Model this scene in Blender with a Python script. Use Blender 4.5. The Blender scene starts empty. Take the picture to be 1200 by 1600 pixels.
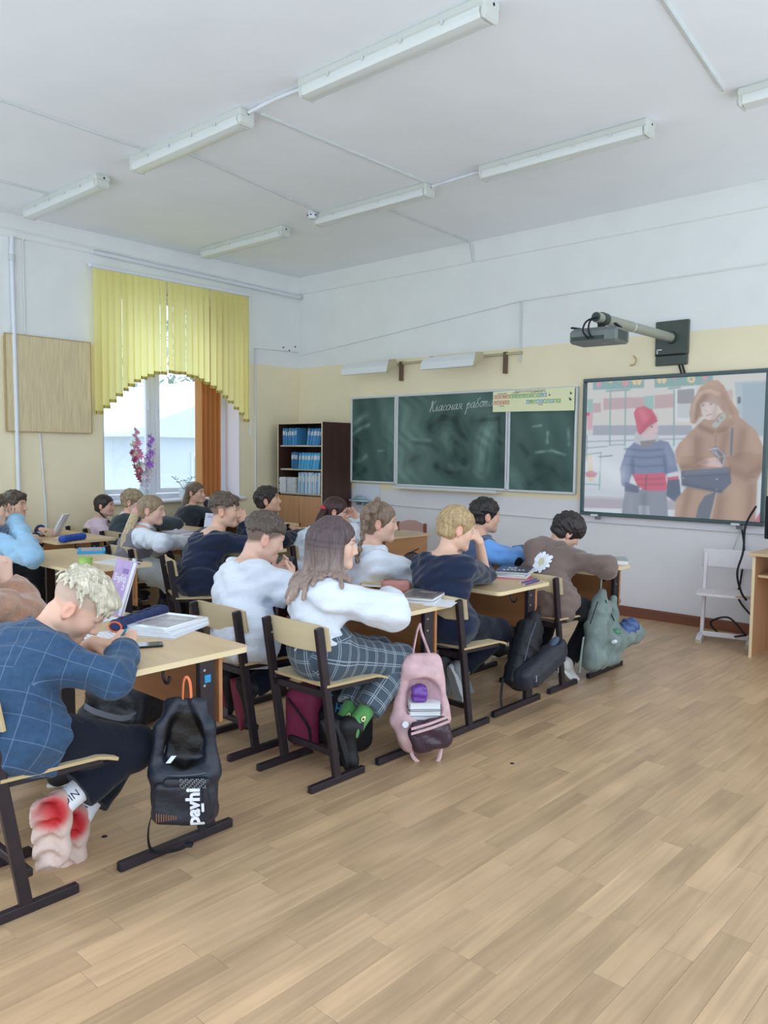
import bpy, math, random
import numpy as np
from mathutils import Vector, Matrix

S = bpy.context.scene
COL = S.collection
# ---------------------------------------------------------------- camera
cam = bpy.data.cameras.new('camera')
cam.sensor_fit = 'VERTICAL'; cam.sensor_height = 24.0
cam.lens = 1249.6 * 24.0 / 1600.0
cam.clip_start = 0.05
CAM = bpy.data.objects.new('camera', cam); COL.objects.link(CAM)
_yaw, _pit, _rol = -0.740785, -0.0737745, 0.010026
_f = Vector((math.sin(_yaw)*math.cos(_pit), math.cos(_yaw)*math.cos(_pit), math.sin(_pit)))
_r = Vector((math.cos(_yaw), -math.sin(_yaw), 0)); _u = _r.cross(_f)
_r2 = _r*math.cos(_rol) + _u*math.sin(_rol); _u2 = -_r*math.sin(_rol) + _u*math.cos(_rol)
CAM.matrix_world = Matrix(((_r2.x, _u2.x, -_f.x, 0), (_r2.y, _u2.y, -_f.y, 0), (_r2.z, _u2.z, -_f.z, 1.5), (0, 0, 0, 1)))
S.camera = CAM
# ---------------------------------------------------------------- sky: pale overcast
W = bpy.data.worlds.new('overcast_sky'); S.world = W; W.use_nodes = True
_bg = W.node_tree.nodes['Background']
_bg.inputs[0].default_value = (0.76, 0.88, 1.0, 1); _bg.inputs[1].default_value = 1.0
S.view_settings.view_transform = 'Standard'; S.view_settings.look = 'None'
S.view_settings.exposure = 1.15; S.view_settings.gamma = 1.0
S.view_settings.use_curve_mapping = False
S.cycles.max_bounces = 8; S.cycles.diffuse_bounces = 5; S.cycles.transparent_max_bounces = 8
S.cycles.use_denoising = True
sun_d = bpy.data.lights.new('sun', 'SUN'); sun_d.energy = 0.6; sun_d.angle = 0.5; sun_d.color = (1.0, 0.97, 0.92)
sun = bpy.data.objects.new('sun', sun_d); COL.objects.link(sun)
sun.rotation_euler = Vector((0.75, 0.35, -0.75)).to_track_quat('-Z', 'Y').to_euler()

# ================================================================= helpers
def lin(h):
    h = h.lstrip('#'); c = [int(h[i:i+2], 16)/255 for i in (0, 2, 4)]
    return tuple(x/12.92 if x <= .04045 else ((x+.055)/1.055)**2.4 for x in c)

MATS = {}
def mat(name, color, rough=.6, spec=.4, metal=0, noise=None, bump=None, grain=None, attr=None, emis=0, rnd=0, sheen=0, coat=0):
    """procedural principled material. noise=(scale,amount) value mottling; bump=(scale,strength);
    grain=(axis,scale,amount) streaks of wood along an axis; attr = colour attribute multiplied in; rnd = object random tint"""
    if name in MATS: return MATS[name]
    m = bpy.data.materials.new(name); m.use_nodes = True; MATS[name] = m
    nt = m.node_tree; N = nt.nodes; L = nt.links; b = N['Principled BSDF']
    c = lin(color) if isinstance(color, str) else color
    b.inputs['Base Color'].default_value = (*c, 1); b.inputs['Roughness'].default_value = rough
    b.inputs['Specular IOR Level'].default_value = spec; b.inputs['Metallic'].default_value = metal
    if sheen: b.inputs['Sheen Weight'].default_value = sheen
    if coat: b.inputs['Coat Weight'].default_value = coat
    tc = N.new('ShaderNodeTexCoord')
    src = None
    def mixc(fac_sock, dark, cur, lo=.3, hi=.7):
        mr = N.new('ShaderNodeMapRange'); L.new(fac_sock, mr.inputs[0])
        mr.inputs[1].default_value = lo; mr.inputs[2].default_value = hi
        mr.inputs[3].default_value = 1-dark; mr.inputs[4].default_value = 1+dark*.6
        mx = N.new('ShaderNodeMix'); mx.data_type = 'RGBA'; mx.blend_type = 'MULTIPLY'; mx.inputs[0].default_value = 1
        if cur is None: mx.inputs[6].default_value = (*c, 1)
        else: L.new(cur, mx.inputs[6])
        L.new(mr.outputs[0], mx.inputs[7]); return mx.outputs[2]
    if attr:
        at = N.new('ShaderNodeAttribute'); at.attribute_name = attr; src = at.outputs[0]
    if grain:
        ax, sc, am = grain
        mp = N.new('ShaderNodeMapping'); L.new(tc.outputs['Object'], mp.inputs[0])
        s = [sc, sc, sc]; s['xyz'.index(ax)] = sc*.06; mp.inputs['Scale'].default_value = s
        oi = N.new('ShaderNodeObjectInfo'); va = N.new('ShaderNodeVectorMath'); va.operation = 'ADD'
        sc2 = N.new('ShaderNodeVectorMath'); sc2.operation = 'SCALE'; sc2.inputs[3].default_value = 37.0
        cx = N.new('ShaderNodeCombineXYZ')
        for q in range(3): L.new(oi.outputs['Random'], cx.inputs[q])
        L.new(cx.outputs[0], sc2.inputs[0]); L.new(mp.outputs[0], va.inputs[0]); L.new(sc2.outputs[0], va.inputs[1])
        nz = N.new('ShaderNodeTexNoise'); nz.inputs['Scale'].default_value = 1; nz.inputs['Detail'].default_value = 5
        nz.inputs['Distortion'].default_value = .8; L.new(va.outputs[0], nz.inputs['Vector'])
        src = mixc(nz.outputs[0], am, src)
    if noise:
        nz = N.new('ShaderNodeTexNoise'); nz.inputs['Scale'].default_value = noise[0]; nz.inputs['Detail'].default_value = 4
        L.new(tc.outputs['Object'], nz.inputs['Vector']); src = mixc(nz.outputs[0], noise[1], src)
    if rnd:
        oi = N.new('ShaderNodeObjectInfo'); src = mixc(oi.outputs['Random'], rnd, src, 0, 1)
    if src: L.new(src, b.inputs['Base Color'])
    if emis:
        b.inputs['Emission Strength'].default_value = emis
        if src: L.new(src, b.inputs['Emission Color'])
        else: b.inputs['Emission Color'].default_value = (*c, 1)
    if bump:
        nb = N.new('ShaderNodeTexNoise'); nb.inputs['Scale'].default_value = bump[0]; nb.inputs['Detail'].default_value = 3
        L.new(tc.outputs['Object'], nb.inputs['Vector'])
        bp = N.new('ShaderNodeBump'); bp.inputs['Strength'].default_value = bump[1]; bp.inputs['Distance'].default_value = .01
        L.new(nb.outputs[0], bp.inputs['Height']); L.new(bp.outputs[0], b.inputs['Normal'])
    return m

def glassy(name, tint=(1, 1, 1), gloss=.08):
    m = bpy.data.materials.new(name); m.use_nodes = True; nt = m.node_tree; N = nt.nodes; L = nt.links
    out = N['Material Output']; N.remove(N['Principled BSDF'])
    t = N.new('ShaderNodeBsdfTransparent'); t.inputs[0].default_value = (*tint, 1)
    g = N.new('ShaderNodeBsdfGlossy'); g.inputs['Roughness'].default_value = .03
    x = N.new('ShaderNodeMixShader'); x.inputs[0].default_value = gloss
    L.new(t.outputs[0], x.inputs[1]); L.new(g.outputs[0], x.inputs[2]); L.new(x.outputs[0], out.inputs[0]); return m

def cloth_thin(name, color, trans=.5):
    m = bpy.data.materials.new(name); m.use_nodes = True; nt = m.node_tree; N = nt.nodes; L = nt.links
    out = N['Material Output']; N.remove(N['Principled BSDF']); c = (*lin(color), 1)
    d = N.new('ShaderNodeBsdfDiffuse'); d.inputs[0].default_value = c
    t = N.new('ShaderNodeBsdfTranslucent'); t.inputs[0].default_value = c
    x = N.new('ShaderNodeMixShader'); x.inputs[0].default_value = trans
    L.new(d.outputs[0], x.inputs[1]); L.new(t.outputs[0], x.inputs[2]); L.new(x.outputs[0], out.inputs[0]); return m

def rot_to(d, up=(0, 0, 1)):
    """3x3 whose columns are x(side), y(along d), z"""
    d = np.array(d, float); d = d/np.linalg.norm(d); u = np.array(up, float)
    if abs(d@u) > .97: u = np.array((0, 1., 0)) if abs(d[1]) < .9 else np.array((1., 0, 0))
    x = np.cross(d, u); x /= np.linalg.norm(x); z = np.cross(x, d)
    return np.array((x, d, z)).T

def rz(a):
    c, s = math.cos(math.radians(a)), math.sin(math.radians(a)); return np.array(((c, -s, 0), (s, c, 0), (0, 0, 1.)))
def rx(a):
    c, s = math.cos(math.radians(a)), math.sin(math.radians(a)); return np.array(((1., 0, 0), (0, c, -s), (0, s, c)))
def ry(a):
    c, s = math.cos(math.radians(a)), math.sin(math.radians(a)); return np.array(((c, 0, s), (0, 1., 0), (-s, 0, c)))

class MB:
    def __init__(s): s.v = []; s.f = []; s.m = []
    def add(s, V, F, mi=0):
        o = len(s.v); s.v += [tuple(map(float, p)) for p in V]; s.f += [tuple(i+o for i in f) for f in F]; s.m += [mi]*len(F); return s
    def box(s, c, size, R=None, bev=0, mi=0):
        hx, hy, hz = [q/2 for q in size]; c = np.array(c, float); b = min(bev, hx*.9, hy*.9, hz*.9)
        if b <= 0:
            V = [(sx*hx, sy*hy, sz*hz) for sx in (-1, 1) for sy in (-1, 1) for sz in (-1, 1)]
            F = [(0, 1, 3, 2), (4, 6, 7, 5), (0, 4, 5, 1), (2, 3, 7, 6), (0, 2, 6, 4), (1, 5, 7, 3)]
        else:
            V = []; I = {}
            for sx in (-1, 1):
                for sy in (-1, 1):
                    for sz in (-1, 1):
                        for a in range(3):
                            h = [hx-b, hy-b, hz-b]; h[a] += b
                            I[sx, sy, sz, a] = len(V); V.append((sx*h[0], sy*h[1], sz*h[2]))
            F = []
            for a in range(3):
                for sg in (-1, 1):
                    q = []
                    for (p, r) in ((-1, -1), (1, -1), (1, 1), (-1, 1)):
                        k = [0, 0, 0]; k[a] = sg; k[(a+1) % 3] = p; k[(a+2) % 3] = r; q.append(I[(*k, a)])
                    F.append(tuple(q if sg > 0 else q[::-1]))
            for a in range(3):
                b1, c1 = (a+1) % 3, (a+2) % 3
                for p in (-1, 1):
                    for r in (-1, 1):
                        def key(e, ax):
                            k = [0, 0, 0]; k[a] = e; k[b1] = p; k[c1] = r; return I[(*k, ax)]
                        q = [key(-1, b1), key(1, b1), key(1, c1), key(-1, c1)]
                        F.append(tuple(q if p*r < 0 else q[::-1]))
            for sx in (-1, 1):
                for sy in (-1, 1):
                    for sz in (-1, 1):
                        q = [I[sx, sy, sz, a] for a in range(3)]
                        F.append(tuple(q if sx*sy*sz > 0 else q[::-1]))
        V = np.array(V)
        if R is not None: V = V @ np.array(R).T
        return s.add(V+c, F, mi)
    def cyl(s, a, b, r0, r1=None, n=14, caps=True, mi=0):
        r1 = r0 if r1 is None else r1; a = np.array(a, float); b = np.array(b, float); R = rot_to(b-a)
        V = []
        for P, r in ((a, r0), (b, r1)):
            for k in range(n):
                t = 2*math.pi*k/n; V.append(P + r*(R[:, 0]*math.cos(t)+R[:, 2]*math.sin(t)))
        F = [(k, n+k, n+(k+1) % n, (k+1) % n) for k in range(n)]
        if caps: F += [tuple(range(n)), tuple(range(2*n-1, n-1, -1))]
        return s.add(V, F, mi)
    def tube(s, pts, r, n=8, mi=0, flat=1.0, closed=False):
        P = [np.array(p, float) for p in pts]; V = []; F = []; m = len(P); up = (0, 0, 1)
        rr = r if hasattr(r, '__len__') else [r]*m
        for i in range(m):
            if closed: d = P[(i+1) % m]-P[i-1]
            else: d = P[min(i+1, m-1)]-P[max(i-1, 0)]
            R = rot_to(d, up); up = R[:, 2]
            for k in range(n):
                t = 2*math.pi*k/n; V.append(P[i]+rr[i]*(R[:, 0]*math.cos(t)+R[:, 2]*math.sin(t)*flat))
        for i in range(m if closed else m-1):
            for k in range(n):
                j = (i+1) % m
                F.append((i*n+k, j*n+k, j*n+(k+1) % n, i*n+(k+1) % n))
        if not closed: F += [tuple(range(n)), tuple(range(m*n-1, m*n-n-1, -1))]
        return s.add(V, F, mi)
    def prism(s, poly, ax, lo, hi, mi=0, R=None, c=(0, 0, 0)):
        """poly: 2-D outline (ccw) in the plane normal to ax ('x': y,z; 'y': x,z; 'z': x,y) extruded lo..hi"""
        n = len(poly)
        def P(p, t): return {'x': (t, p[0], p[1]), 'y': (p[0], t, p[1]), 'z': (p[0], p[1], t)}[ax]
        V = np.array([P(p, lo) for p in poly]+[P(p, hi) for p in poly], float)
        F = [tuple(range(n))[::-1], tuple(range(n, 2*n))]+[(k, (k+1) % n, n+(k+1) % n, n+k) for k in range(n)]
        if ax == 'y': F = [f[::-1] for f in F]
        if R is not None: V = V @ np.array(R).T
        return s.add(V+np.array(c, float), F, mi)
    def ribbon(s, pts, w, side, th=.003, mi=0):
        """strap: polyline with width w along 'side' vector, thickness th"""
        P = [np.array(p, float) for p in pts]; sd = np.array(side, float); sd /= np.linalg.norm(sd); V = []; F = []; m = len(P)
        for i in range(m):
            d = P[min(i+1, m-1)]-P[max(i-1, 0)]; nn = np.cross(d, sd); nn /= np.linalg.norm(nn)+1e-9
            for a, b in ((-1, -1), (1, -1), (1, 1), (-1, 1)): V.append(P[i]+sd*a*w/2+nn*b*th/2)
        for i in range(m-1):
            for k in range(4): F.append((i*4+k, i*4+(k+1) % 4, i*4+4+(k+1) % 4, i*4+4+k))
        F += [(3, 2, 1, 0), (m*4-4, m*4-3, m*4-2, m*4-1)]
        return s.add(V, F, mi)
    def sphere(s, c, r, nu=12, nv=8, R=None, mi=0):
        r = (r, r, r) if not hasattr(r, '__len__') else r; V = [(0, 0, -1)]; F = []
        for j in range(1, nv):
            t = math.pi*j/nv-math.pi/2
            for i in range(nu): V.append((math.cos(t)*math.cos(2*math.pi*i/nu), math.cos(t)*math.sin(2*math.pi*i/nu), math.sin(t)))
        V.append((0, 0, 1)); e = len(V)-1
        for i in range(nu):
            F.append((0, 1+(i+1) % nu, 1+i)); F.append((e, e-nu+i, e-nu+(i+1) % nu))
            for j in range(nv-2): a = 1+j*nu; F.append((a+i, a+(i+1) % nu, a+nu+(i+1) % nu, a+nu+i))
        V = np.array(V)*np.array(r)
        if R is not None: V = V @ np.array(R).T
        return s.add(V+np.array(c, float), F, mi)
    def build(s, name, m, parent=None, smooth=None, loc=(0, 0, 0)):
        me = bpy.data.meshes.new(name); me.from_pydata(s.v, [], s.f)
        for q in (m if isinstance(m, (list, tuple)) else [m]): me.materials.append(q)
        if any(s.m): me.polygons.foreach_set('material_index', s.m)
        if smooth:
            me.polygons.foreach_set('use_smooth', [True]*len(s.f)); me.set_sharp_from_angle(angle=math.radians(smooth))
        me.update()
        return link(name, me, parent, loc)

def link(name, data, parent=None, loc=(0, 0, 0)):
    o = bpy.data.objects.new(name, data); COL.objects.link(o); o.location = loc
    if parent: o.parent = parent
    return o
def tag(o, label=None, cat=None, group=None, kind=None):
    if label: o['label'] = label
    if cat: o['category'] = cat
    if group: o['group'] = group
    if kind: o['kind'] = kind
    return o
def thing(name, label, cat, loc=(0, 0, 0), rot=0, group=None):
    o = link(name, None, None, loc); o.rotation_euler = (0, 0, math.radians(rot)); o.empty_display_size = .05
    return tag(o, label, cat, group)
def clone(o, loc=None, rot=None, label=None, parent=None):
    c = o.copy(); COL.objects.link(c)
    if parent: c.parent = parent
    if loc is not None: c.location = loc
    if rot is not None: c.rotation_euler = (0, 0, math.radians(rot))
    if label: c['label'] = label
    for ch in list(o.children): clone(ch, parent=c)
    return c
def rrect(x0, x1, y0, y1, r, n=5):
    P = []
    for cx, cy, a in ((x1-r, y1-r, 0), (x0+r, y1-r, 90), (x0+r, y0+r, 180), (x1-r, y0+r, 270)):
        for k in range(n): t = math.radians(a+90*k/(n-1)); P.append((cx+r*math.cos(t), cy+r*math.sin(t)))
    return P
def bez(p, n=12):
    """Catmull-Rom through points"""
    P = [np.array(q, float) for q in p]; out = []
    for i in range(len(P)-1):
        a, b, c, d = P[max(i-1, 0)], P[i], P[i+1], P[min(i+2, len(P)-1)]
        for k in range(n):
            t = k/n; out.append(.5*((2*b)+(-a+c)*t+(2*a-5*b+4*c-d)*t*t+(-a+3*b-3*c+d)*t**3))
    out.append(P[-1]); return out
def text_mesh(name, body, size, m, parent, M, extrude=.0006, align='CENTER', shear=0):
    cu = bpy.data.curves.new(name, 'FONT'); cu.body = body; cu.size = size; cu.extrude = extrude; cu.align_x = align; cu.align_y = 'CENTER'
    cu.resolution_u = 2; cu.shear = shear
    o = bpy.data.objects.new(name, cu); COL.objects.link(o)
    me = bpy.data.meshes.new_from_object(o); bpy.data.objects.remove(o); bpy.data.curves.remove(cu)
    me.transform(M); me.materials.clear(); me.materials.append(m); me.name = name
    return link(name, me, parent)
def frame_matrix(o, x, y):
    """4x4 placing local x,y axes at o"""
    x = Vector(x).normalized(); y = Vector(y).normalized(); z = x.cross(y); y = z.cross(x)
    return Matrix(((x.x, y.x, z.x, o[0]), (x.y, y.y, z.y, o[1]), (x.z, y.z, z.z, o[2]), (0, 0, 0, 1)))
def cattr(me, name, C):
    a = me.color_attributes.new(name, 'FLOAT_COLOR', 'POINT'); a.data.foreach_set('color', np.concatenate([C, np.ones((len(C), 1))], 1).astype(np.float32).ravel())
def segd(P, a, b):
    a = np.array(a); b = np.array(b); ab = b-a; t = np.clip(((P-a)@ab)/(ab@ab+1e-12), 0, 1); return np.linalg.norm(P-a-t[..., None]*ab, axis=-1)

# ================================================================= the room
YF, XW, ZC = 7.02, -7.95, 3.73
Mwhite = mat('upper_wall_whitewash', '#e8ebea', .85, .2, noise=(3, .03), bump=(60, .05))
Mcream = mat('cream_wall_paint', '#efe4c4', .7, .3, noise=(2, .04), bump=(60, .05))
Mlilac = mat('brightened_lower_wall', '#e6e4e8', .7, .3, noise=(2, .03), bump=(60, .05))  # cream wall's brighter lower zone, its light put into the colour
Mceil = mat('ceiling_whitewash', '#f1f6fb', .9, .2, noise=(1.5, .03), bump=(50, .05))
Mpvc = mat('white_plastic', '#dfe3ea', .45, .4)
Mpvcg = mat('aged_white_plastic', '#ccd2d0', .5, .4, noise=(9, .06))
Mdark = mat('dark_rubber', '#1b1d22', .6, .3)

# floor: bedding plus planks
fb = MB(); fb.box((-3.55, 3.2, -.03), (9.0, 7.9, .04)).build('floor', mat('floor_bedding', '#6b563c', .9), None)
floor = bpy.data.objects['floor']; tag(floor, kind='structure')
Mplank = mat('oak_plank', '#c5a480', .34, .5, grain=('y', 24, .20), noise=(3.0, .10), rnd=.16)
PW, PL = .098, .66
rng = random.Random(5)
pm = MB(); pm.box((0, 0, -.006), (PW-.0008, PL-.0012, .012), bev=.0008)
proto_plank = pm.build('plank', Mplank, floor); proto_plank.location = (0, 0, 0)
spots = []
nx = int(10.2/PW)
for i in range(nx):
    x = -8.0+PW*(i+.5); off = rng.choice((0, .16, .33, .49))+rng.uniform(-.05, .05)
    for j in range(15):
        y = -2.1+off+PL*j
        if y-PL/2 > YF or y < -.3 or x > .9: continue
        d = math.hypot(x, y); az = math.degrees(math.atan2(-x, y))
        seen = 10 < az < 72 and d > 1.6 and y > .4
        spots.append((0 if seen and x > -4.3 else 1, d, x, y))
spots.sort()
for k, (s_, d, x, y) in enumerate(spots[:300]):
    o = proto_plank if k == 0 else proto_plank.copy()
    if k: COL.objects.link(o); o.parent = floor
    o.location = (x, y, 0)
rest = MB()
for s_, d, x, y in spots[300:]: rest.box((x, y, -.006), (PW-.0008, PL-.0012, .012))
tag(rest.build('far_planks', Mplank, floor), kind='stuff')
for x, y, r in ((-2.826, 1.496, .012), (-2.088, 3.224, .011)):
    MB().cyl((x, y, 0), (x, y, .002), r, r*.8, 12).build('plug_cap', Mdark, floor)
tag(MB().box((-3.55, 3.2, ZC+.06), (8.9, 8.0, .12)).build('ceiling', Mceil), kind='structure')

# front wall (board wall): upper white, cream band, lower part with its brightening put into the colour
wf = MB(); wf.box((-3.4, YF+.1, (2.585+ZC)/2), (9.6, .2, ZC-2.585)); wf.box((-3.4, YF+.101, (1.06+2.585)/2), (9.6, .2, 1.525), mi=1); wf.box((-3.4, YF+.102, .53), (9.6, .2, 1.06), mi=2)
tag(wf.build('wall_front', [Mwhite, Mcream, Mlilac]), kind='structure')
# left wall with three window openings
wl = MB(); T = .42; xc = XW-T/2
wins = [(4.27, 6.06), (.95, 2.75), (-1.55, .2)]
ys = [-2.0, -1.55, .2, .95, 2.75, 4.27, 6.06, YF]
for a, b in zip(ys[:-1], ys[1:]):
    if (a, b) in [(w0, w1) for w0, w1 in [(-1.55, .2), (.95, 2.75), (4.27, 6.06)]]:
        wl.box((xc, (a+b)/2, .47), (T, b-a, .94), mi=1); wl.box((xc, (a+b)/2, (3.3+ZC)/2), (T, b-a, ZC-3.3))
    else:
        wl.box((xc, (a+b)/2, 2.585/2), (T, b-a, 2.585), mi=1); wl.box((xc, (a+b)/2, (2.585+ZC)/2), (T, b-a, ZC-2.585))
tag(wl.build('wall_left', [Mwhite, Mcream]), kind='structure')
# cornice ledges and the wall-to-ceiling cove
cv = MB(); cv.prism([(YF, ZC), (YF-.05, ZC), (YF-.04, ZC-.03), (YF-.018, ZC-.2), (YF, ZC-.21)], 'x', -7.95, 1.2)
tag(cv.build('trim_1', Mwhite), kind='structure')
cv = MB(); cv.prism([(XW, ZC), (XW, ZC-.21), (XW+.018, ZC-.2), (XW+.04, ZC-.03), (XW+.05, ZC)], 'y', -2, YF)
tag(cv.build('trim_2', Mwhite), kind='structure')
tag(MB().prism([(YF, 0), (YF, .088), (YF-.012, .092), (YF-.022, .08), (YF-.03, .02), (YF-.03, 0)], 'x', XW+.02, 1.2).build('baseboard_front', mat('brown_baseboard', '#7d4a35', .45, grain=('x', 20, .2))), kind='structure')
tag(MB().box((XW+.012, 2.5, .045), (.024, 9, .09), bev=.006).build('baseboard_left', MATS['brown_baseboard']), kind='structure')

# windows
Mframe = mat('white_window_frame', '#e3e7f0', .4, .4)
Mglass = glassy('window_glass', (.93, .97, 1.0), .05)
Mwall_in = mat('white_reveal_plaster', '#e6dfe4', .8)
def window(n, y0, y1):
    w = link('window_%d' % n, None, None, (XW-.3, (y0+y1)/2, .94)); tag(w, kind='structure'); h = 2.36; hw = (y1-y0)/2
    fr = MB()
    for yy in (-hw+.03, hw-.03): fr.box((0, yy, h/2), (.06, .06, h), bev=.006)
    fr.box((0, 0, .03), (.06, 2*hw, .06), bev=.006); fr.box((0, 0, h-.03), (.06, 2*hw, .06), bev=.006)
    fr.box((0, -.14, h/2), (.07, .07, h), bev=.006)
    fr.build('window_frame', Mframe, w)
    for a, b in ((-hw+.06, -.175), (-.105, hw-.06)):
        sa = MB(); t = .055
        sa.box((.02, a+t/2, h/2), (.05, t, h-.14), bev=.008); sa.box((.02, b-t/2, h/2), (.05, t, h-.14), bev=.008)
        sa.box((.02, (a+b)/2, .07+t/2), (.048, b-a-2*t, t), bev=.006); sa.box((.02, (a+b)/2, h-.07-t/2), (.048, b-a-2*t, t), bev=.006)
        so = sa.build('sash', Mframe, w)
        MB().box((.015, (a+b)/2, h/2), (.012, b-a-.1, h-.24)).build('pane', Mglass, so)
        MB().box((.055, a+.03 if a > -.2 else b-.03, h*.45), (.02, .018, .11), bev=.006).build('window_handle', Mpvc, so)
    rv = MB()
    rv.box((.15, hw-.004, h/2), (.3, .012, h)); rv.box((.15, -hw+.004, h/2), (.3, .012, h)); rv.box((.15, 0, h-.004), (.3, 2*hw, .012))
    rv.build('window_reveal', Mwall_in, w)
    MB().box((.18, 0, -.01), (.42, 2*hw+.1, .035), bev=.012).build('window_sill', Mpvc, w)
    return w
for n, (a, b) in enumerate(wins): window(n+1, a, b)

# ------------------------------------------------------------ outside: neighbouring house, trees
Mout = mat('pale_outside_plaster', '#e0e4ec', .9, noise=(1, .05))
tag(MB().box((-25, 10, -.55), (33.5, 60, .1)).build('outdoor_ground', mat('outdoor_gravel', '#b9b9ae', .95, noise=(.7, .15))), kind='structure')
hs = thing('neighbour_house', 'pale single storey house with grey-white gable roof outside the window', 'house', (-22, 15.2, -.5))
MB().box((0, 0, 1.2), (7, 8.4, 2.4)).build('house_wall', Mout, hs)
rf = MB(); rf.prism([(-4.8, 2.35), (4.8, 2.35), (4.8, 2.47), (0, 4.25), (-4.8, 2.47)], 'x', -3.9, 3.9)
rf.build('roof', mat('pale_roof_sheet', '#dfe4ec', .6, noise=(2, .04)), hs)
MB().box((3.6, -1.2, 3.3), (.5, .55, 2.0), bev=.02).build('chimney', Mout, hs)
MB().box((3.6, -1.2, 4.33), (.62, .67, .08)).build('chimney_cap', Mout, hs)
for yy in (-2.2, 1.6):
    wn = MB(); wn.box((3.52, yy, 1.35), (.06, 1.1, 1.2)); wo = wn.build('house_window', Mframe, hs)
    MB().box((3.56, yy, 1.35), (.02, .9, 1.0)).build('pane', mat('far_window_glass', '#aebccb', .1, .6), wo)
Mleaf = mat('outdoor_leaf', '#a7b7ab', .7, rnd=.2, noise=(.8, .25)); Mbark = mat('outdoor_bark', '#8a8378', .9)
def out_tree(x, y, h, r, seed, label):
    rg = np.random.default_rng(seed); t = thing('garden_tree', label, 'tree', (x, y, -.5), group='trees beyond the neighbouring house')
    tr = MB(); tr.tube([(0, 0, 0), (.1, .05, h*.3), (0, .1, h*.6), (.05, 0, h*.85)], [.22, .17, .1, .03], 8)
    for k in range(7):
        a = k*2.4; tr.tube([(0, 0, h*(.35+.06*k)), (r*.5*math.cos(a), r*.5*math.sin(a), h*(.48+.06*k))], [.07, .02], 6)
    tr.build('trunk', Mbark, t)
    lf = MB(); n = 900; d = rg.normal(size=(n, 3)); d /= np.linalg.norm(d, axis=1)[:, None]
    P = d*(rg.uniform(.35, 1, (n, 1))**.5)*np.array((r, r, h*.38))+np.array((0, 0, h*.62))
    for p in P:
        R = rot_to(rg.normal(size=3)); s = rg.uniform(.12, .26)
        lf.add([p+R@q for q in np.array(((-s*.5, 0, 0), (0, -s, 0), (s*.5, 0, 0), (0, s, .03)))], [(0, 1, 2, 3)])
    tag(lf.build('foliage', Mleaf, t), kind='stuff')
TREES = [(-31, 15.0, 8.2, 2.9, 'left'), (-31.5, 21.5, 8.8, 3.2, 'right')]
for i, (x, y, h, r, sd_) in enumerate(TREES):
    out_tree(x, y, h, r, i, 'bushy grey-green tree seen through the window behind the house, %s of the two' % sd_)

# ------------------------------------------------------------ ceiling lamps (switched off)
Mlamp = mat('lamp_housing', '#cccfc8', .45, .4); Mdiff = mat('ribbed_lamp_diffuser', '#d9dedb', .25, .6, coat=.3)
def lamp_proto():
    t = thing('ceiling_lamp', 'lamp', 'lamp', group='fluorescent ceiling lamps')
    L_ = 1.37
    b = MB(); b.box((0, 0, -.028), (L_, .135, .056), bev=.012); b.build('housing', Mlamp, t)
    d = MB(); prof = [(-.06, -.05), (-.064, -.075), (-.05, -.102), (-.02, -.112), (.02, -.112), (.05, -.102), (.064, -.075), (.06, -.05)]
    d.prism(prof, 'x', -L_/2+.035, L_/2-.035); do = d.build('diffuser', Mdiff, t, smooth=40)
    for sx in (-1, 1): MB().box((sx*(L_/2-.018), 0, -.075), (.036, .132, .07), bev=.014).build('end_cap', Mlamp, t)
    for k in (-.42, -.14, .14, .42):
        for sy in (-1, 1): MB().box((k, sy*.069, -.05), (.018, .006, .03), bev=.002).build('clip', Mpvcg, t)
    for sx in (-1, 1): MB().cyl((sx*(L_/2+.001), .01, -.03), (sx*(L_/2-.01), .01, -.03), .009, n=10).build('cable_hole', Mdark, t)
    return t
LP = [(-3.07, 3.36, 'large ceiling lamp nearest the camera, at the top middle of the ceiling'), (-5.0, 3.36, 'ceiling lamp in the middle of the nearer row, left of the largest lamp'),
      (-6.88, 3.36, 'leftmost ceiling lamp above the left end of the window wall'), (-3.1, 5.24, 'ceiling lamp above the board wall, to the right of the lamp beside the smoke detector'),
      (-5.01, 5.26, 'ceiling lamp beside the round smoke detector'), (-6.89, 5.3, 'smallest ceiling lamp above the yellow blind and window'), (-1.15, 5.2, 'ceiling lamp cut by the right edge of the photo')]
lp = lamp_proto()
for i, (x, y, l) in enumerate(LP):
    o = lp if i == 0 else clone(lp)
    o.location = (x, y, ZC); o['label'] = l
def wire(pts, r, label, m=Mpvcg, name='ceiling_wire', cat='cable', n=6):
    return tag(MB().tube(pts, r, n).build(name, m, smooth=60), label, cat)
zc = ZC-.006
wire(bez([(-3.76, 3.36, ZC-.03), (-4.05, 3.37, zc-.008), (-4.3, 3.36, ZC-.03)], 6), .012, 'white cable linking the nearest ceiling lamp to the lamp left of it', Mpvc)
wire(bez([(-3.79, 5.24, ZC-.03), (-4.05, 5.25, zc-.02), (-4.31, 5.26, ZC-.03)], 6), .012, 'white cable linking the two ceiling lamps above the boards', Mpvc)
wire([(-4.3, 3.45, zc), (-4.33, 5.19, zc)], .012, 'straight wire duct on the ceiling between the two rows of lamps')
wire([(-5.25, 3.45, zc), (-5.6, 5.2, zc)], .010, 'wire duct on the ceiling running to the smoke detector')
wire([(-5.45, 3.28, zc), (-5.3, .5, zc)], .010, 'wire on the ceiling left of the second lamp, running towards the camera side')
wire([(-7.0, 3.28, zc), (-6.9, .5, zc)], .010, 'wire on the ceiling left of the leftmost lamp, running towards the camera side')
wire([(-5.05, 5.34, zc), (-5.15, 6.85, zc), (-5.15, 6.93, ZC-.02), (-5.15, 6.985, ZC-.2)], .010, 'thin wire on the ceiling running to the board wall and down it')
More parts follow.
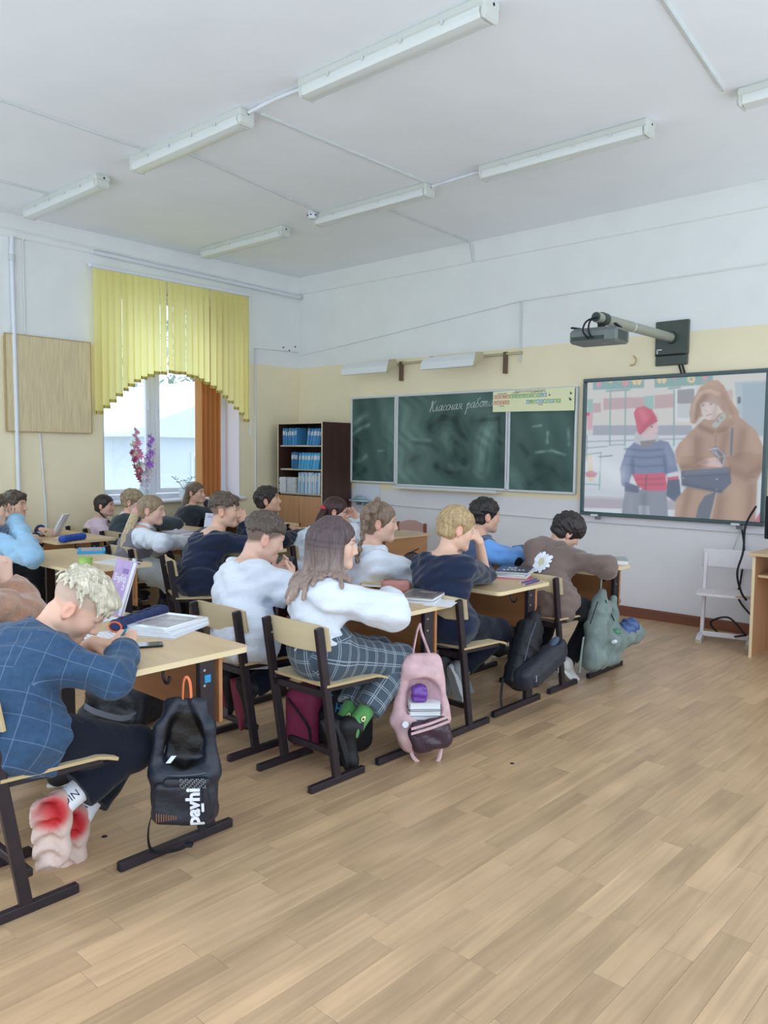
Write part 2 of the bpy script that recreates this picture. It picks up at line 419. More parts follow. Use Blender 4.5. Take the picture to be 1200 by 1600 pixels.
wire([(-1.9, 5.1, zc), (-1.55, 2.0, zc)], .013, 'wire duct at the upper right of the ceiling, ending at the cut-off lamp')
sd = thing('smoke_detector', 'round white smoke detector on the ceiling at the end of a lamp', 'detector', (-5.66, 5.16, ZC))
MB().cyl((0, 0, 0), (0, 0, -.02), .05, .05, 18).build('base_plate', Mpvcg, sd, smooth=40)
MB().cyl((0, 0, -.02), (0, 0, -.065), .046, .034, 18).build('dome', Mpvc, sd, smooth=40)
for k in range(6):
    a = k*math.pi/3; MB().box((.044*math.cos(a), .044*math.sin(a), -.035), (.01, .016, .008), rz(math.degrees(a))).build('slot', Mdark, sd)

# ================================================================= furniture
Mtop = mat('desk_top_laminate', '#d3b48c', .35, .5, grain=('x', 14, .10))
Medge = mat('desk_edge_band', '#e3d0a8', .5)
Mpanel = mat('desk_panel_laminate', '#b47d52', .5, .4, grain=('x', 16, .16))
Msteel = mat('dark_brown_painted_steel', '#2b2228', .45, .4, noise=(14, .25))
Mply = mat('pale_plywood', '#d9c8a4', .4, .4, grain=('x', 12, .08))
Mplyedge = mat('plywood_edge', '#bfa67c', .6)
Mzinc = mat('zinc_screw', '#b9bcc0', .35, .5, metal=.8)
Msticker = mat('blue_sticker', '#2f8fc4', .5)
def desk_proto():
    t = thing('school_desk', 'desk', 'desk')
    P = rrect(-.6, .6, 0, .56, .035); d = MB(); d.prism(P, 'z', .698, .72); n = len(P)
    d.m = [0, 0]+[1]*n
    d.build('desktop', [Mtop, Medge], t, smooth=35)
    MB().box((0, .432, .565), (1.15, .018, .265), bev=.002).build('front_panel', Mpanel, t)
    for sx in (-1, 1):
        lo = MB().box((sx*.573, .36, .365), (.03, .068, .67), bev=.003).build('leg', Msteel, t)
        for zz in (.66, .6, .47): MB().cyl((sx*.587, .345, zz), (sx*.5915, .345, zz), .006, .005, 8).build('screw', Mzinc, lo)
        ft = MB(); ft.box((sx*.585, .225, .017), (.03, .49, .034), bev=.003)
        fo = ft.build('foot', Msteel, t)
        MB().box((sx*.585, -.0205, .017), (.022, .002, .026)).build('tube_end', Mdark, fo)
        hk = MB(); hk.tube(bez([(sx*.55, .19, .697), (sx*.55, .19, .66), (sx*.565, .19, .64), (sx*.585, .19, .645), (sx*.592, .19, .668)], 4), .006, 8)
        hk.build('hook', Msteel, t, smooth=50)
    MB().box((0, .458, .46), (1.13, .03, .03), bev=.003).build('cross_bar', Msteel, t)
    return t
DX = -3.13; EX = -5.5; FX = -7.15
DESKS = [(DX, 1.42, 'front desk with the writing blond boy, nearest the camera', 1), (DX, 2.77, 'desk of the girl in checked trousers and the boy in the white t-shirt', 0),
         (DX, 3.74, 'desk where the blond boy in the navy jumper leans, black backpack on its hook', 0), (DX, 4.85, 'desk under the pupil in the brown hoodie, nearest the projected screen', 0),
         (EX, 2.44, 'desk with the blue framed tablet and green jar, pale top', 1), (EX, 3.66, 'desk of the girl with the long blonde ponytail and the boy in navy', 0),
         (EX, 4.70, 'desk of the suited dark haired boy and the girl with red hair tie', 0),
         (FX, 3.08, 'window row desk with the bright blue pencil case', 0), (FX, 4.2, 'window row desk of the girl in pink and the boy with glasses', 0), (FX, 5.25, 'window row desk of the girl in the dark jacket, nearest the corner', 0)]
dp = desk_proto()
for i, (x, y, l, st) in enumerate(DESKS):
    o = dp if i == 0 else clone(dp)
    STK = globals().setdefault('STK', []); STK.append((o, st))
    o.location = (x, y, 0); o['label'] = ('school ' if not l.startswith('window') else '')+l if len(l.split()) < 15 else l
    o['group'] = 'two-seat school desks'
for o, st in STK:
    if st: MB().box((.5895, .36, .625), (.002, .027, .03)).build('sticker', Msticker, o)

def chair_proto():
    t = thing('school_chair', 'chair', 'chair')
    for sx in (-1, 1):
        MB().box((sx*.18, .005, .016), (.03, .34, .032), bev=.003).build('foot', Msteel, t)
        pst = MB(); dy, dz = -.115, .70
        L_ = math.hypot(dy, dz); ang = math.degrees(math.atan2(-dy, dz))
        pst.box((sx*.18, dy/2, .03+dz/2), (.026, .04, L_), rx(ang), bev=.003)
        p = pst.build('post', Msteel, t)
        MB().box((sx*.166, .10, .437), (.022, .36, .03), rx(-3), bev=.003).build('seat_support', Msteel, t)
        for zz in (.655, .7): MB().cyl((sx*.17, -.095, zz), (sx*.17, -.066, zz), .006, n=8).build('bolt', Mzinc, p)
    MB().box((0, -.055, .415), (.335, .025, .03), bev=.003).build('cross_bar', Msteel, t)
    MB().box((0, .02, .12), (.335, .025, .028), bev=.003).build('lower_bar', Msteel, t)
    # plywood seat: slightly dished sheet
    V = []; F = []; nx_, ny_ = 9, 9
    def seat(u, v): return (u*.195, -.075+v*.40, .462-.018*v-.012*math.cos(u*1.57)*math.sin(min(v*2.2, 1)*math.pi)+(-.02*max(0, v-.85)/.15))
    def sheet(fn, th, nu, nv):
        m = MB(); V = []
        for s_ in (1, -1):
            for j in range(nv):
                for i in range(nu):
                    u = -1+2*i/(nu-1); v = j/(nv-1); p = np.array(fn(u, v)); e = 1e-3
                    n_ = np.cross(np.array(fn(u+e, v))-p, np.array(fn(u, v+e))-p); n_ /= np.linalg.norm(n_)
                    V.append(p+n_*th/2*s_)
        N_ = nu*nv; F = []; mi = []
        for j in range(nv-1):
            for i in range(nu-1):
                a = j*nu+i; F.append((a, a+1, a+nu+1, a+nu)); F.append((N_+a, N_+a+nu, N_+a+nu+1, N_+a+1)); mi += [0, 0]
        b = [i for i in range(nu)]+[j*nu+nu-1 for j in range(1, nv)]+[(nv-1)*nu+i for i in range(nu-2, -1, -1)]+[j*nu for j in range(nv-2, 0, -1)]
        for q in range(len(b)): x_, y_ = b[q], b[(q+1) % len(b)]; F.append((x_, N_+x_, N_+y_, y_)); mi.append(1)
        m.add(V, F); m.m = mi; return m
    sheet(seat, .011, 9, 12).build('seat', [Mply, Mplyedge], t, smooth=50)
    def back(u, v):
        return (u*.205, -.062-.028*(1-u*u)-.115*.16*v, .612+v*.128-(0.012*u**4)*(v*2-1))
    sheet(back, .010, 13, 6).build('backrest', [Mply, Mplyedge], t, smooth=50)
    return t
CH = [(-2.71, 1.064, 0, 'nearest school chair, under the blond boy in the blue checked blazer'), (-3.35, 1.05, 0, 'school chair of the pupil in the fuzzy tan jumper at the left edge'),
      (-3.275, 2.45, 0, 'school chair with pale backrest behind the boy in the white t-shirt'), (-2.72, 2.475, 0, 'school chair of the girl in checked trousers, pale backrest facing the camera'),
      (-3.36, 3.5, 0, 'school chair hidden under the girl with the braid'), (-2.70, 3.46, 0, 'school chair tucked behind a desk, under the blond boy in navy'),
      (-3.36, 4.5, 0, 'school chair under the boy in the blue shirt and vest'), (-2.73, 4.5, 0, 'school chair under the pupil in the brown hoodie'),
      (-5.88, 2.1, 0, 'school chair of the pupil in the light blue shirt at the left edge'),
      (-5.83, 3.36, 0, 'school chair hidden behind the girl with the long blonde ponytail'), (-4.98, 3.27, -24, 'turned school chair behind the boy in the navy jumper, seen edge on'),
      (-5.83, 4.42, 0, 'school chair under the dark haired boy in the suit'), (-5.13, 4.42, 0, 'school chair with cream backrest behind the girl with the red hair tie'),
      (-7.2, 2.75, 0, 'school chair under the boy in the navy jacket by the left wall'), (-7.62, 3.9, 0, 'school chair under the girl in the pink top'),
      (-6.93, 3.9, 0, 'school chair with pale backrest behind the boy with glasses, beside the blonde ponytail'), (-7.55, 4.95, 0, 'school chair under the girl in the dark jacket by the window')]
cp = chair_proto()
for i, (x, y, r, l) in enumerate(CH):
    o = cp if i == 0 else clone(cp)
    o.location = (x, y, 0); o.rotation_euler = (0, 0, math.radians(r)); o['label'] = l; o['group'] = 'pupils\' chairs with steel frames'

# ---------------------------------------------------------------- blackboard
Mgreen = mat('green_chalkboard', '#2f5148', .45, .35, attr='smear')
Malu = mat('white_aluminium_profile', '#d5d9dc', .4, .5)
bb = thing('blackboard', 'green three-panel chalkboard with cursive chalk writing on the front wall', 'blackboard', (-5.42, YF, 1.65))
def board_panel(x0, x1, z0, z1, smears, seed):
    nu, nv = int((x1-x0)/.012), int((z1-z0)/.012); X, Z = np.meshgrid(np.linspace(x0, x1, nu), np.linspace(z0, z1, nv))
    P = np.stack([X, Z], -1); u = (X-x0)/(x1-x0); v = (Z-z0)/(z1-z0); rg = np.random.default_rng(seed)
    base = np.array(lin('#2f4f49')); chalk = np.array(lin('#86a59b')); wet = np.array(lin('#203733'))
    f = .16+.10*np.sin(u*5+seed)*np.sin(v*4+1)+.05*np.sin(u*17+v*9)
    w = np.zeros_like(f)
    for kind, pts, wd, amt in smears:
        d = np.min([segd(P, a, b) for a, b in zip(pts[:-1], pts[1:])], axis=0); g = np.exp(-(d/(wd*1.25))**2)*amt*1.25*(.85+.3*np.sin(X*34+Z*21+3*np.sin(Z*13))+.18*np.sin(d/wd*7))
        if kind == 'c': f = f+g
        else: w = np.maximum(w, g)
    f = np.clip(f, 0, 1)[..., None]; w = np.clip(w, 0, 1)[..., None]
    C = (base*(1-f)+chalk*f)*(1-w)+wet*w
    m = MB(); V = np.stack([X, np.zeros_like(X), Z], -1).reshape(-1, 3)
    F = [(j*nu+i, j*nu+i+1, (j+1)*nu+i+1, (j+1)*nu+i) for j in range(nv-1) for i in range(nu-1)]
    m.add(V, F); o = m.build('writing_surface', Mgreen, bb, loc=(0, -.026, 0)); cattr(o.data, 'smear', C.reshape(-1, 3)); return o
ox, oz = -5.42, 1.65
PX = [(-6.935, -6.235, 1.15, 2.16), (-6.19, -4.69, 1.13, 2.16), (-4.645, -3.895, 1.125, 2.15)]
def W_(pts): return [(a-ox, b-oz) for a, b in pts]
SM = [[('c', W_([(-6.93, 1.85), (-6.7, 1.95)]), .03, .35), ('c', W_([(-6.93, 1.72), (-6.78, 1.8), (-6.66, 1.83)]), .018, .5), ('c', W_([(-6.93, 1.38), (-6.8, 1.4), (-6.7, 1.46)]), .02, .5), ('c', W_([(-6.3, 1.3), (-6.3, 1.9)]), .12, .15), ('w', W_([(-6.9, 1.3), (-6.85, 1.65)]), .08, .5), ('c', W_([(-6.5, 1.52), (-6.4, 1.53)]), .01, .4), ('w', W_([(-6.9, 1.2), (-6.7, 1.3)]), .05, .4)],
      [('c', W_([(-6.1, 1.3), (-6.05, 1.95)]), .25, .28), ('w', W_([(-5.7, 1.8), (-5.55, 1.9), (-5.35, 1.87), (-5.25, 1.7)]), .07, .75), ('w', W_([(-5.35, 1.6), (-5.3, 1.45), (-5.2, 1.4)]), .09, .6), ('w', W_([(-5.62, 1.36), (-5.45, 1.29), (-5.3, 1.29)]), .045, .7),
       ('w', W_([(-6.0, 1.42), (-5.85, 1.46)]), .07, .4), ('c', W_([(-5.0, 1.35), (-4.98, 1.6), (-4.9, 1.8)]), .09, .4), ('w', W_([(-5.1, 1.85), (-4.78, 1.87), (-4.76, 1.3)]), .05, .55), ('c', W_([(-5.5, 1.68), (-5.42, 1.55)]), .04, .3), ('c', W_([(-5.4, 1.33), (-5.2, 1.35)]), .05, .25), ('w', W_([(-5.95, 1.62), (-5.7, 1.6), (-5.6, 1.54)]), .025, .4), ('c', W_([(-5.95, 1.66), (-5.7, 1.64)]), .015, .25)],
      [('c', W_([(-4.37, 1.78), (-4.28, 1.79)]), .008, .7), ('c', W_([(-4.2, 1.72), (-4.2, 1.62)]), .012, .5), ('c', W_([(-4.33, 1.52), (-4.15, 1.54), (-4.0, 1.5)]), .010, .55), ('w', W_([(-4.5, 1.6), (-4.42, 1.5)]), .04, .5), ('w', W_([(-4.35, 1.4), (-4.15, 1.36), (-4.0, 1.25)]), .05, .5), ('w', W_([(-4.4, 1.2), (-4.2, 1.3)]), .05, .4), ('c', W_([(-4.6, 1.3), (-4.5, 1.2)]), .05, .25), ('c', W_([(-3.97, 1.75), (-3.96, 1.6)]), .012, .35)]]
for k, (x0, x1, z0, z1) in enumerate(PX):
    board_panel(x0-ox, x1-ox, z0-oz, z1-oz, SM[k], k)
    cx, cz = (x0+x1)/2-ox, (z0+z1)/2-oz; hx, hz = (x1-x0)/2, (z1-z0)/2
    MB().box((cx, -.014, cz), (2*hx, .022, 2*hz)).build('backing', Mdark, bb)
    f = MB()
    f.box((cx, -.022, cz+hz), (2*hx+.036, .036, .022), bev=.003); f.box((cx, -.022, cz-hz), (2*hx+.036, .036, .022), bev=.003)
    f.box((cx-hx-.008, -.022, cz), (.022, .036, 2*hz), bev=.003); f.box((cx+hx+.008, -.022, cz), (.022, .036, 2*hz), bev=.003)
    f.build('panel_frame', Malu, bb)
for x in (-6.212, -4.667):
    for z in (1.17, 2.14): MB().cyl((x-ox, -.036, z-oz-.03), (x-ox, -.036, z-oz+.03), .016, n=10).build('hinge', Mpvcg, bb)
tr = MB(); tr.box((-5.45-ox, -.09, 1.10-oz), (1.45, .10, .012), bev=.003); tr.box((-5.45-ox, -.137, 1.107-oz), (1.45, .008, .028), bev=.002); tr.build('chalk_tray', Malu, bb)
# chalk handwriting
GL = {'К': (1.15, [[(.0, 1.6), (.3, 2), (.25, 1.2), (.1, 0)], [(1.0, 2), (.75, 1.7), (.3, 1), (.5, .95), (.75, .2), (.95, 0), (1.15, .2)]]),
      'л': (.9, [[(0, .05), (.12, 0), (.3, .4), (.45, 1), (.5, .5), (.55, .1), (.7, 0), (.9, .15)]]),
      'а': (1.0, [[(.72, .85), (.5, 1), (.15, .75), (.05, .35), (.25, 0), (.5, .15), (.72, .85)], [(.75, 1), (.68, .3), (.8, 0), (1, .15)]]),
      'с': (.72, [[(.65, .8), (.45, 1), (.15, .7), (.08, .3), (.3, 0), (.6, .1), (.72, .2)]]),
      'н': (.95, [[(.1, 1), (.1, .5), (.1, 0)], [(.1, .45), (.35, .5), (.62, .55)], [(.65, 1), (.6, .3), (.7, 0), (.95, .15)]]),
      'я': (1.0, [[(.0, .1), (.15, 0), (.4, .45)], [(.68, .95), (.4, 1), (.22, .75), (.38, .48), (.62, .5)], [(.7, 1), (.65, .25), (.75, 0), (1, .15)]]),
      'р': (.9, [[(.0, .5), (.2, 1), (.15, 0), (.08, -1.1)], [(.15, .5), (.4, 1), (.65, .75), (.6, .2), (.4, 0), (.2, .1)]]),
      'б': (.85, [[(.6, .6), (.35, .8), (.08, .4), (.28, 0), (.6, .2), (.58, .6), (.25, 1.0), (.3, 1.5), (.8, 1.75)]]),
      'о': (.85, [[(.4, 1), (.1, .7), (.1, .25), (.38, 0), (.66, .3), (.62, .75), (.4, 1), (.7, .9), (.85, .95)]]),
      'т': (1.1, [[(.1, 1), (.1, .5), (.08, 0)], [(.1, .6), (.28, 1), (.42, .85), (.4, 0)], [(.42, .6), (.6, 1), (.74, .85), (.72, .2), (.85, 0), (1.1, .2)]]), ' ': (.9, [])}
Mchalk = mat('white_chalk', '#e4ebe8', .9, .1)
ch = MB(); cx = 0; word = 'Классная работа'; hgt = .058; total = sum(GL[c_][0] for c_ in word); sx = .86/(total*hgt)
for c_ in word:
    adv, st = GL[c_]
    for s_ in st:
        pts = [(-5.72-ox+(cx+p[0]+.28*p[1])*hgt*sx, -.0285, 1.965-oz+.04*(cx/total)+p[1]*hgt) for p in bez(s_, 5)]
        ch.tube(pts, .0042, 5, flat=.4)
    cx += adv
ch.build('chalk_writing', Mchalk, bb)
MB().box((-6.05-ox, -.1, 1.114-oz), (.13, .045, .016), bev=.006).build('eraser', mat('grubby_pink_eraser', '#b59aa0', .8), bb)
# alphabet strip poster
po = thing('alphabet_poster', 'yellow-green strip poster of coloured letters clipped over the chalkboard top right', 'poster', (-4.37, YF-.055, 2.045))
V = [(-.475, -.108), (.475, -.118), (.475, .108), (-.475, .102)]
MB().prism(V, 'y', -.001, .001).build('sheet', mat('pale_yellow_card', '#e9ebc0', .6), po)
Mred, Mgrn, Mblu, Mpale = mat('print_red', '#c4553f', .6), mat('print_green', '#57a24a', .6), mat('print_blue', '#4b93c0', .6), mat('print_pale', '#e9efd2', .6)
Mink = mat('print_ink', '#4a4a44', .7)
inkl = []
def cells(row, z, x0, cols, step=.0395, w=.033):
    for i, (chh, c_) in enumerate(zip(row, cols)):
        if chh == ' ': continue
        x = x0+i*step; mk = MB()
        mk.box((x, -.0018, z), (w, .001, .038), mi={'r': 0, 'g': 1, 'b': 2, 'n': 3}[c_]); mk.box((x, -.0024, z), (w*.74, .001, .029), mi=3); inkl.append((chh, x, z, c_))
        mk.build('letter_tile', [Mred, Mgrn, Mblu, Mpale], po)
cells('АОУЫЭ', .045, -.445, 'rrrrr'); cells('ЯЁЮИЕ', -.015, -.445, 'rrrrr')
cells('ЛМНРЙБВГДЖЗ', .045, -.245, 'gggggggggbb'); cells('ПФКТШСХЦЧЩ', -.018, -.05, 'bggbbggbgg')
for chh, x, z, c_ in inkl:
    text_mesh('letter', chh, .034, {'r': Mred, 'g': Mgrn, 'b': Mblu}[c_], po, frame_matrix((x, -.0034, z), (1, 0, 0), (0, 0, 1)))
text_mesh('title', 'ЗВУКО-БУКВЕННЫЙ РЯД', .030, mat('print_mauve', '#8f7f86', .7), po, frame_matrix((-.03, -.0015, .087), (1, 0, 0), (0, 0, 1)))
for chh, x, z in (('ь', .2, .045), ('Ь', .435, .05), ('Ъ', .43, -.01)): text_mesh('letter', chh, .045, Mink, po, frame_matrix((x, -.0015, z), (1, 0, 0), (0, 0, 1)))
for s_, x, z in (('ГЛАСНЫЕ ЗВУКИ', -.36, .076), ('ЗВОНКИЕ ПАРНЫЕ', .05, .076), ('СОГЛАСНЫЕ', -.2, .076), ('ГЛУХИЕ', .1, -.05), ('МЯГКИЕ', -.36, -.05)): text_mesh('caption', s_, .014, Mink, po, frame_matrix((x, -.0015, z), (1, 0, 0), (0, 0, 1)))
# board lights on brackets
Mrail = mat('beige_metal_rail', '#b9b08f', .5)
for (x0, x1, zt, lab) in ((-6.76, -6.05, 2.50, 'short white board light over the left chalkboard panel'), (-5.55, -4.86, 2.49, 'white board light over the middle of the chalkboard')):
    t = thing('board_light', lab, 'lamp', ((x0+x1)/2, 6.70, zt)); hw = (x1-x0)/2
    s_ = MB(); s_.prism([(-.07, -.03), (-.075, -.10), (-.06, -.105), (.03, -.03), (.07, .0), (.05, .03), (-.02, .03)], 'x', -hw, hw); s_.build('shade', mat('white_lamp_sheet', '#dfe3e6', .4), t)
    MB().prism([(-.078, -.11), (-.05, -.112), (.09, -.01), (.08, .05), (-.03, .04)], 'x', hw, hw+.012).build('end_plate', Mrail, t)
    MB().tube([(-hw*.9, -.055, -.085), (hw*.9, -.055, -.085)], .012, 8).build('tube_lamp', Mpvc, t)
    MB().box((.05, .19, .02), (.03, .26, .02)).build('arm', Mrail, t)
t = thing('board_light_rail', 'beige metal rail with angled brackets above the chalkboard holding its lights', 'rail', (-5.6, YF, 2.46))
MB().box((.05, -.02, .07), (2.05, .03, .025)).build('bar', Mrail, t)
for x in (-.55, .88):
    b = MB(); b.box((x, -.025, -.02), (.035, .04, .22)); b.build('bracket', mat('rusty_brown_bracket', '#6e5a48', .7), t)
MB().box((-.1, -.03, .09), (.03, .03, .05)).build('clamp', Mrail, t)

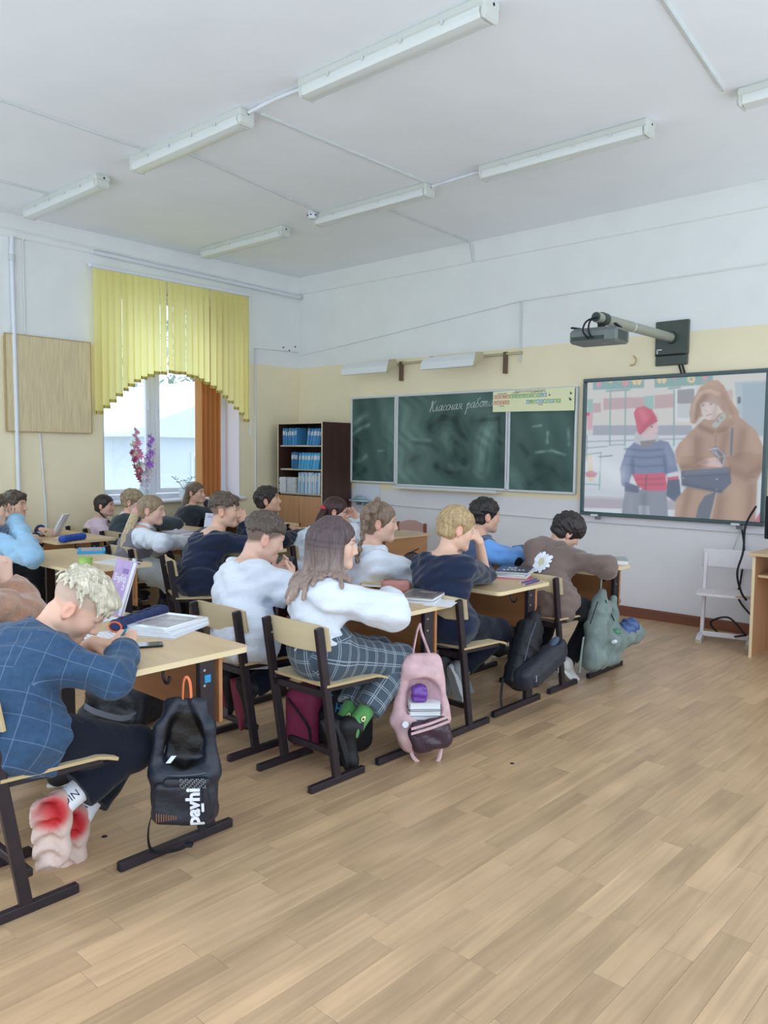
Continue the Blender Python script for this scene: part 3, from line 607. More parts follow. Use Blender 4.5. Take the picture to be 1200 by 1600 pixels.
# ---------------------------------------------------------------- interactive whiteboard with projected film
sb = thing('interactive_whiteboard', 'interactive board with dark frame showing a film of a child and a woman outdoors', 'screen', (-2.97, YF, 1.57))
bx, bz = -2.97, 1.57; x0, x1, z0, z1 = -3.812, -2.125, .925, 2.222
fr = MB(); Mfr = mat('teal_grey_board_frame', '#455a5e', .4, .5)
for (a, b, c, d) in ((x0, x1, z1-.034, z1), (x0, x1, z0, z0+.034), (x0, x0+.034, z0+.034, z1-.034), (x1-.034, x1, z0+.034, z1-.034)):
    f = MB(); f.box(((a+b)/2-bx, -.03, (c+d)/2-bz), (b-a, .045, d-c), bev=.006); f.build('frame_bar', Mfr, sb)
MB().box((0, -.012, 0), (x1-x0-.02, .02, z1-z0-.02)).build('back_panel', Mdark, sb)
PIC=[('p','c3c8ce',[(-3.825,2.268),(-2.087,2.218),(-2.031,0.919),(-3.782,0.888)]),('p','c9c9c6',[(-3.824,2.253),(-2.087,2.218),(-2.066,1.727),(-3.809,1.75)]),('p','c8ccc9',[(-2.533,2.22),(-2.087,2.205),(-2.064,1.675),(-2.511,1.679)]),('p','7fa3a3',[(-3.722,2.187),(-3.213,2.186),(-3.211,2.113),(-3.719,2.116)]),('p','7fa3a3',[(-3.116,2.192),(-2.598,2.191),(-2.595,2.115),(-3.113,2.108)]),('p','b7a0a4',[(-3.609,2.032),(-3.208,2.031),(-3.204,1.934),(-3.606,1.924)]),('p','b7a0a4',[(-3.11,2.041),(-2.924,2.048),(-2.92,1.928),(-3.106,1.92)]),('p','b7a0a4',[(-3.715,1.99),(-3.633,1.991),(-3.63,1.902),(-3.712,1.9)]),('p','bfa9ac',[(-2.493,2.056),(-2.427,2.06),(-2.423,1.946),(-2.489,1.949)]),('p','93b5b1',[(-3.208,2.038),(-3.118,2.039),(-3.113,1.913),(-3.204,1.912)]),('p','8fb3b0',[(-3.775,2.03),(-3.717,2.033),(-3.711,1.839),(-3.769,1.837)]),('p','d2d6da',[(-2.926,2.097),(-2.738,2.099),(-2.727,1.802),(-2.915,1.8)]),('p','8f9096',[(-2.903,2.082),(-2.752,2.084),(-2.747,1.957),(-2.898,1.96)]),('p','b9c3c8',[(-2.898,1.96),(-2.747,1.957),(-2.742,1.833),(-2.893,1.833)]),('p','9a9fae',[(-3.709,1.782),(-2.761,1.767),(-2.757,1.681),(-3.706,1.688)]),('p','c7d0da',[(-3.807,1.688),(-2.757,1.681),(-2.729,0.94),(-3.782,0.904)]),('p','c7d0da',[(-2.379,1.678),(-2.064,1.675),(-2.031,0.919),(-2.348,0.924)]),('p','a9b9c4',[(-2.417,2.122),(-2.083,2.125),(-2.063,1.662),(-2.353,1.671)]),('p','9dafbc',[(-2.351,2.103),(-2.156,2.106),(-2.138,1.676),(-2.334,1.677)]),('p','5f6a78',[(-2.386,1.998),(-2.36,2.0),(-2.358,1.944),(-2.384,1.945)]),('l','7fa09f',9,[(-3.53,1.589),(-3.54,2.103)]),('l','7fa09f',9,[(-3.378,1.589),(-3.389,2.096)]),('l','7fa09f',9,[(-2.917,1.59),(-2.93,2.076)]),('l','7fa09f',10,[(-3.579,2.099),(-3.349,2.103)]),('l','7fa09f',10,[(-2.98,2.095),(-2.879,2.101)]),('l','8fa5a8',7,[(-3.53,1.594),(-3.378,1.6)]),('l','8d97a0',6,[(-3.771,1.627),(-2.756,1.653)]),('l','8d97a0',6,[(-3.769,1.566),(-3.554,1.582)]),('p','c593a2',[(-3.63,2.164),(-3.634,2.151),(-3.644,2.141),(-3.659,2.138),(-3.674,2.143),(-3.685,2.153),(-3.689,2.167),(-3.686,2.18),(-3.675,2.19),(-3.661,2.192),(-3.646,2.188),(-3.635,2.178)]),('p','c593a2',[(-3.36,2.162),(-3.364,2.146),(-3.376,2.135),(-3.393,2.132),(-3.411,2.137),(-3.424,2.149),(-3.429,2.166),(-3.425,2.182),(-3.413,2.193),(-3.396,2.196),(-3.378,2.191),(-3.365,2.179)]),('p','c593a2',[(-2.911,2.191),(-2.914,2.181),(-2.921,2.173),(-2.932,2.171),(-2.943,2.175),(-2.951,2.183),(-2.954,2.193),(-2.952,2.204),(-2.944,2.211),(-2.934,2.213),(-2.923,2.21),(-2.915,2.202)]),('p','c593a2',[(-2.641,2.17),(-2.644,2.158),(-2.652,2.15),(-2.665,2.147),(-2.677,2.151),(-2.686,2.161),(-2.69,2.173),(-2.687,2.185),(-2.679,2.194),(-2.667,2.196),(-2.654,2.192),(-2.645,2.183)]),('p','d8c49c',[(-3.283,2.177),(-3.286,2.164),(-3.294,2.155),(-3.305,2.152),(-3.317,2.156),(-3.326,2.166),(-3.33,2.179),(-3.327,2.192),(-3.319,2.202),(-3.307,2.204),(-3.296,2.2),(-3.287,2.19)]),('p','d8c49c',[(-3.284,2.157),(-3.286,2.148),(-3.292,2.142),(-3.3,2.14),(-3.309,2.143),(-3.315,2.15),(-3.318,2.159),(-3.316,2.167),(-3.31,2.173),(-3.301,2.175),(-3.293,2.172),(-3.286,2.166)]),('p','d8c49c',[(-3.234,2.174),(-3.237,2.162),(-3.245,2.153),(-3.256,2.15),(-3.268,2.154),(-3.277,2.164),(-3.28,2.177),(-3.277,2.19),(-3.269,2.199),(-3.258,2.202),(-3.246,2.198),(-3.238,2.188)]),('p','d8c49c',[(-3.244,2.155),(-3.246,2.146),(-3.252,2.14),(-3.261,2.138),(-3.269,2.141),(-3.276,2.148),(-3.278,2.157),(-3.276,2.165),(-3.27,2.171),(-3.262,2.173),(-3.253,2.17),(-3.247,2.164)]),('p','d8c49c',[(-3.05,2.179),(-3.053,2.166),(-3.06,2.157),(-3.071,2.155),(-3.083,2.159),(-3.091,2.168),(-3.095,2.181),(-3.092,2.194),(-3.084,2.203),(-3.073,2.206),(-3.062,2.202),(-3.054,2.192)]),('p','d8c49c',[(-3.051,2.159),(-3.052,2.151),(-3.058,2.145),(-3.066,2.143),(-3.074,2.146),(-3.081,2.152),(-3.083,2.161),(-3.081,2.169),(-3.076,2.175),(-3.068,2.177),(-3.059,2.174),(-3.053,2.168)]),('p','d8c49c',[(-3.003,2.176),(-3.006,2.164),(-3.013,2.155),(-3.024,2.152),(-3.035,2.156),(-3.044,2.166),(-3.047,2.179),(-3.045,2.191),(-3.037,2.2),(-3.026,2.203),(-3.015,2.199),(-3.007,2.189)]),('p','d8c49c',[(-3.013,2.157),(-3.015,2.149),(-3.02,2.143),(-3.028,2.141),(-3.037,2.144),(-3.043,2.15),(-3.045,2.159),(-3.043,2.167),(-3.038,2.173),(-3.03,2.175),(-3.022,2.172),(-3.015,2.166)]),('p','d8c49c',[(-2.747,2.167),(-2.751,2.149),(-2.764,2.137),(-2.782,2.133),(-2.8,2.138),(-2.814,2.152),(-2.82,2.171),(-2.815,2.188),(-2.802,2.201),(-2.784,2.205),(-2.766,2.199),(-2.752,2.185)]),('p','7fa3a3',[(-2.77,2.168),(-2.772,2.162),(-2.776,2.158),(-2.782,2.156),(-2.789,2.158),(-2.794,2.163),(-2.796,2.169),(-2.794,2.175),(-2.79,2.18),(-2.783,2.181),(-2.777,2.179),(-2.772,2.174)]),('p','d8c49c',[(-3.522,2.188),(-3.525,2.179),(-3.531,2.173),(-3.541,2.171),(-3.551,2.174),(-3.558,2.181),(-3.561,2.19),(-3.559,2.199),(-3.552,2.205),(-3.542,2.207),(-3.533,2.204),(-3.525,2.197)]),('p','c9a0ae',[(-3.78,1.909),(-3.716,1.912),(-3.716,1.741),(-3.766,1.738)]),('p','c0566a',[(-3.746,1.889),(-3.748,1.879),(-3.755,1.873),(-3.765,1.871),(-3.775,1.873),(-3.783,1.88),(-3.786,1.89),(-3.784,1.899),(-3.776,1.905),(-3.766,1.907),(-3.756,1.905),(-3.749,1.898)]),('p','d2c39f',[(-3.763,1.474),(-3.714,1.543),(-3.685,1.254),(-3.732,1.242)]),('p','b97f8c',[(-3.782,1.328),(-3.712,1.353),(-3.641,1.327),(-3.673,1.29),(-3.757,1.287)]),('l','7fa3a3',9,[(-3.784,1.502),(-3.614,1.524)]),('l','7fa3a3',8,[(-3.617,1.524),(-3.623,1.173)]),('l','7fa3a3',7,[(-3.775,1.221),(-3.616,1.218)]),('l','4d525c',4,[(-3.769,1.688),(-3.765,1.444)]),('l','4d525c',5,[(-3.641,1.483),(-3.502,1.495)]),('p','a3a0ad',[(-3.78,1.105),(-2.764,1.114),(-2.76,1.026),(-3.781,0.989)]),('p','b3b4bf',[(-3.78,1.105),(-2.764,1.117),(-2.763,1.1),(-3.779,1.082)]),('p','7f8797',[(-3.364,1.183),(-2.969,1.205),(-2.945,0.948),(-3.391,0.943)]),('p','aab2c0',[(-3.226,1.041),(-3.127,1.046),(-3.116,0.945),(-3.218,0.946)]),('p','6f7d9d',[(-3.285,1.623),(-3.192,1.58),(-3.044,1.64),(-2.967,1.623),(-2.904,1.512),(-2.87,1.357),(-2.973,1.309),(-2.988,1.34),(-3.306,1.324),(-3.336,1.184),(-3.4,1.223),(-3.421,1.374),(-3.361,1.553)]),('p','5f6c8c',[(-3.308,1.391),(-3.297,1.509),(-3.272,1.333),(-3.298,1.325)]),('p','61708f',[(-3.009,1.497),(-2.986,1.34),(-2.971,1.341),(-2.978,1.455)]),('p','c0566f',[(-3.299,1.33),(-2.989,1.346),(-2.959,1.212),(-2.99,1.183),(-3.178,1.182),(-3.248,1.228)]),('l','6b4a5c',8,[(-3.16,1.321),(-3.166,1.19)]),('p','c3ccd6',[(-2.974,1.338),(-2.88,1.363),(-2.868,1.322),(-2.965,1.301)]),('p','c0566f',[(-2.968,1.306),(-2.864,1.322),(-2.862,1.294),(-2.963,1.278)]),('p','4f5a72',[(-2.964,1.281),(-2.856,1.294),(-2.837,1.16),(-2.889,1.091),(-2.966,1.141)]),('p','566079',[(-3.367,1.257),(-3.222,1.214),(-3.235,1.155),(-3.367,1.168)]),('p','b3b9bf',[(-3.291,1.699),(-3.251,1.728),(-3.06,1.69),(-3.051,1.647),(-3.184,1.58),(-3.277,1.612)]),('p','7b7c84',[(-3.232,1.629),(-3.074,1.643),(-3.116,1.583),(-3.214,1.565)]),('p','cbb8bb',[(-3.223,1.691),(-3.182,1.742),(-3.08,1.809),(-3.06,1.751),(-3.075,1.68),(-3.118,1.644),(-3.194,1.648)]),('p','6a6068',[(-3.112,1.761),(-3.114,1.757),(-3.119,1.755),(-3.125,1.754),(-3.132,1.755),(-3.137,1.758),(-3.139,1.761),(-3.138,1.765),(-3.133,1.767),(-3.126,1.768),(-3.119,1.767),(-3.114,1.764)]),('l','a98a92',4,[(-3.093,1.697),(-3.073,1.7)]),('l','b79ba2',4,[(-3.078,1.755),(-3.064,1.719)]),('p','c2596f',[(-3.302,1.889),(-3.278,1.935),(-3.205,1.949),(-3.128,1.913),(-3.084,1.843),(-3.075,1.806),(-3.168,1.756),(-3.226,1.688),(-3.254,1.702)]),('l','ad4a62',6,[(-3.23,1.699),(-3.168,1.763),(-3.077,1.815)]),('p','a78a79',[(-2.665,1.817),(-2.786,1.695),(-2.868,1.611),(-2.903,1.541),(-2.888,1.449),(-2.845,1.386),(-2.782,1.233),(-2.875,1.116),(-2.886,0.952),(-2.201,0.95),(-2.197,1.307),(-2.158,1.414),(-2.155,1.558),(-2.227,1.716),(-2.373,1.838),(-2.44,1.893)]),('p','9c7d6d',[(-2.864,1.499),(-2.722,1.5),(-2.638,1.48),(-2.651,1.459),(-2.838,1.386)]),('p','9b7c6c',[(-2.322,1.544),(-2.168,1.519),(-2.176,1.4),(-2.287,1.331),(-2.42,1.408),(-2.457,1.489)]),('l','93766a',8,[(-2.551,1.679),(-2.558,1.515)]),('l','8f7164',7,[(-2.287,1.331),(-2.223,1.333)]),('l','94776a',6,[(-2.722,1.68),(-2.722,1.5)]),('p','ac8d7c',[(-2.786,1.873),(-2.775,1.958),(-2.704,2.093),(-2.624,2.144),(-2.556,2.147),(-2.501,2.097),(-2.441,1.974),(-2.372,1.878),(-2.366,1.825),(-2.462,1.793),(-2.513,1.895),(-2.707,1.832),(-2.73,1.777),(-2.775,1.789)]),('l','bfa697',22,[(-2.756,1.819),(-2.746,1.944),(-2.702,2.038),(-2.62,2.062),(-2.538,2.025),(-2.481,1.935),(-2.438,1.84)]),('p','cfc1bd',[(-2.705,1.956),(-2.658,1.984),(-2.563,1.965),(-2.517,1.896),(-2.567,1.815),(-2.635,1.81),(-2.678,1.859)]),('p','ad9488',[(-2.724,1.987),(-2.633,2.028),(-2.523,1.983),(-2.504,1.915),(-2.562,1.944),(-2.658,1.968),(-2.698,1.953)]),('p','7c6a68',[(-2.66,1.938),(-2.662,1.935),(-2.665,1.932),(-2.67,1.931),(-2.675,1.933),(-2.678,1.935),(-2.68,1.939),(-2.679,1.942),(-2.675,1.944),(-2.67,1.945),(-2.666,1.944),(-2.662,1.941)]),('p','7c6a68',[(-2.594,1.944),(-2.595,1.941),(-2.599,1.938),(-2.605,1.938),(-2.61,1.939),(-2.614,1.941),(-2.616,1.945),(-2.614,1.948),(-2.611,1.95),(-2.605,1.951),(-2.6,1.95),(-2.596,1.947)]),('l','b09a98',4,[(-2.655,1.899),(-2.638,1.878)]),('l','a87f82',5,[(-2.642,1.847),(-2.599,1.86)]),('p','9f8172',[(-2.699,1.788),(-2.567,1.731),(-2.437,1.813),(-2.394,1.782),(-2.472,1.71),(-2.606,1.69),(-2.689,1.719)]),('p','a9b0ab',[(-2.595,1.761),(-2.492,1.881),(-2.468,1.838),(-2.551,1.739)]),('p','7d8b84',[(-2.532,1.798),(-2.533,1.793),(-2.537,1.789),(-2.542,1.788),(-2.547,1.789),(-2.552,1.793),(-2.553,1.799),(-2.552,1.804),(-2.548,1.808),(-2.543,1.809),(-2.537,1.808),(-2.533,1.804)]),('p','7d8b84',[(-2.501,1.828),(-2.502,1.823),(-2.505,1.819),(-2.51,1.818),(-2.515,1.82),(-2.518,1.823),(-2.52,1.828),(-2.518,1.833),(-2.515,1.836),(-2.511,1.837),(-2.506,1.836),(-2.502,1.832)]),('p','b59a86',[(-2.536,1.699),(-2.538,1.69),(-2.545,1.683),(-2.554,1.68),(-2.563,1.683),(-2.571,1.69),(-2.574,1.7),(-2.571,1.709),(-2.565,1.716),(-2.555,1.719),(-2.546,1.716),(-2.539,1.709)]),('l','5f6878',13,[(-2.418,1.732),(-2.42,1.517)]),('p','cdb4b3',[(-2.699,1.442),(-2.638,1.48),(-2.544,1.491),(-2.473,1.462),(-2.493,1.407),(-2.677,1.415)]),('p','6c707e',[(-2.607,1.56),(-2.534,1.584),(-2.462,1.516),(-2.473,1.401),(-2.518,1.468)]),('l','d3d6dc',5,[(-2.6,1.556),(-2.533,1.57),(-2.471,1.509),(-2.481,1.421)]),('l','d3d6dc',4,[(-2.579,1.543),(-2.503,1.489),(-2.48,1.509)]),('l','d3d6dc',4,[(-2.557,1.563),(-2.516,1.475)]),('p','535f74',[(-2.844,1.369),(-2.42,1.408),(-2.408,1.273),(-2.491,1.186),(-2.833,1.243)]),('l','455066',6,[(-2.835,1.316),(-2.424,1.347)]),('p','d0d3da',[(-2.523,1.304),(-2.523,1.3),(-2.526,1.298),(-2.529,1.297),(-2.533,1.298),(-2.535,1.3),(-2.536,1.303),(-2.535,1.307),(-2.533,1.31),(-2.53,1.311),(-2.526,1.31),(-2.524,1.307)]),('p','d0d3da',[(-2.522,1.215),(-2.523,1.211),(-2.525,1.209),(-2.528,1.208),(-2.532,1.209),(-2.534,1.211),(-2.535,1.214),(-2.535,1.218),(-2.532,1.22),(-2.529,1.221),(-2.525,1.221),(-2.523,1.218)]),('p','d0d3da',[(-2.815,1.305),(-2.816,1.302),(-2.818,1.3),(-2.82,1.299),(-2.823,1.3),(-2.825,1.302),(-2.826,1.305),(-2.826,1.308),(-2.824,1.31),(-2.821,1.311),(-2.818,1.31),(-2.816,1.308)]),('p','5d6474',[(-2.699,0.959),(-2.675,1.07),(-2.626,1.155),(-2.529,1.198),(-2.552,1.087),(-2.574,0.953)]),('l','c9c1bd',5,[(-2.529,1.187),(-2.547,1.076),(-2.574,0.956)]),('p','b9677c',[(-2.214,0.952),(-2.126,1.109),(-2.089,1.107),(-2.033,0.956)]),('s','6f5346',60,0.45,[(-2.7,1.639),(-2.7,1.459)]),('s','6f5346',50,0.4,[(-2.471,1.679),(-2.503,1.489)]),('s','6f5346',46,0.5,[(-2.838,1.4),(-2.69,1.396),(-2.637,1.453)]),('s','c2a590',70,0.35,[(-2.811,1.611),(-2.848,1.471)]),('s','c2a590',80,0.3,[(-2.277,1.704),(-2.195,1.545)]),('s','6f5346',50,0.45,[(-2.433,1.395),(-2.287,1.318),(-2.176,1.4)]),('s','6f5346',60,0.4,[(-2.328,1.704),(-2.359,1.504)]),('s','6f5346',50,0.4,[(-2.767,1.191),(-2.815,0.977)]),('s','c2a590',60,0.3,[(-2.848,1.089),(-2.858,0.975)]),('s','6f5346',60,0.4,[(-2.489,1.134),(-2.509,0.954)]),('s','c2a590',70,0.3,[(-2.373,1.207),(-2.35,0.965)]),('s','6f5346',50,0.35,[(-2.245,1.252),(-2.246,0.958)]),('s','6f5346',44,0.5,[(-2.728,1.833),(-2.712,1.942),(-2.659,2.009)]),('s','6f5346',40,0.4,[(-2.517,2.003),(-2.439,1.866)]),('s','c2a590',40,0.4,[(-2.663,2.119),(-2.569,2.121)]),('s','9c8a86',30,0.4,[(-2.561,1.937),(-2.577,1.829)]),('s','6f5346',30,0.45,[(-2.691,1.756),(-2.565,1.7),(-2.473,1.733)]),('s','4a5674',14,0.55,[(-3.377,1.56),(-3.19,1.543),(-3.011,1.556)]),('s','4a5674',14,0.55,[(-3.375,1.493),(-3.188,1.478),(-3.009,1.491)]),('s','4a5674',14,0.55,[(-3.372,1.412),(-3.185,1.398),(-3.006,1.413)]),('s','8b98b5',40,0.4,[(-3.329,1.538),(-3.372,1.405)]),('s','8b98b5',40,0.35,[(-2.982,1.569),(-2.933,1.427)]),('s','4a5674',30,0.5,[(-3.303,1.45),(-3.299,1.333)]),('s','4a5674',26,0.5,[(-3.002,1.497),(-2.98,1.355)]),('s','8f3d55',14,0.5,[(-3.258,1.282),(-2.994,1.297)]),('s','8f3d55',14,0.5,[(-3.233,1.232),(-2.985,1.247)]),('s','dd8a9c',40,0.4,[(-3.234,1.902),(-3.185,1.828)]),('s','9c4058',40,0.4,[(-3.111,1.841),(-3.198,1.742)]),('s','5d6577',50,0.5,[(-3.176,1.131),(-3.169,0.941)]),('s','97a0b2',40,0.3,[(-3.299,1.111),(-3.309,0.948)]),('s','dfe6ee',120,0.5,[(-3.731,1.444),(-3.432,1.314)]),('s','aab4c4',60,0.35,[(-3.756,1.152),(-3.395,1.144)]),('s','3e485c',30,0.5,[(-2.811,1.246),(-2.492,1.202)]),('s','77839a',26,0.4,[(-2.801,1.352),(-2.446,1.388)])]

NA_ = np.array
def film():
    nu, nv = 330, 250; X, Z = np.meshgrid(np.linspace(x0+.034, x1-.034, nu), np.linspace(z0+.034, z1-.034, nv)); C = np.zeros((nv, nu, 3)); C[:] = [int('c3c8ce'[i:i+2], 16)/255 for i in (0, 2, 4)]
    for it in PIC:
        col = np.array([int(it[1][i:i+2], 16)/255 for i in (0, 2, 4)])
        if it[0] == 'p':
            p = np.array(it[2]); cov = np.zeros((nv, nu))
            for dx in (-.25, .25):
                for dz in (-.25, .25):
                    xx = X+dx*.0049; zz = Z+dz*.005; ins = np.zeros((nv, nu), bool)
                    for (a, b), (c, d) in zip(p, np.roll(p, -1, 0)):
                        if b == d: continue
                        ins ^= ((b > zz) != (d > zz)) & (xx < (c-a)*(zz-b)/(d-b)+a)
                    cov += ins*.25
        elif it[0] == 's':
            p = it[4]; d = np.min([segd(np.stack([X, Z], -1), a, b) for a, b in zip(p[:-1], p[1:])], axis=0); cov = np.exp(-(d/(it[2]*.00148/2))**2)*it[3]
        else:
            p = it[3]; d = np.min([segd(np.stack([X, Z], -1), a, b) for a, b in zip(p[:-1], p[1:])], axis=0); cov = np.clip((it[2]*.00148/2-d)/.004+.5, 0, 1)
        C = C*(1-cov[..., None])+col*cov[..., None]
    K = C.copy()
    for ax in (0, 1): K = (np.roll(K, 1, ax)+2*K+np.roll(K, -1, ax))/4
    K[0], K[-1], K[:, 0], K[:, -1] = C[0], C[-1], C[:, 0], C[:, -1]
    K = K*.86+NA_((.72, .745, .78))*.14
    Cl = np.where(K <= .04045, K/12.92, ((K+.055)/1.055)**2.4)
    m = MB(); m.add(np.stack([X-bx, np.full_like(X, -.026), Z-bz], -1).reshape(-1, 3), [(j*nu+i, j*nu+i+1, (j+1)*nu+i+1, (j+1)*nu+i) for j in range(nv-1) for i in range(nu-1)])
    o = m.build('projected_picture', SCREEN, sb); cattr(o.data, 'picture', Cl.reshape(-1, 3))
SCREEN = bpy.data.materials.new('projected_light'); SCREEN.use_nodes = True
_n = SCREEN.node_tree.nodes; _b = _n['Principled BSDF']; _a = _n.new('ShaderNodeAttribute'); _a.attribute_name = 'picture'
_b.inputs['Base Color'].default_value = (.06, .06, .06, 1); _b.inputs['Roughness'].default_value = .8; _b.inputs['Specular IOR Level'].default_value = .1
SCREEN.node_tree.links.new(_a.outputs[0], _b.inputs['Emission Color']); _b.inputs['Emission Strength'].default_value = .9/2**S.view_settings.exposure
film()
for x in (-3.65, -2.35):
    c = MB(); c.box((x-bx, -.05, z0-bz+.003), (.07, .05, .018), bev=.004); co = c.build('pen_holder', Mpvc, sb)
    pr = MB()
    for k in range(5): pr.box((x-bx+.01+k*.012, -.05, z0-bz-.02), (.005, .02, .032))
    pr.build('pen_prong', mat('grey_prong', '#8a9296', .5), co)
# projector on its arm
pj = thing('projector', 'dark grey short throw projector hanging from the end of the wall arm', 'projector', (-2.97, 5.66, 2.395))
Mpj = mat('projector_grey', '#6d7672', .45, .5, noise=(20, .1)); Mpjd = mat('projector_dark', '#3a423f', .5)
MB().box((0, 0, 0), (.38, .25, .105), rz(4), bev=.018).build('casing', Mpj, pj)
MB().box((0, -.006, .056), (.33, .2, .012), rz(4), bev=.004).build('top_plate', Mpj, pj)
MB().box((.19, .0, 0), (.006, .17, .07), rz(4)).build('side_vent', Mpjd, pj)
MB().box((-.03, -.128, -.018), (.26, .004, .03), rz(4)).build('port_panel', Mpjd, pj)
for k in range(7): MB().box((-.13+k*.035, -.131+.0024*k, -.018), (.02, .004, .014), rz(4)).build('socket', Mpvcg if k % 2 else Mdark, pj)
for k in (0, 1): MB().tube(bez([(-.02+.03*k, -.133, -.02), (-.035+.045*k, -.19, .03), (-.03+.03*k, -.14, .11), (.02, -.03, .15)], 6), .007, 7).build('cable', Mdark, pj, smooth=60)
for sx in (-.15, .15): MB().box((sx, 0, .075), (.02, .22, .012), rz(sx*100)).build('bracket_arm', Mdark, pj)
pa = thing('wall_bracket', 'light grey tubular arm on a dark square wall plate above the screen', 'bracket', (-2.97, YF, 2.54))
Marm = mat('arm_grey', '#9a9c8f', .45, .5)
MB().cyl((0, -.03, .0), (0, -1.42, .0), .04, n=20).build('tube', Marm, pa, smooth=40)
MB().cyl((0, -.8, 0), (0, -.82, 0), .0415, n=20).build('joint_ring', Mpvcg, pa, smooth=40)
MB().cyl((0, -1.42, 0), (0, -1.425, 0), .035, n=20).build('end_cap', Mpjd, pa)
MB().cyl((0, -1.27, .0), (0, -1.34, .0), .048, n=20).build('clamp', Mpjd, pa, smooth=40)
MB().cyl((0, -1.33, -.03), (0, -1.33, -.085), .03, n=12).build('neck', Mdark, pa, smooth=40)
MB().cyl((0, -.02, 0), (0, -.06, 0), .058, .05, 20).build('collar', Mpjd, pa, smooth=40)
Mplate = mat('plate_grey_green', '#4a534d', .5, .4, noise=(12, .1))
MB().box((.0, -.016, .0), (.30, .032, .30), bev=.006).build('wall_plate', Mplate, pa)
MB().box((.0, -.014, -.195), (.29, .028, .09), bev=.006).build('lower_cover', Mplate, pa)
MB().box((-.01, -.034, -.148), (.27, .01, .014), bev=.003).build('slot', Mdark, pa)
b = MB(); b.box((-.125, -.036, -.115), (.008, .004, .04)); b.box((-.105, -.036, -.1), (.045, .004, .008)); b.build('label_mark', Mpvc, pa)
wire([(-2.905, YF-.015, 2.31), (-2.875, YF-.015, 2.22)], .008, 'black cable from the arm plate down to the screen, left of a pair', Mdark, 'cable')
wire([(-2.875, YF-.015, 2.31), (-2.845, YF-.015, 2.22)], .008, 'black cable from the arm plate down to the screen, right of a pair', Mdark, 'cable')
tag(MB().tube(bez([(-3.33, YF-.01, 2.41), (-3.29, YF-.04, 2.37), (-3.31, YF-.03, 2.33), (-3.36, YF-.01, 2.325)], 5), .006, 6).build('wall_hook', mat('brass_hook', '#b8a268', .5)), 'small brass-coloured curved hook on the wall below the projector', 'hook')
wire(bez([(-2.31, YF-.03, .93), (-2.28, YF-.02, .7), (-2.3, YF-.02, .45), (-2.31, YF-.025, .3), (-2.2, YF-.03, .17), (-2.12, YF-.04, .12)], 6), .008, 'black cable hanging from the screen behind the white chair', Mdark, 'cable')
wire(bez([(-2.31, YF-.03, .93), (-2.35, YF-.02, .78), (-2.38, YF-.02, .7)], 5), .005, 'thin grey wire below the right end of the screen', Mpvcg, 'cable')
wire(bez([(-2.06, 6.42, .12), (-2.25, 6.6, .2), (-2.42, 6.68, .12), (-2.3, 6.66, .03), (-2.06, 6.45, .11)], 7), .008, 'black cable loop lying under the white chair', Mdark, 'cable')
wire(bez([(-1.98, 6.3, 1.13), (-2.05, 6.3, .98), (-2.06, 6.3, .78), (-2.08, 6.25, .62), (-2.07, 6.32, .47), (-2.04, 6.36, .4)], 6), .008, 'black cable hanging in front of the computer desk side', Mdark, 'cable')
# wall ducts
wire([(-4.55, YF-.012, 3.05), (-4.55, YF-.012, 2.43)], .009, 'vertical wire duct above the chalkboard right bracket', Mpvcg, 'wall_duct')
wire([(-7.9, YF-.012, 2.75), (-6.6, YF-.012, 2.86), (-4.55, YF-.012, 3.05), (1.0, YF-.012, 3.1)], .008, 'long thin wire along the upper front wall', Mwhite, 'wall_duct')
wire([(-6.4, YF-.01, .89), (-3.9, YF-.01, .86), (-1.0, YF-.01, .86)], .007, 'thin pale duct along the front wall below the boards', Mlilac, 'wall_duct')

# ---------------------------------------------------------------- shelf with plate, paper
pp = thing('wall_paper_sheet', 'white paper sheet pinned on the wall below the left board panel', 'paper', (-6.69, YF-.004, 1.0))
MB().box((0, 0, 0), (.4, .004, .24)).build('sheet', mat('white_paper', '#dfe4ee', .8), pp)
sh = thing('soap_shelf', 'small oval wall shelf holding a cloth below the left board panel', 'shelf', (-6.74, YF, .925))
MB().prism([(.16*math.cos(a), -.0+.09*math.sin(a)-.09) for a in np.linspace(0, 2*math.pi, 21)[:-1]], 'z', -.008, .008).build('tray', mat('teal_white_tray', '#b9cdd6', .4), sh)
for sx in (-.06, .06): MB().box((sx, -.04, -.035), (.012, .07, .05)).build('bracket', mat('steel_bracket', '#7c8f9c', .4), sh)
clo = thing('folded_cloth', 'grey crumpled cloth on the small oval wall shelf', 'cloth', (-6.74, YF-.09, .933))
MB().sphere((0, 0, .02), (.09, .05, .03), 14, 8).sphere((.05, .0, .015), (.05, .04, .02), 12, 6).build('cloth', mat('grey_cloth', '#9fb2bf', .9, bump=(40, .6)), clo, smooth=60)

# ---------------------------------------------------------------- bookcase
bk = thing('bookcase', 'dark brown bookcase with open shelves and wooden lower doors in the corner', 'bookcase', (-7.36, 6.75, 0))
Mbk = mat('dark_bookcase_veneer', '#4a3029', .45, .4, grain=('z', 18, .18)); Mbe = mat('pale_shelf_edge', '#cfc3a6', .5); Mdoor = mat('bookcase_door_veneer', '#bd8e66', .45, .4, grain=('z', 16, .14))
hw, hd, hh = .41, .24, 1.86
for sx in (-1, 1):
    b = MB(); b.box((sx*(hw-.009), 0, hh/2), (.018, 2*hd, hh)); so = b.build('side_panel', Mbk, bk)
    MB().box((sx*(hw-.009), -hd-.001, hh/2), (.018, .003, hh)).build('edge_strip', Mbe, so)
b = MB(); b.box((0, 0, hh-.009), (2*hw-.036, 2*hd, .018)); b.build('top_board', Mbk, bk)
MB().box((0, -hd-.001, hh-.009), (2*hw-.036, .003, .018)).build('edge_strip', Mbe, bk)
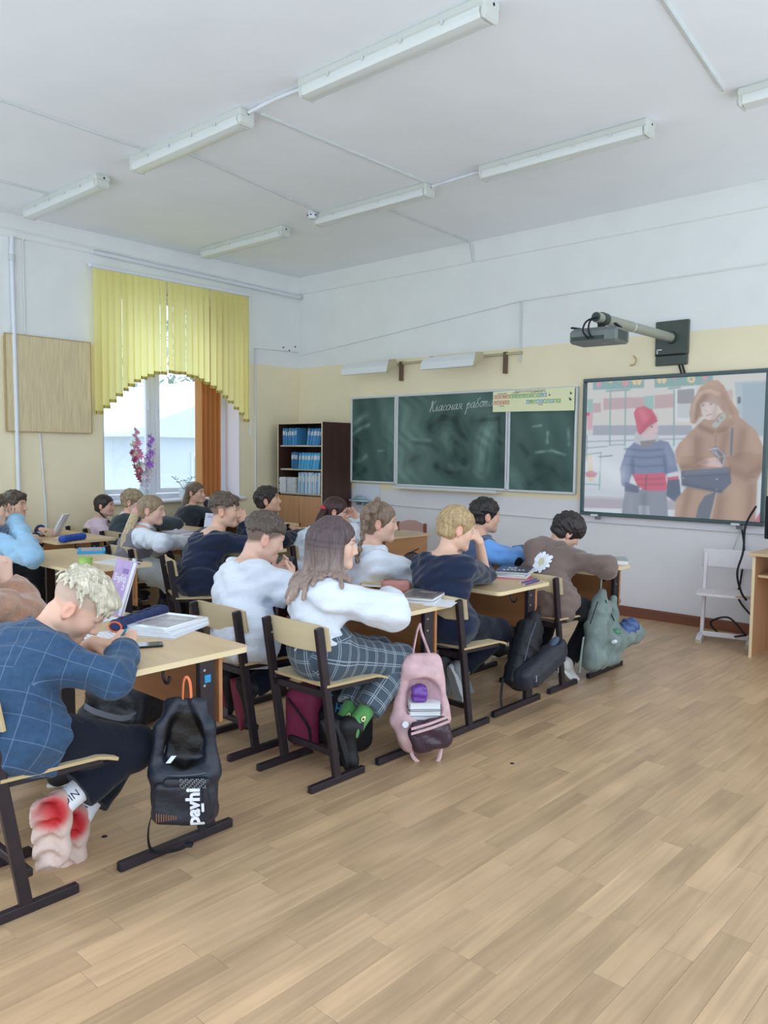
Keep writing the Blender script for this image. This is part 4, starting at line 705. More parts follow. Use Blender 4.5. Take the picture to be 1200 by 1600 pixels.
MB().box((0, hd-.005, hh/2), (2*hw-.036, .008, hh-.03)).build('back_board', Mbk, bk)
for z in (.07, .985, 1.285, 1.575):
    so = MB().box((0, .01, z), (2*hw-.04, 2*hd-.04, .018)).build('shelf', Mbe if z > .5 else Mbk, bk)
for sx in (-1, 1):
    do = MB().box((sx*.195, -hd+.002, .525), (.385, .018, .88), bev=.002).build('door', Mdoor, bk)
    MB().sphere((sx*.025, -hd-.014, .62), .012, 8, 6).build('knob', Mdark, do)
MB().box((0, -hd+.03, .04), (2*hw-.04, .018, .07)).build('plinth', Mbk, bk)
Mpage = mat('book_pages', '#e3e4e2', .85); BC = {}
def bmat(c): return mat('book_cover_'+c.strip('#'), c, .45, .4)
ORD = 'first second third fourth fifth sixth seventh eighth ninth tenth eleventh twelfth thirteenth fourteenth fifteenth sixteenth seventeenth eighteenth nineteenth twentieth twenty-first twenty-second'.split()
def shelf_books(x0, x1, z, cols, h, grp, lab, lean=0, seed=0, d=.17):
    rg = random.Random(seed); x = x0; i = 0
    while x < x1-.012:
        w = rg.uniform(.014, .022); hh_ = h*rg.uniform(.94, 1.03); c = cols[i % len(cols)]
        t = thing('textbook', ORD[min(i, 21)]+' from the left, '+lab, 'book', (x+w/2, 6.75-.24+d/2+rg.uniform(.005, .02), z), group=grp)
        t.rotation_euler = (0, math.radians(lean if i > 1 else lean*.6), 0)
        m = MB(); m.box((0, -d/2+.001, hh_/2), (w-.0006, .002, hh_)); m.box((-w/2+.001, 0, hh_/2), (.0018, d, hh_)); m.box((w/2-.001, 0, hh_/2), (.0018, d, hh_)); m.build('cover', bmat(c), t)
        MB().box((0, .002, hh_/2), (w-.004, d-.008, hh_-.006)).build('pages', Mpage, t)
        MB().box((0, -d/2-.0005, hh_*.72), (w*.6, .001, hh_*.25)).build('spine_label', Mpage, t)
        x += w+.001+abs(math.sin(math.radians(lean)))*.004; i += 1
BL = ['#3f86bf', '#4a92c8', '#3a7cb4', '#5aa3d2']
shelf_books(-7.69, -7.42, 1.584, BL, .205, 'blue textbooks standing upright at the left of the top shelf', 'blue textbook in the left row of the top shelf', 0, 1)
shelf_books(-7.235, -7.02, 1.584, BL[::-1], .20, 'blue textbooks leaning at the right of the top shelf', 'leaning blue textbook in the right row of the top shelf', 12, 2)
shelf_books(-7.52, -7.41, 1.294, ['#356f9f', '#3c79ac'], .20, 'dark blue textbooks upright on the middle shelf', 'upright dark blue textbook on the middle bookcase shelf', 0, 3)
shelf_books(-7.395, -7.03, 1.294, ['#4fb0dd', '#63b8e0', '#45a3d4'], .20, 'light blue textbooks leaning on the middle shelf', 'leaning light blue textbook on the middle bookcase shelf', 10, 4)
shelf_books(-7.40, -7.00, .994, ['#cfd9e6', '#6fb4d6', '#dde2ea', '#c3cfe0'], .255, 'white and blue books upright on the lowest open shelf', 'upright whitish book on the lowest open shelf', 2, 5)
def shelf_pile(x, w, n, c, grp, lab, seed, th=.014):
    rg = random.Random(seed); z = .994
    for k in range(n):
        t = thing('exercise_book', ORD[k]+' from the bottom, '+lab, 'book', (x+rg.uniform(-.006, .006), 6.62+rg.uniform(-.006, .006), z), rg.uniform(-3, 3), group=grp)
        MB().box((0, 0, .001), (w, .2, .002)).box((0, 0, th-.0015), (w, .2, .002)).box((-w/2+.001, 0, th/2), (.002, .2, th-.002)).build('cover', bmat(c[k % len(c)]), t)
        MB().box((.002, .001, th/2), (w-.006, .194, th-.0042)).build('pages', Mpage, t); z += th+.0004
shelf_pile(-7.70, .145, 13, ['#dfe3ea', '#d3d8e0'], 'white exercise books piled flat on the bookcase', 'white exercise book in the left flat pile', 6, .0145)
shelf_pile(-7.525, .165, 13, ['#a9b3b8', '#98a5ab'], 'grey exercise books piled flat on the bookcase', 'grey exercise book in the right flat pile', 7, .0145)
lb = thing('shelf_card', 'small pale card between the book rows on the top bookcase shelf', 'card', (-7.33, 6.72, 1.584))
MB().box((0, 0, .16), (.05, .004, .025)).build('card', Mpage, lb); MB().box((0, 0, .075), (.006, .004, .15)).build('stand', Mbk, lb)

# ---------------------------------------------------------------- teacher's desk and chair
td = thing('teacher_desk', 'wooden teacher desk with plain side by the chalkboard, pale top', 'desk', (-5.5, 5.70, 0))
Mtd = mat('teacher_desk_veneer', '#b8875a', .45, .4, grain=('y', 14, .15))
MB().box((0, 0, .71), (1.2, .68, .024), bev=.004).build('desktop', Mtop, td)
for sx in (-1, 1): MB().box((sx*.575, 0, .35), (.022, .6, .698)).build('side_panel', Mtd, td)
MB().box((0, -.27, .42), (1.13, .018, .55)).build('front_panel', Mtd, td)
tc_ = thing('teacher_chair', 'chair with arched pinkish wooden back rail behind the teacher desk', 'chair', (-5.62, 6.44, -.0))
Mtc = mat('reddish_chair_wood', '#c39c92', .5, .4); Mtcd = mat('chair_post_wood', '#7d4a3e', .5)
for sx in (-1, 1):
    MB().box((sx*.19, .15, .375), (.032, .032, .75), bev=.006).build('rear_leg', Mtcd, tc_); MB().box((sx*.18, -.22, .21), (.03, .03, .42), bev=.005).build('front_leg', Mtcd, tc_)
MB().box((0, -.03, .43), (.41, .42, .03), bev=.01).build('seat', Mtc, tc_)
MB().prism([(-.18, .66), (.18, .66), (.18, .735), (.12, .755), (.05, .775), (-.05, .775), (-.12, .755), (-.18, .735)], 'y', .142, .162).build('back_rail', Mtc, tc_)
MB().box((0, .152, .58), (.36, .016, .05)).build('lower_rail', Mtc, tc_)

# ---------------------------------------------------------------- white chair and computer desk at the right
wc = thing('white_chair', 'white wooden chair with splayed runner feet against the front wall', 'chair', (-2.27, 6.62, 0), 13)
Mwc = mat('chipped_white_paint', '#dcd6da', .5, .4, noise=(10, .05)); Mwct = mat('worn_wood_tip', '#b9a58c', .7)
for sx in (-1, 1):
    b = MB(); b.prism([(-.21, 0), (.13, 0), (.13, .03), (.0, .055), (-.10, .055), (-.21, .035)], 'x', sx*.185-.021, sx*.185+.021); b.build('foot', Mwc, wc)
    b = MB(); b.box((sx*.185, .045, .37), (.028, .05, .68), rx(-8), bev=.004); b.build('upright', Mwc, wc)
    MB().box((sx*.185, -.212, .017), (.036, .004, .03)).build('worn_tip', Mwct, wc)
MB().box((0, -.07, .06), (.35, .022, .04), bev=.004).build('stretcher', Mwc, wc)
b = MB(); b.prism(rrect(-.225, .225, -.24, .10, .03), 'z', .395, .413); so = b.build('seat', Mwc, wc)
MB().prism([(.08, -.242), (.2, -.242), (.2, -.17), (.12, -.19)], 'z', .4, .4137).build('bare_patch', Mwct, so)
b = MB(); b.box((0, .115, .66), (.44, .016, .15), rx(-8), bev=.006); b.build('backrest', Mwc, wc)
for sx in (-1, 1): MB().cyl((sx*.19, .095, .70), (sx*.19, .104, .70), .007, n=8).build('screw', Mwct, wc)
cd = thing('computer_desk', 'wooden computer desk with open side at the right edge', 'desk', (-1.42, 6.50, 0))
Mcd = mat('computer_desk_laminate', '#b98a63', .45, .4, grain=('z', 14, .14))
for sx in (-1, 1):
    so = MB().box((sx*.53, 0, .38), (.02, .58, .76)).build('side_panel', Mcd, cd); MB().box((sx*.53, -.291, .38), (.021, .003, .76)).build('edge_strip', Medge, so)
MB().box((0, 0, .775), (1.14, .62, .022), bev=.002).build('desktop', Mtop, cd)
MB().box((0, -.03, .61), (1.03, .42, .018)).build('keyboard_shelf', Mtop, cd); MB().box((0, .27, .45), (1.03, .016, .5)).build('back_panel', Mcd, cd)
kb = thing('keyboard', 'black keyboard on the pull-out shelf of the computer desk', 'keyboard', (-1.62, 6.38, .62))
MB().box((0, 0, .012), (.44, .15, .02), bev=.004).build('body', Mdark, kb)
ks = MB()
for i in range(14):
    for j in range(5): ks.box((-.2+i*.031, -.055+j*.027, .024), (.024, .02, .007))
tag(ks.build('keys', mat('key_black', '#2a2c30', .5), kb), kind='stuff')
mo = thing('monitor', 'black flat monitor on the computer desk cut by the right edge', 'monitor', (-1.72, 6.50, .786))
b = MB(); b.box((0, .0, .25), (.5, .045, .33), bev=.008); b.build('bezel', Mdark, mo)
MB().box((0, -.024, .255), (.46, .002, .28)).build('screen', mat('black_screen', '#20242c', .08, .6), mo)
MB().box((0, .01, .06), (.06, .04, .1)).build('neck', Mdark, mo); MB().prism(rrect(-.12, .12, -.09, .09, .05), 'z', 0, .012).build('stand_base', Mdark, mo)
cu = thing('cup_on_monitor', 'small grey-white box on top of the monitor at the right edge', 'box', (-1.9, 6.5, 1.203))
MB().box((0, 0, .03), (.09, .07, .06), bev=.01).build('body', mat('pale_grey_box', '#b9bdb6', .5), cu); MB().box((0, -.036, .035), (.05, .003, .02)).build('front_plate', Mpvc, cu)

# ---------------------------------------------------------------- left wall things
pb = thing('bamboo_board', 'large pale bamboo-striped pinboard on the left wall beside the window', 'board', (XW+.012, 3.69, 2.14))
MB().box((.012, 0, 0), (.024, .86, .93)).build('panel', mat('bamboo_veneer', '#d9c8a2', .6, grain=('z', 60, .16)), pb)
for q, (yy, zz, a, b_) in enumerate(((0, .467, .87, .008), (0, -.467, .87, .008), (-.432, 0, .008, .93), (.432, 0, .008, .93))): MB().box((.014, yy, zz), (.028, a, b_)).build('border', mat('bamboo_border', '#b39a6c', .6), pb)
wire([(XW+.03, 3.35, ZC-.2), (XW+.03, 3.345, 3.33), (XW+.04, 3.36, 0.0)], .02, 'white vertical heating pipe on the left wall before the pinboard', Mpvc, 'heating_pipe', 'pipe', 12)
tag(MB().cyl((XW+.03, 3.346, 3.30), (XW+.03, 3.346, 3.36), .028, n=14).build('pipe_coupling', Mpvcg, smooth=40), 'grey coupling near the top of the white heating pipe', 'coupling')
wire([(XW+.012, 3.585, 1.66), (XW+.012, 3.63, .9), (XW+.012, 3.64, .1)], .010, 'white cable duct hanging below the bamboo pinboard', Mpvc, 'wall_duct')
wire([(XW+.012, 3.46, ZC-.15), (XW+.012, 3.46, 2.62)], .008, 'thin duct on the upper left wall above the pinboard', Mwhite, 'wall_duct')
wire([(XW+.014, 6.29, 1.0), (XW+.014, 6.29, 2.775), (XW+.014, 6.99, 2.79)], .009, 'white cable duct right of the window turning to the corner', Mpvc, 'wall_duct')
cr = thing('curtain_rail', 'long white curtain rail on the left wall above the yellow blind', 'rail', (XW, 5.6, 3.5))
MB().tube([(.06, -1.45, .03), (.06, 1.38, -.015)], .022, 10).build('rod', Mpvc, cr, smooth=50)
for yy in (-1.3, 0, 1.3): MB().box((.03, yy, .012-.015*yy), (.06, .02, .02)).build('bracket', Mpvcg, cr)
MB().sphere((.06, 1.39, -.015), .028, 10, 8).build('finial', Mpvcg, cr, smooth=60)
wire([(XW+.03, 2.0, 3.62), (XW+.03, 6.9, 3.52)], .012, 'thin pipe along the top of the left wall under the ceiling', Mwhite, 'wall_duct')
for x, y, z in ((XW+.006, 6.75, 2.83), (XW+.006, 6.95, 2.86), (XW+.006, 6.85, 2.80)): tag(MB().cyl((x-.006, y, z), (x+.01, y, z), .008, n=8).build('wall_nail', Mdark), 'dark nail stub high on the left wall, %s of three by the corner' % {6.75: 'leftmost', 6.85: 'middle', 6.95: 'rightmost'}[y], 'nail', 'nail stubs by the corner')
# yellow vertical blind with arched lower edge
vb = thing('yellow_blind', 'bright yellow vertical blind with arched lower edge over the window', 'blind', (-7.85, 5.1, 3.38))
Myel = cloth_thin('yellow_blind_cloth', '#fbf2ac', .68); Myh = mat('olive_slat_weight', '#a6942f', .7)
MB().box((0, .02, .0), (.05, 2.06, .035), bev=.004).build('head_rail', Mpvc, vb)
for sy in (-.9, .9): MB().box((-.06, sy, .01), (.08, .03, .03)).build('bracket', Mpvcg, vb)
SL = [(4.176, 1.873), (4.259, 1.936), (4.331, 2.002), (4.406, 2.069), (4.482, 2.13), (4.547, 2.181), (4.621, 2.232), (4.702, 2.269), (4.784, 2.301), (4.862, 2.336), (4.948, 2.34), (5.037, 2.362), (5.111, 2.356), (5.193, 2.359), (5.279, 2.336), (5.357, 2.33), (5.433, 2.302), (5.517, 2.269), (5.608, 2.232), (5.689, 2.183), (5.771, 2.129), (5.852, 2.07), (5.934, 2.0), (6.013, 1.939), (6.085, 1.861)]
rg = random.Random(3)
for k, (y, z) in enumerate(SL):
    a = 5+rg.uniform(-4, 4)+(16 if k in (4, 11) else 0); R = rz(a); top = -.02; bot = z-3.38
    m = MB(); n = 5
    for s_ in range(n): pass
    V = []; w = .089
    for zz in (bot, top):
        for i in range(n): u = (i/(n-1)-.5)*w; V.append(np.array((0.010*(1-(2*i/(n-1)-1)**2), u, 0))@R.T+np.array((0, y-5.1, zz)))
    V2 = [p+np.array((-.0015, 0, 0)) for p in V]
    F = [(i, i+1, n+i+1, n+i) for i in range(n-1)]
    m.add(V, F); so = m.build('slat', Myel, vb)
    MB().box((.004, y-5.1, bot+.016), (.004, w-.004, .034), R).build('hem_weight', Myh, so)
MB().cyl((.02, 1.03, -.02), (.02, 1.03, -1.55), .003, n=6).build('cord', Mpvc, vb); MB().cyl((.02, 1.03, -1.68), (.02, 1.03, -1.55), .010, .006, 8).build('cord_weight', Mpvc, vb)
ob = thing('orange_blind', 'orange vertical blind slats bunched at the right of the window', 'blind', (-8.16, 5.74, 2.1))
Mor = cloth_thin('orange_blind_cloth', '#dd9a5c', .45)
for k in range(13):
    m = MB(); a = 62+rg.uniform(-6, 6); m.box((0, -.13+k*.0225, -.02), (.0025, .089, 2.3), rz(-a)); m.build('slat', Mor if k % 3 else cloth_thin('orange_light%d' % k, '#e3b07a', .4), ob)
MB().box((0, 0, 1.15), (.05, 1.5, .03)).build('head_rail', Mpvc, ob)

# ================================================================= organic surfaces: smooth-blended solids polygonised
NA = np.array
class Sdf:
    """list of blended primitives; polygonised into ONE continuous mesh"""
    def __init__(s): s.p = []
    def cone(s, a, b, ra, rb=None, k=.02, op='+', cap=0):
        a = NA(a, float); b = NA(b, float); rb = ra if rb is None else rb
        s.p.append(('c', a, b, ra, rb, k, op, cap)); return s
    def ell(s, c, r, R=None, k=.02, op='+'):
        s.p.append(('e', NA(c, float), NA(r, float)*np.ones(3), np.eye(3) if R is None else NA(R), 0, k, op, 0)); return s
    def box(s, c, h, r=.01, R=None, k=.01, op='+'):
        s.p.append(('b', NA(c, float), NA(h, float), np.eye(3) if R is None else NA(R), r, k, op, 0)); return s
    def half(s, c, n, k=.004):
        n = NA(n, float); s.p.append(('h', NA(c, float), n/np.linalg.norm(n), None, 0, k, '-', 0)); return s
def sd_eval(q, P):
    t = q[0]
    if t == 'c':
        a, b, ra, rb, cap = q[1], q[2], q[3], q[4], q[7]; ab = b-a; L2 = float(ab@ab)+1e-12; v = P-a
        tt = np.clip((v@ab)/L2, 0, 1); d = np.sqrt(((v-tt[..., None]*ab)**2).sum(-1))-(ra+(rb-ra)*tt)
        if cap:
            n = ab/math.sqrt(L2)
            if cap & 1: d = np.maximum(d, (P-b)@n)
            if cap & 2: d = np.maximum(d, -((P-a)@n))
        return d
    if t == 'e':
        l = (P-q[1])@q[3]; r = q[2]; k0 = np.sqrt(((l/r)**2).sum(-1)); k1 = np.sqrt(((l/(r*r))**2).sum(-1))+1e-9
        return np.where(k0 < .02, k0*r.min()-r.min(), k0*(k0-1)/k1)
    if t == 'b':
        l = np.abs((P-q[1])@q[3])-q[2]+q[4]; return np.sqrt((np.maximum(l, 0)**2).sum(-1))+np.minimum(l.max(-1), 0)-q[4]
    return -((P-q[1])@q[2])          # half-space, used with '-': keeps the side the normal points to... removed where d<0
def sd_bound(q):
    if q[0] == 'c': r = max(q[3], q[4]); return np.minimum(q[1], q[2])-r, np.maximum(q[1], q[2])+r
    if q[0] == 'e': r = (np.abs(q[3])*q[2]).sum(1); return q[1]-r, q[1]+r
    if q[0] == 'b': r = (np.abs(q[3])*q[2]).sum(1); return q[1]-r, q[1]+r
def polygonise(sdf, h, disp=None, smooth=1):
    pr = sdf.p; add = [q for q in pr if q[6] == '+']
    bb = [sd_bound(q) for q in add]; lo = np.min([b[0] for b in bb], 0)-.02; hi = np.max([b[1] for b in bb], 0)+.02
    B = 8; bs = B*h; nb = np.ceil((hi-lo)/bs).astype(int)+1
    g = np.stack(np.meshgrid(*[np.arange(n) for n in nb], indexing='ij'), -1).reshape(-1, 3)
    cen = lo+(g+.5)*bs; R = bs*.87; dc = np.full(len(g), 9.); per = []
    for q in pr:
        d = sd_eval(q, cen); per.append(d)
        if q[6] == '+': dc = np.minimum(dc, d)
    kk = max(q[5] for q in add); act = np.abs(dc) < R*1.25+kk
    g = g[act]; lc = np.arange(B+1)
    loc = np.stack(np.meshgrid(lc, lc, lc, indexing='ij'), -1).reshape(-1, 3)
    P = lo+(g[:, None, :]*B+loc[None])*h; D = np.full(P.shape[:2], .08)
    ks_ = [q[5] for q in pr]; suf = [max(ks_[i:]) for i in range(len(pr))]
    for q, d, km in zip(pr, per, suf):
        if q[0] == 'h': sel = np.arange(len(g))
        else: sel = np.nonzero(d[act] < R*(1.6 if q[0] == 'e' else 1.1)+2*km+.004)[0]
        if not len(sel): continue
        e = sd_eval(q, P[sel]); o = D[sel]; k = max(q[5], 1e-4)
        if q[6] == '+': hh = np.maximum(k-np.abs(o-e), 0)/k; D[sel] = np.minimum(o, e)-hh*hh*k*.25
        else: e = -e; hh = np.maximum(k-np.abs(o-e), 0)/k; D[sel] = np.maximum(o, e)+hh*hh*k*.25
    if disp is not None: D = D-disp(P)
    D = D.reshape(-1, B+1, B+1, B+1)
    s = D < 0
    c8 = [(i, j, k) for i in (0, 1) for j in (0, 1) for k in (0, 1)]
    st = [s[:, i:B+i, j:B+j, k:B+k] for i, j, k in c8]
    cnt = sum(x.astype(np.int8) for x in st); b, i, j, k = np.nonzero((cnt > 0) & (cnt < 8))
    vals = np.stack([D[b, i+x, j+y, k+z] for x, y, z in c8], -1)
    acc = np.zeros((len(b), 3)); n = np.zeros(len(b)); c8a = NA(c8, float)
    for u in range(8):
        for v in range(u+1, 8):
            if sum(abs(c8[u][w]-c8[v][w]) for w in range(3)) != 1: continue
            a_, b_ = vals[:, u], vals[:, v]; m = (a_ < 0) != (b_ < 0)
            t = np.where(m, a_/(np.where(m, a_-b_, 1)), 0)
            acc += np.where(m[:, None], c8a[u]+(c8a[v]-c8a[u])*t[:, None], 0); n += m
    cell = g[b]*B+np.stack([i, j, k], -1)
    V = lo+(cell+acc/n[:, None])*h
    NJ, NK = int(nb[1]*B+9), int(nb[2]*B+9)
    key = (cell[:, 0]*NJ+cell[:, 1])*NK+cell[:, 2]; od = np.argsort(key); ks = key[od]
    def find(kq):
        ix = np.searchsorted(ks, kq); ix = np.minimum(ix, len(ks)-1); return np.where(ks[ix] == kq, od[ix], -1)
    F = []; sg = (vals < 0); stp = (NJ*NK, NK, 1)
    for ax in range(3):
        o = (4, 2, 1)[ax]; m = np.nonzero(sg[:, 0] != sg[:, o])[0]
        u, v = stp[(ax+1) % 3], stp[(ax+2) % 3]; k0 = key[m]
        q = np.stack([m, find(k0-u), find(k0-u-v), find(k0-v)], -1); ok = (q >= 0).all(1)
        q = q[ok]; fl = ~sg[m[ok], 0]; q[fl] = q[fl][:, ::-1]; F.append(q)
    F = np.concatenate(F)
    for _ in range(smooth):
        A = np.zeros_like(V); C = np.zeros(len(V))
        for x in range(4):
            np.add.at(A, F[:, x], V[F[:, (x+1) % 4]]+V[F[:, x-1]]); np.add.at(C, F[:, x], 2)
        V = V*.5+.5*A/np.maximum(C, 1)[:, None]
    return V, F
def skin_obj(name, sdf, h, m, parent, disp=None, smooth=1, col=None):
    V, F = polygonise(sdf, h, disp, smooth)
    me = bpy.data.meshes.new(name); me.vertices.add(len(V)); me.vertices.foreach_set('co', V.astype(np.float32).ravel())
    me.loops.add(len(F)*4); me.loops.foreach_set('vertex_index', F.astype(np.int32).ravel())
    me.polygons.add(len(F)); me.polygons.foreach_set('loop_start', np.arange(0, len(F)*4, 4, dtype=np.int32))
    me.polygons.foreach_set('use_smooth', np.ones(len(F), bool)); me.materials.append(m); me.update(calc_edges=True)
    if col is not None: cattr(me, 'tint', col(V))
    return link(name, me, parent)
def nrm(v): v = NA(v, float); return v/(np.linalg.norm(v)+1e-12)
def ik(a, c, l1, l2, pole):
    a = NA(a, float); c = NA(c, float); d = c-a; L_ = np.linalg.norm(d); mx = (l1+l2)*.995
    if L_ > mx: c = a+d/L_*mx; d = c-a; L_ = mx
    u = d/L_; x = (l1*l1-l2*l2+L_*L_)/(2*L_); y = math.sqrt(max(l1*l1-x*x, 1e-6))
    p = NA(pole, float); p = nrm(p-(p@u)*u); return a+u*x+p*y, c

# ================================================================= people
SKIN = {}
def skin_mat():
    if 'skin' in MATS: return MATS['skin']
    m = mat('skin', '#e0b79c', .5, .35, attr='tint', bump=(120, .04)); b = m.node_tree.nodes['Principled BSDF']
    b.inputs['Subsurface Weight'].default_value = .12; b.inputs['Subsurface Radius'].default_value = (.012, .005, .003); b.inputs['Subsurface Scale'].default_value = .5
    return m
def fabric(name, color, fuzz=.25, bump=(30, .55), noise=(7, .08), rough=.85): return mat(name, color, rough, .15, noise=noise, bump=bump, sheen=fuzz)
def hair_mat(name, color, rough=.45): return mat(name, color, rough, .45, grain=('z', 110, .42), noise=(30, .18))
Meye, Miris = mat('eye_white', '#d9d6d4', .25, .5), mat('dark_iris', '#2c221e', .2, .5)

def hand_prims(sd, w, d, n, side, s, curl=25, spread=6, thumb=35, thc=25, e=0, fan=None):
    """palm and five fingers. w wrist, d finger direction, n palm normal, side +1 right / -1 left"""
    d = nrm(d); n = nrm(n-(n@d)*d); t = np.cross(d, n)*side    # t: thumb side
    f = .96*s; K = []
    w = NA(w, float)
    curl = curl if hasattr(curl, '__len__') else (curl, curl+4, curl+8, curl+14)
    for q, (off, L_, r) in enumerate(((.028, .070, .0088), (.009, .077, .0090), (-.010, .072, .0086), (-.028, .058, .0078))):
        kn = w+d*(.084-.004*abs(q-1))*f+t*off*f; sd.cone(w+t*off*.55*f, kn, .0135*f, .0112*f, k=.016)
        a = math.radians(spread*(1.5-q)); dd = nrm(d*math.cos(a)+t*math.sin(a)); th = 0; p = kn
        for sg, fr in enumerate((.46, .30, .24)):
            th += math.radians(curl[q]*(.75, 1.1, .8)[sg]); v = dd*math.cos(th)+n*math.sin(th)
            p2 = p+v*L_*fr*f; sd.cone(p, p2, (r-.0006*sg)*f, (r-.0006*(sg+1))*f, k=.003 if sg else .006); p = p2
    b = w+d*.022*f+t*.022*f+n*.006*f; a = math.radians(thumb)
    v = nrm(d*math.cos(a)+t*math.sin(a)+n*.35); p1 = b+v*.036*f; c_ = math.radians(thc)
    v2 = nrm(v*math.cos(c_)+(d*.6+n*.8)*math.sin(c_)); p2 = p1+v2*.028*f; p3 = p2+nrm(v2+d*.3)*.022*f
    sd.cone(b, p1, .0145*f, .0105*f, k=.012).cone(p1, p2, .0095*f, .0085*f, k=.004).cone(p2, p3, .0085*f, .0070*f, k=.003)
    return w+d*.09*f

def person(key, label, pel, head, yaw=0, hyaw=0, hpitch=0, hroll=0, s=1., twist=0, hR=None, hL=None, fR=None, fL=None, skin='#e2bb9f', hairc='#5a4636',
           h=.006, top=None, legs=None, hair=None, shoes=None, eyes=True, stubble=None, bulge=.045, shrug=0, brow=None, hem=.0, nk=.7, reach=1.0):
    root = thing('person', label, 'person', (pel[0], pel[1], 0)); O = NA((pel[0], pel[1], 0.))
    P = NA((0, 0, pel[2])); Hc = NA(head, float)-O
    by = rz(yaw); fw = by@NA((0, 1., 0)); up = NA((0, 0, 1.))
    HR = rz(hyaw)@ry(hroll)@rx(-hpitch); HRn = rz(hyaw*.5+yaw*.5)@ry(hroll*nk)@rx(-hpitch*nk)
    N = Hc+HRn@NA((0, -.035, -.165))*s; sk = Hc+HR@NA((0, -.022, -.06))*s
    C = (P+N)/2-fw*bulge*s+up*.015*s
    def sp(t): return (1-t)**2*P+2*t*(1-t)*C+t*t*N
    T1, T2, T3 = sp(.30), sp(.60), sp(.85); d2 = nrm(N-T3)
    axh = by@NA((1., 0, 0)); ax = rz(yaw+twist)@NA((1., 0, 0)); ax = nrm(ax-(ax@d2)*d2*.5)
    Sc = N-d2*.05*s+up*shrug
    sh = {1: Sc+ax*.138*s, -1: Sc-ax*.138*s}; hip = {1: P+axh*.075*s-up*.012, -1: P-axh*.075*s-up*.012}
    J = dict(P=P, N=N, O=O, fw=fw, ax=ax, HR=HR, Hc=Hc, s=s, root=root, T=(T1, T2, T3), sh=sh)
    b = Sdf()
    def torso(sd, e=0, k=.05, low=True):
        sd.cone(P-axh*.065*s, P+axh*.065*s, .098*s+e, k=k)
        sd.cone(P, T1, .098*s+e, .086*s+e, k=k).cone(T1-axh*.05*s, T1+axh*.05*s, .080*s+e, k=k).cone(T1, T2, .086*s+e, .094*s+e, k=k)
        a2 = nrm(ax+axh); sd.cone(T2-a2*.06*s, T2+a2*.06*s, .090*s+e, k=k).cone(T3-ax*.07*s, T3+ax*.07*s, .078*s+e, k=k).cone(T2, T3, .092*s+e, .080*s+e, k=k)
        sd.cone(sh[-1]-ax*-.012*s, sh[1]-ax*.012*s, .050*s+e, k=k)
        for q in (1, -1): sd.cone(sh[q]*.62+N*.38, N+up*.012*s, .042*s+e*.8, .040*s+e*.6, k=k*.7)
    torso(b)
    b.cone(N, sk, .047*s, .046*s, k=.03)
    def hp(x, y, z): return Hc+HR@NA((x, y, z))*s
    # arms
    arm = {}; HND = []
    up_l, fo_l = .262*s*reach, .222*s*reach
    for q, hd in ((1, hR), (-1, hL)):
        hd = dict(hd or {})
        tgt = NA(hd.get('p', O+P+fw*.30+axh*q*.12+up*.22), float)-O
        pole = NA(hd.get('pole', -fw*.3+axh*q*.8-up*.8))
        el, wr = ik(sh[q], tgt, up_l, fo_l, pole)
        if 'el' in hd: el = NA(hd['el'], float)-O; wr = tgt
        d = NA(hd.get('d', nrm(wr-el))); n = NA(hd.get('n', -up)); arm[q] = (el, wr)
        b.cone(sh[q], el, .042*s, .035*s, k=.03).cone(el, wr, .036*s, .0235*s, k=.02)
        HND.append((q, hd, wr, d, n)) #b, wr, d, n, q, s*hd.get('hs', 1), hd.get('curl', 22), hd.get('spread', 5), hd.get('thumb', 35), hd.get('thc', 25))
        J['wr%d' % q] = wr
        J['hd%d' % q] = (nrm(d), nrm(n-(n@nrm(d))*nrm(d)))
    # legs
    leg = {}
    def sole_dir(kn, an, td):
        n_ = nrm(up-(up@td)*td) if abs(td[2]) < .8 else nrm(np.cross(td, axh)); return -n_ if n_@(kn-an) > 0 else n_
    for q, ft in ((1, fR), (-1, fL)):
        ft = dict(ft or {}); a0 = NA(ft.get('p', O+P*NA((1, 1, 0))+fw*.36*s+axh*q*.10+up*.075), float)-O
        kn, an = ik(hip[q], a0, .375*s, .365*s, NA(ft.get('pole', up*1.0+fw*.5)))
        if 'kn' in ft: kn = NA(ft['kn'], float)-O; an = a0
        td = nrm(ft.get('toe', fw+axh*q*.15)); leg[q] = (kn, an, td)
        b.cone(hip[q], kn, .078*s, .052*s, k=.04).cone(kn, an, .052*s, .031*s, k=.03).cone(an, an+td*.05*s+sole_dir(kn, an, td)*.036*s, .026*s, .018*s, k=.02)
    J['leg'] = leg; J['arm'] = arm
    # head
    def he(c, r, k, op='+', R=None): b.ell(hp(*c), NA(r)*s, HR if R is None else HR@R, k=k*s, op=op)
    he((0, -.006, .03), (.074, .092, .078), .02); he((0, .028, -.03), (.057, .060, .074), .03)
    for q in (1, -1):
        b.cone(hp(q*.046, .0, -.058), hp(q*.012, .070, -.086), .020*s, .017*s, k=.03*s)
        he((q*.034, .056, -.026), (.024, .022, .026), .03)
    he((0, .076, -.088), (.020, .016, .016), .02)
    he((0, .076, .028), (.050, .018, .014), .02)
    for q in (1, -1): he((q*.032, .101, .006), (.019, .015, .012), .010, '-')
    for q in (1, -1): he((q*.0325, .079, .0165), (.0165, .0075, .0042), .005); he((q*.0325, .077, -.0060), (.015, .006, .0035), .005)
    b.cone(hp(0, .086, .014), hp(0, .103, -.028), .0075*s, .0125*s, k=.010*s)
    for q in (1, -1): he((q*.012, .091, -.034), (.009, .011, .008), .006)
    b.cone(hp(-.017, .085, -.053), hp(.017, .085, -.053), .0075*s, k=.006).cone(hp(-.014, .084, -.065), hp(.014, .084, -.065), .0085*s, k=.006)
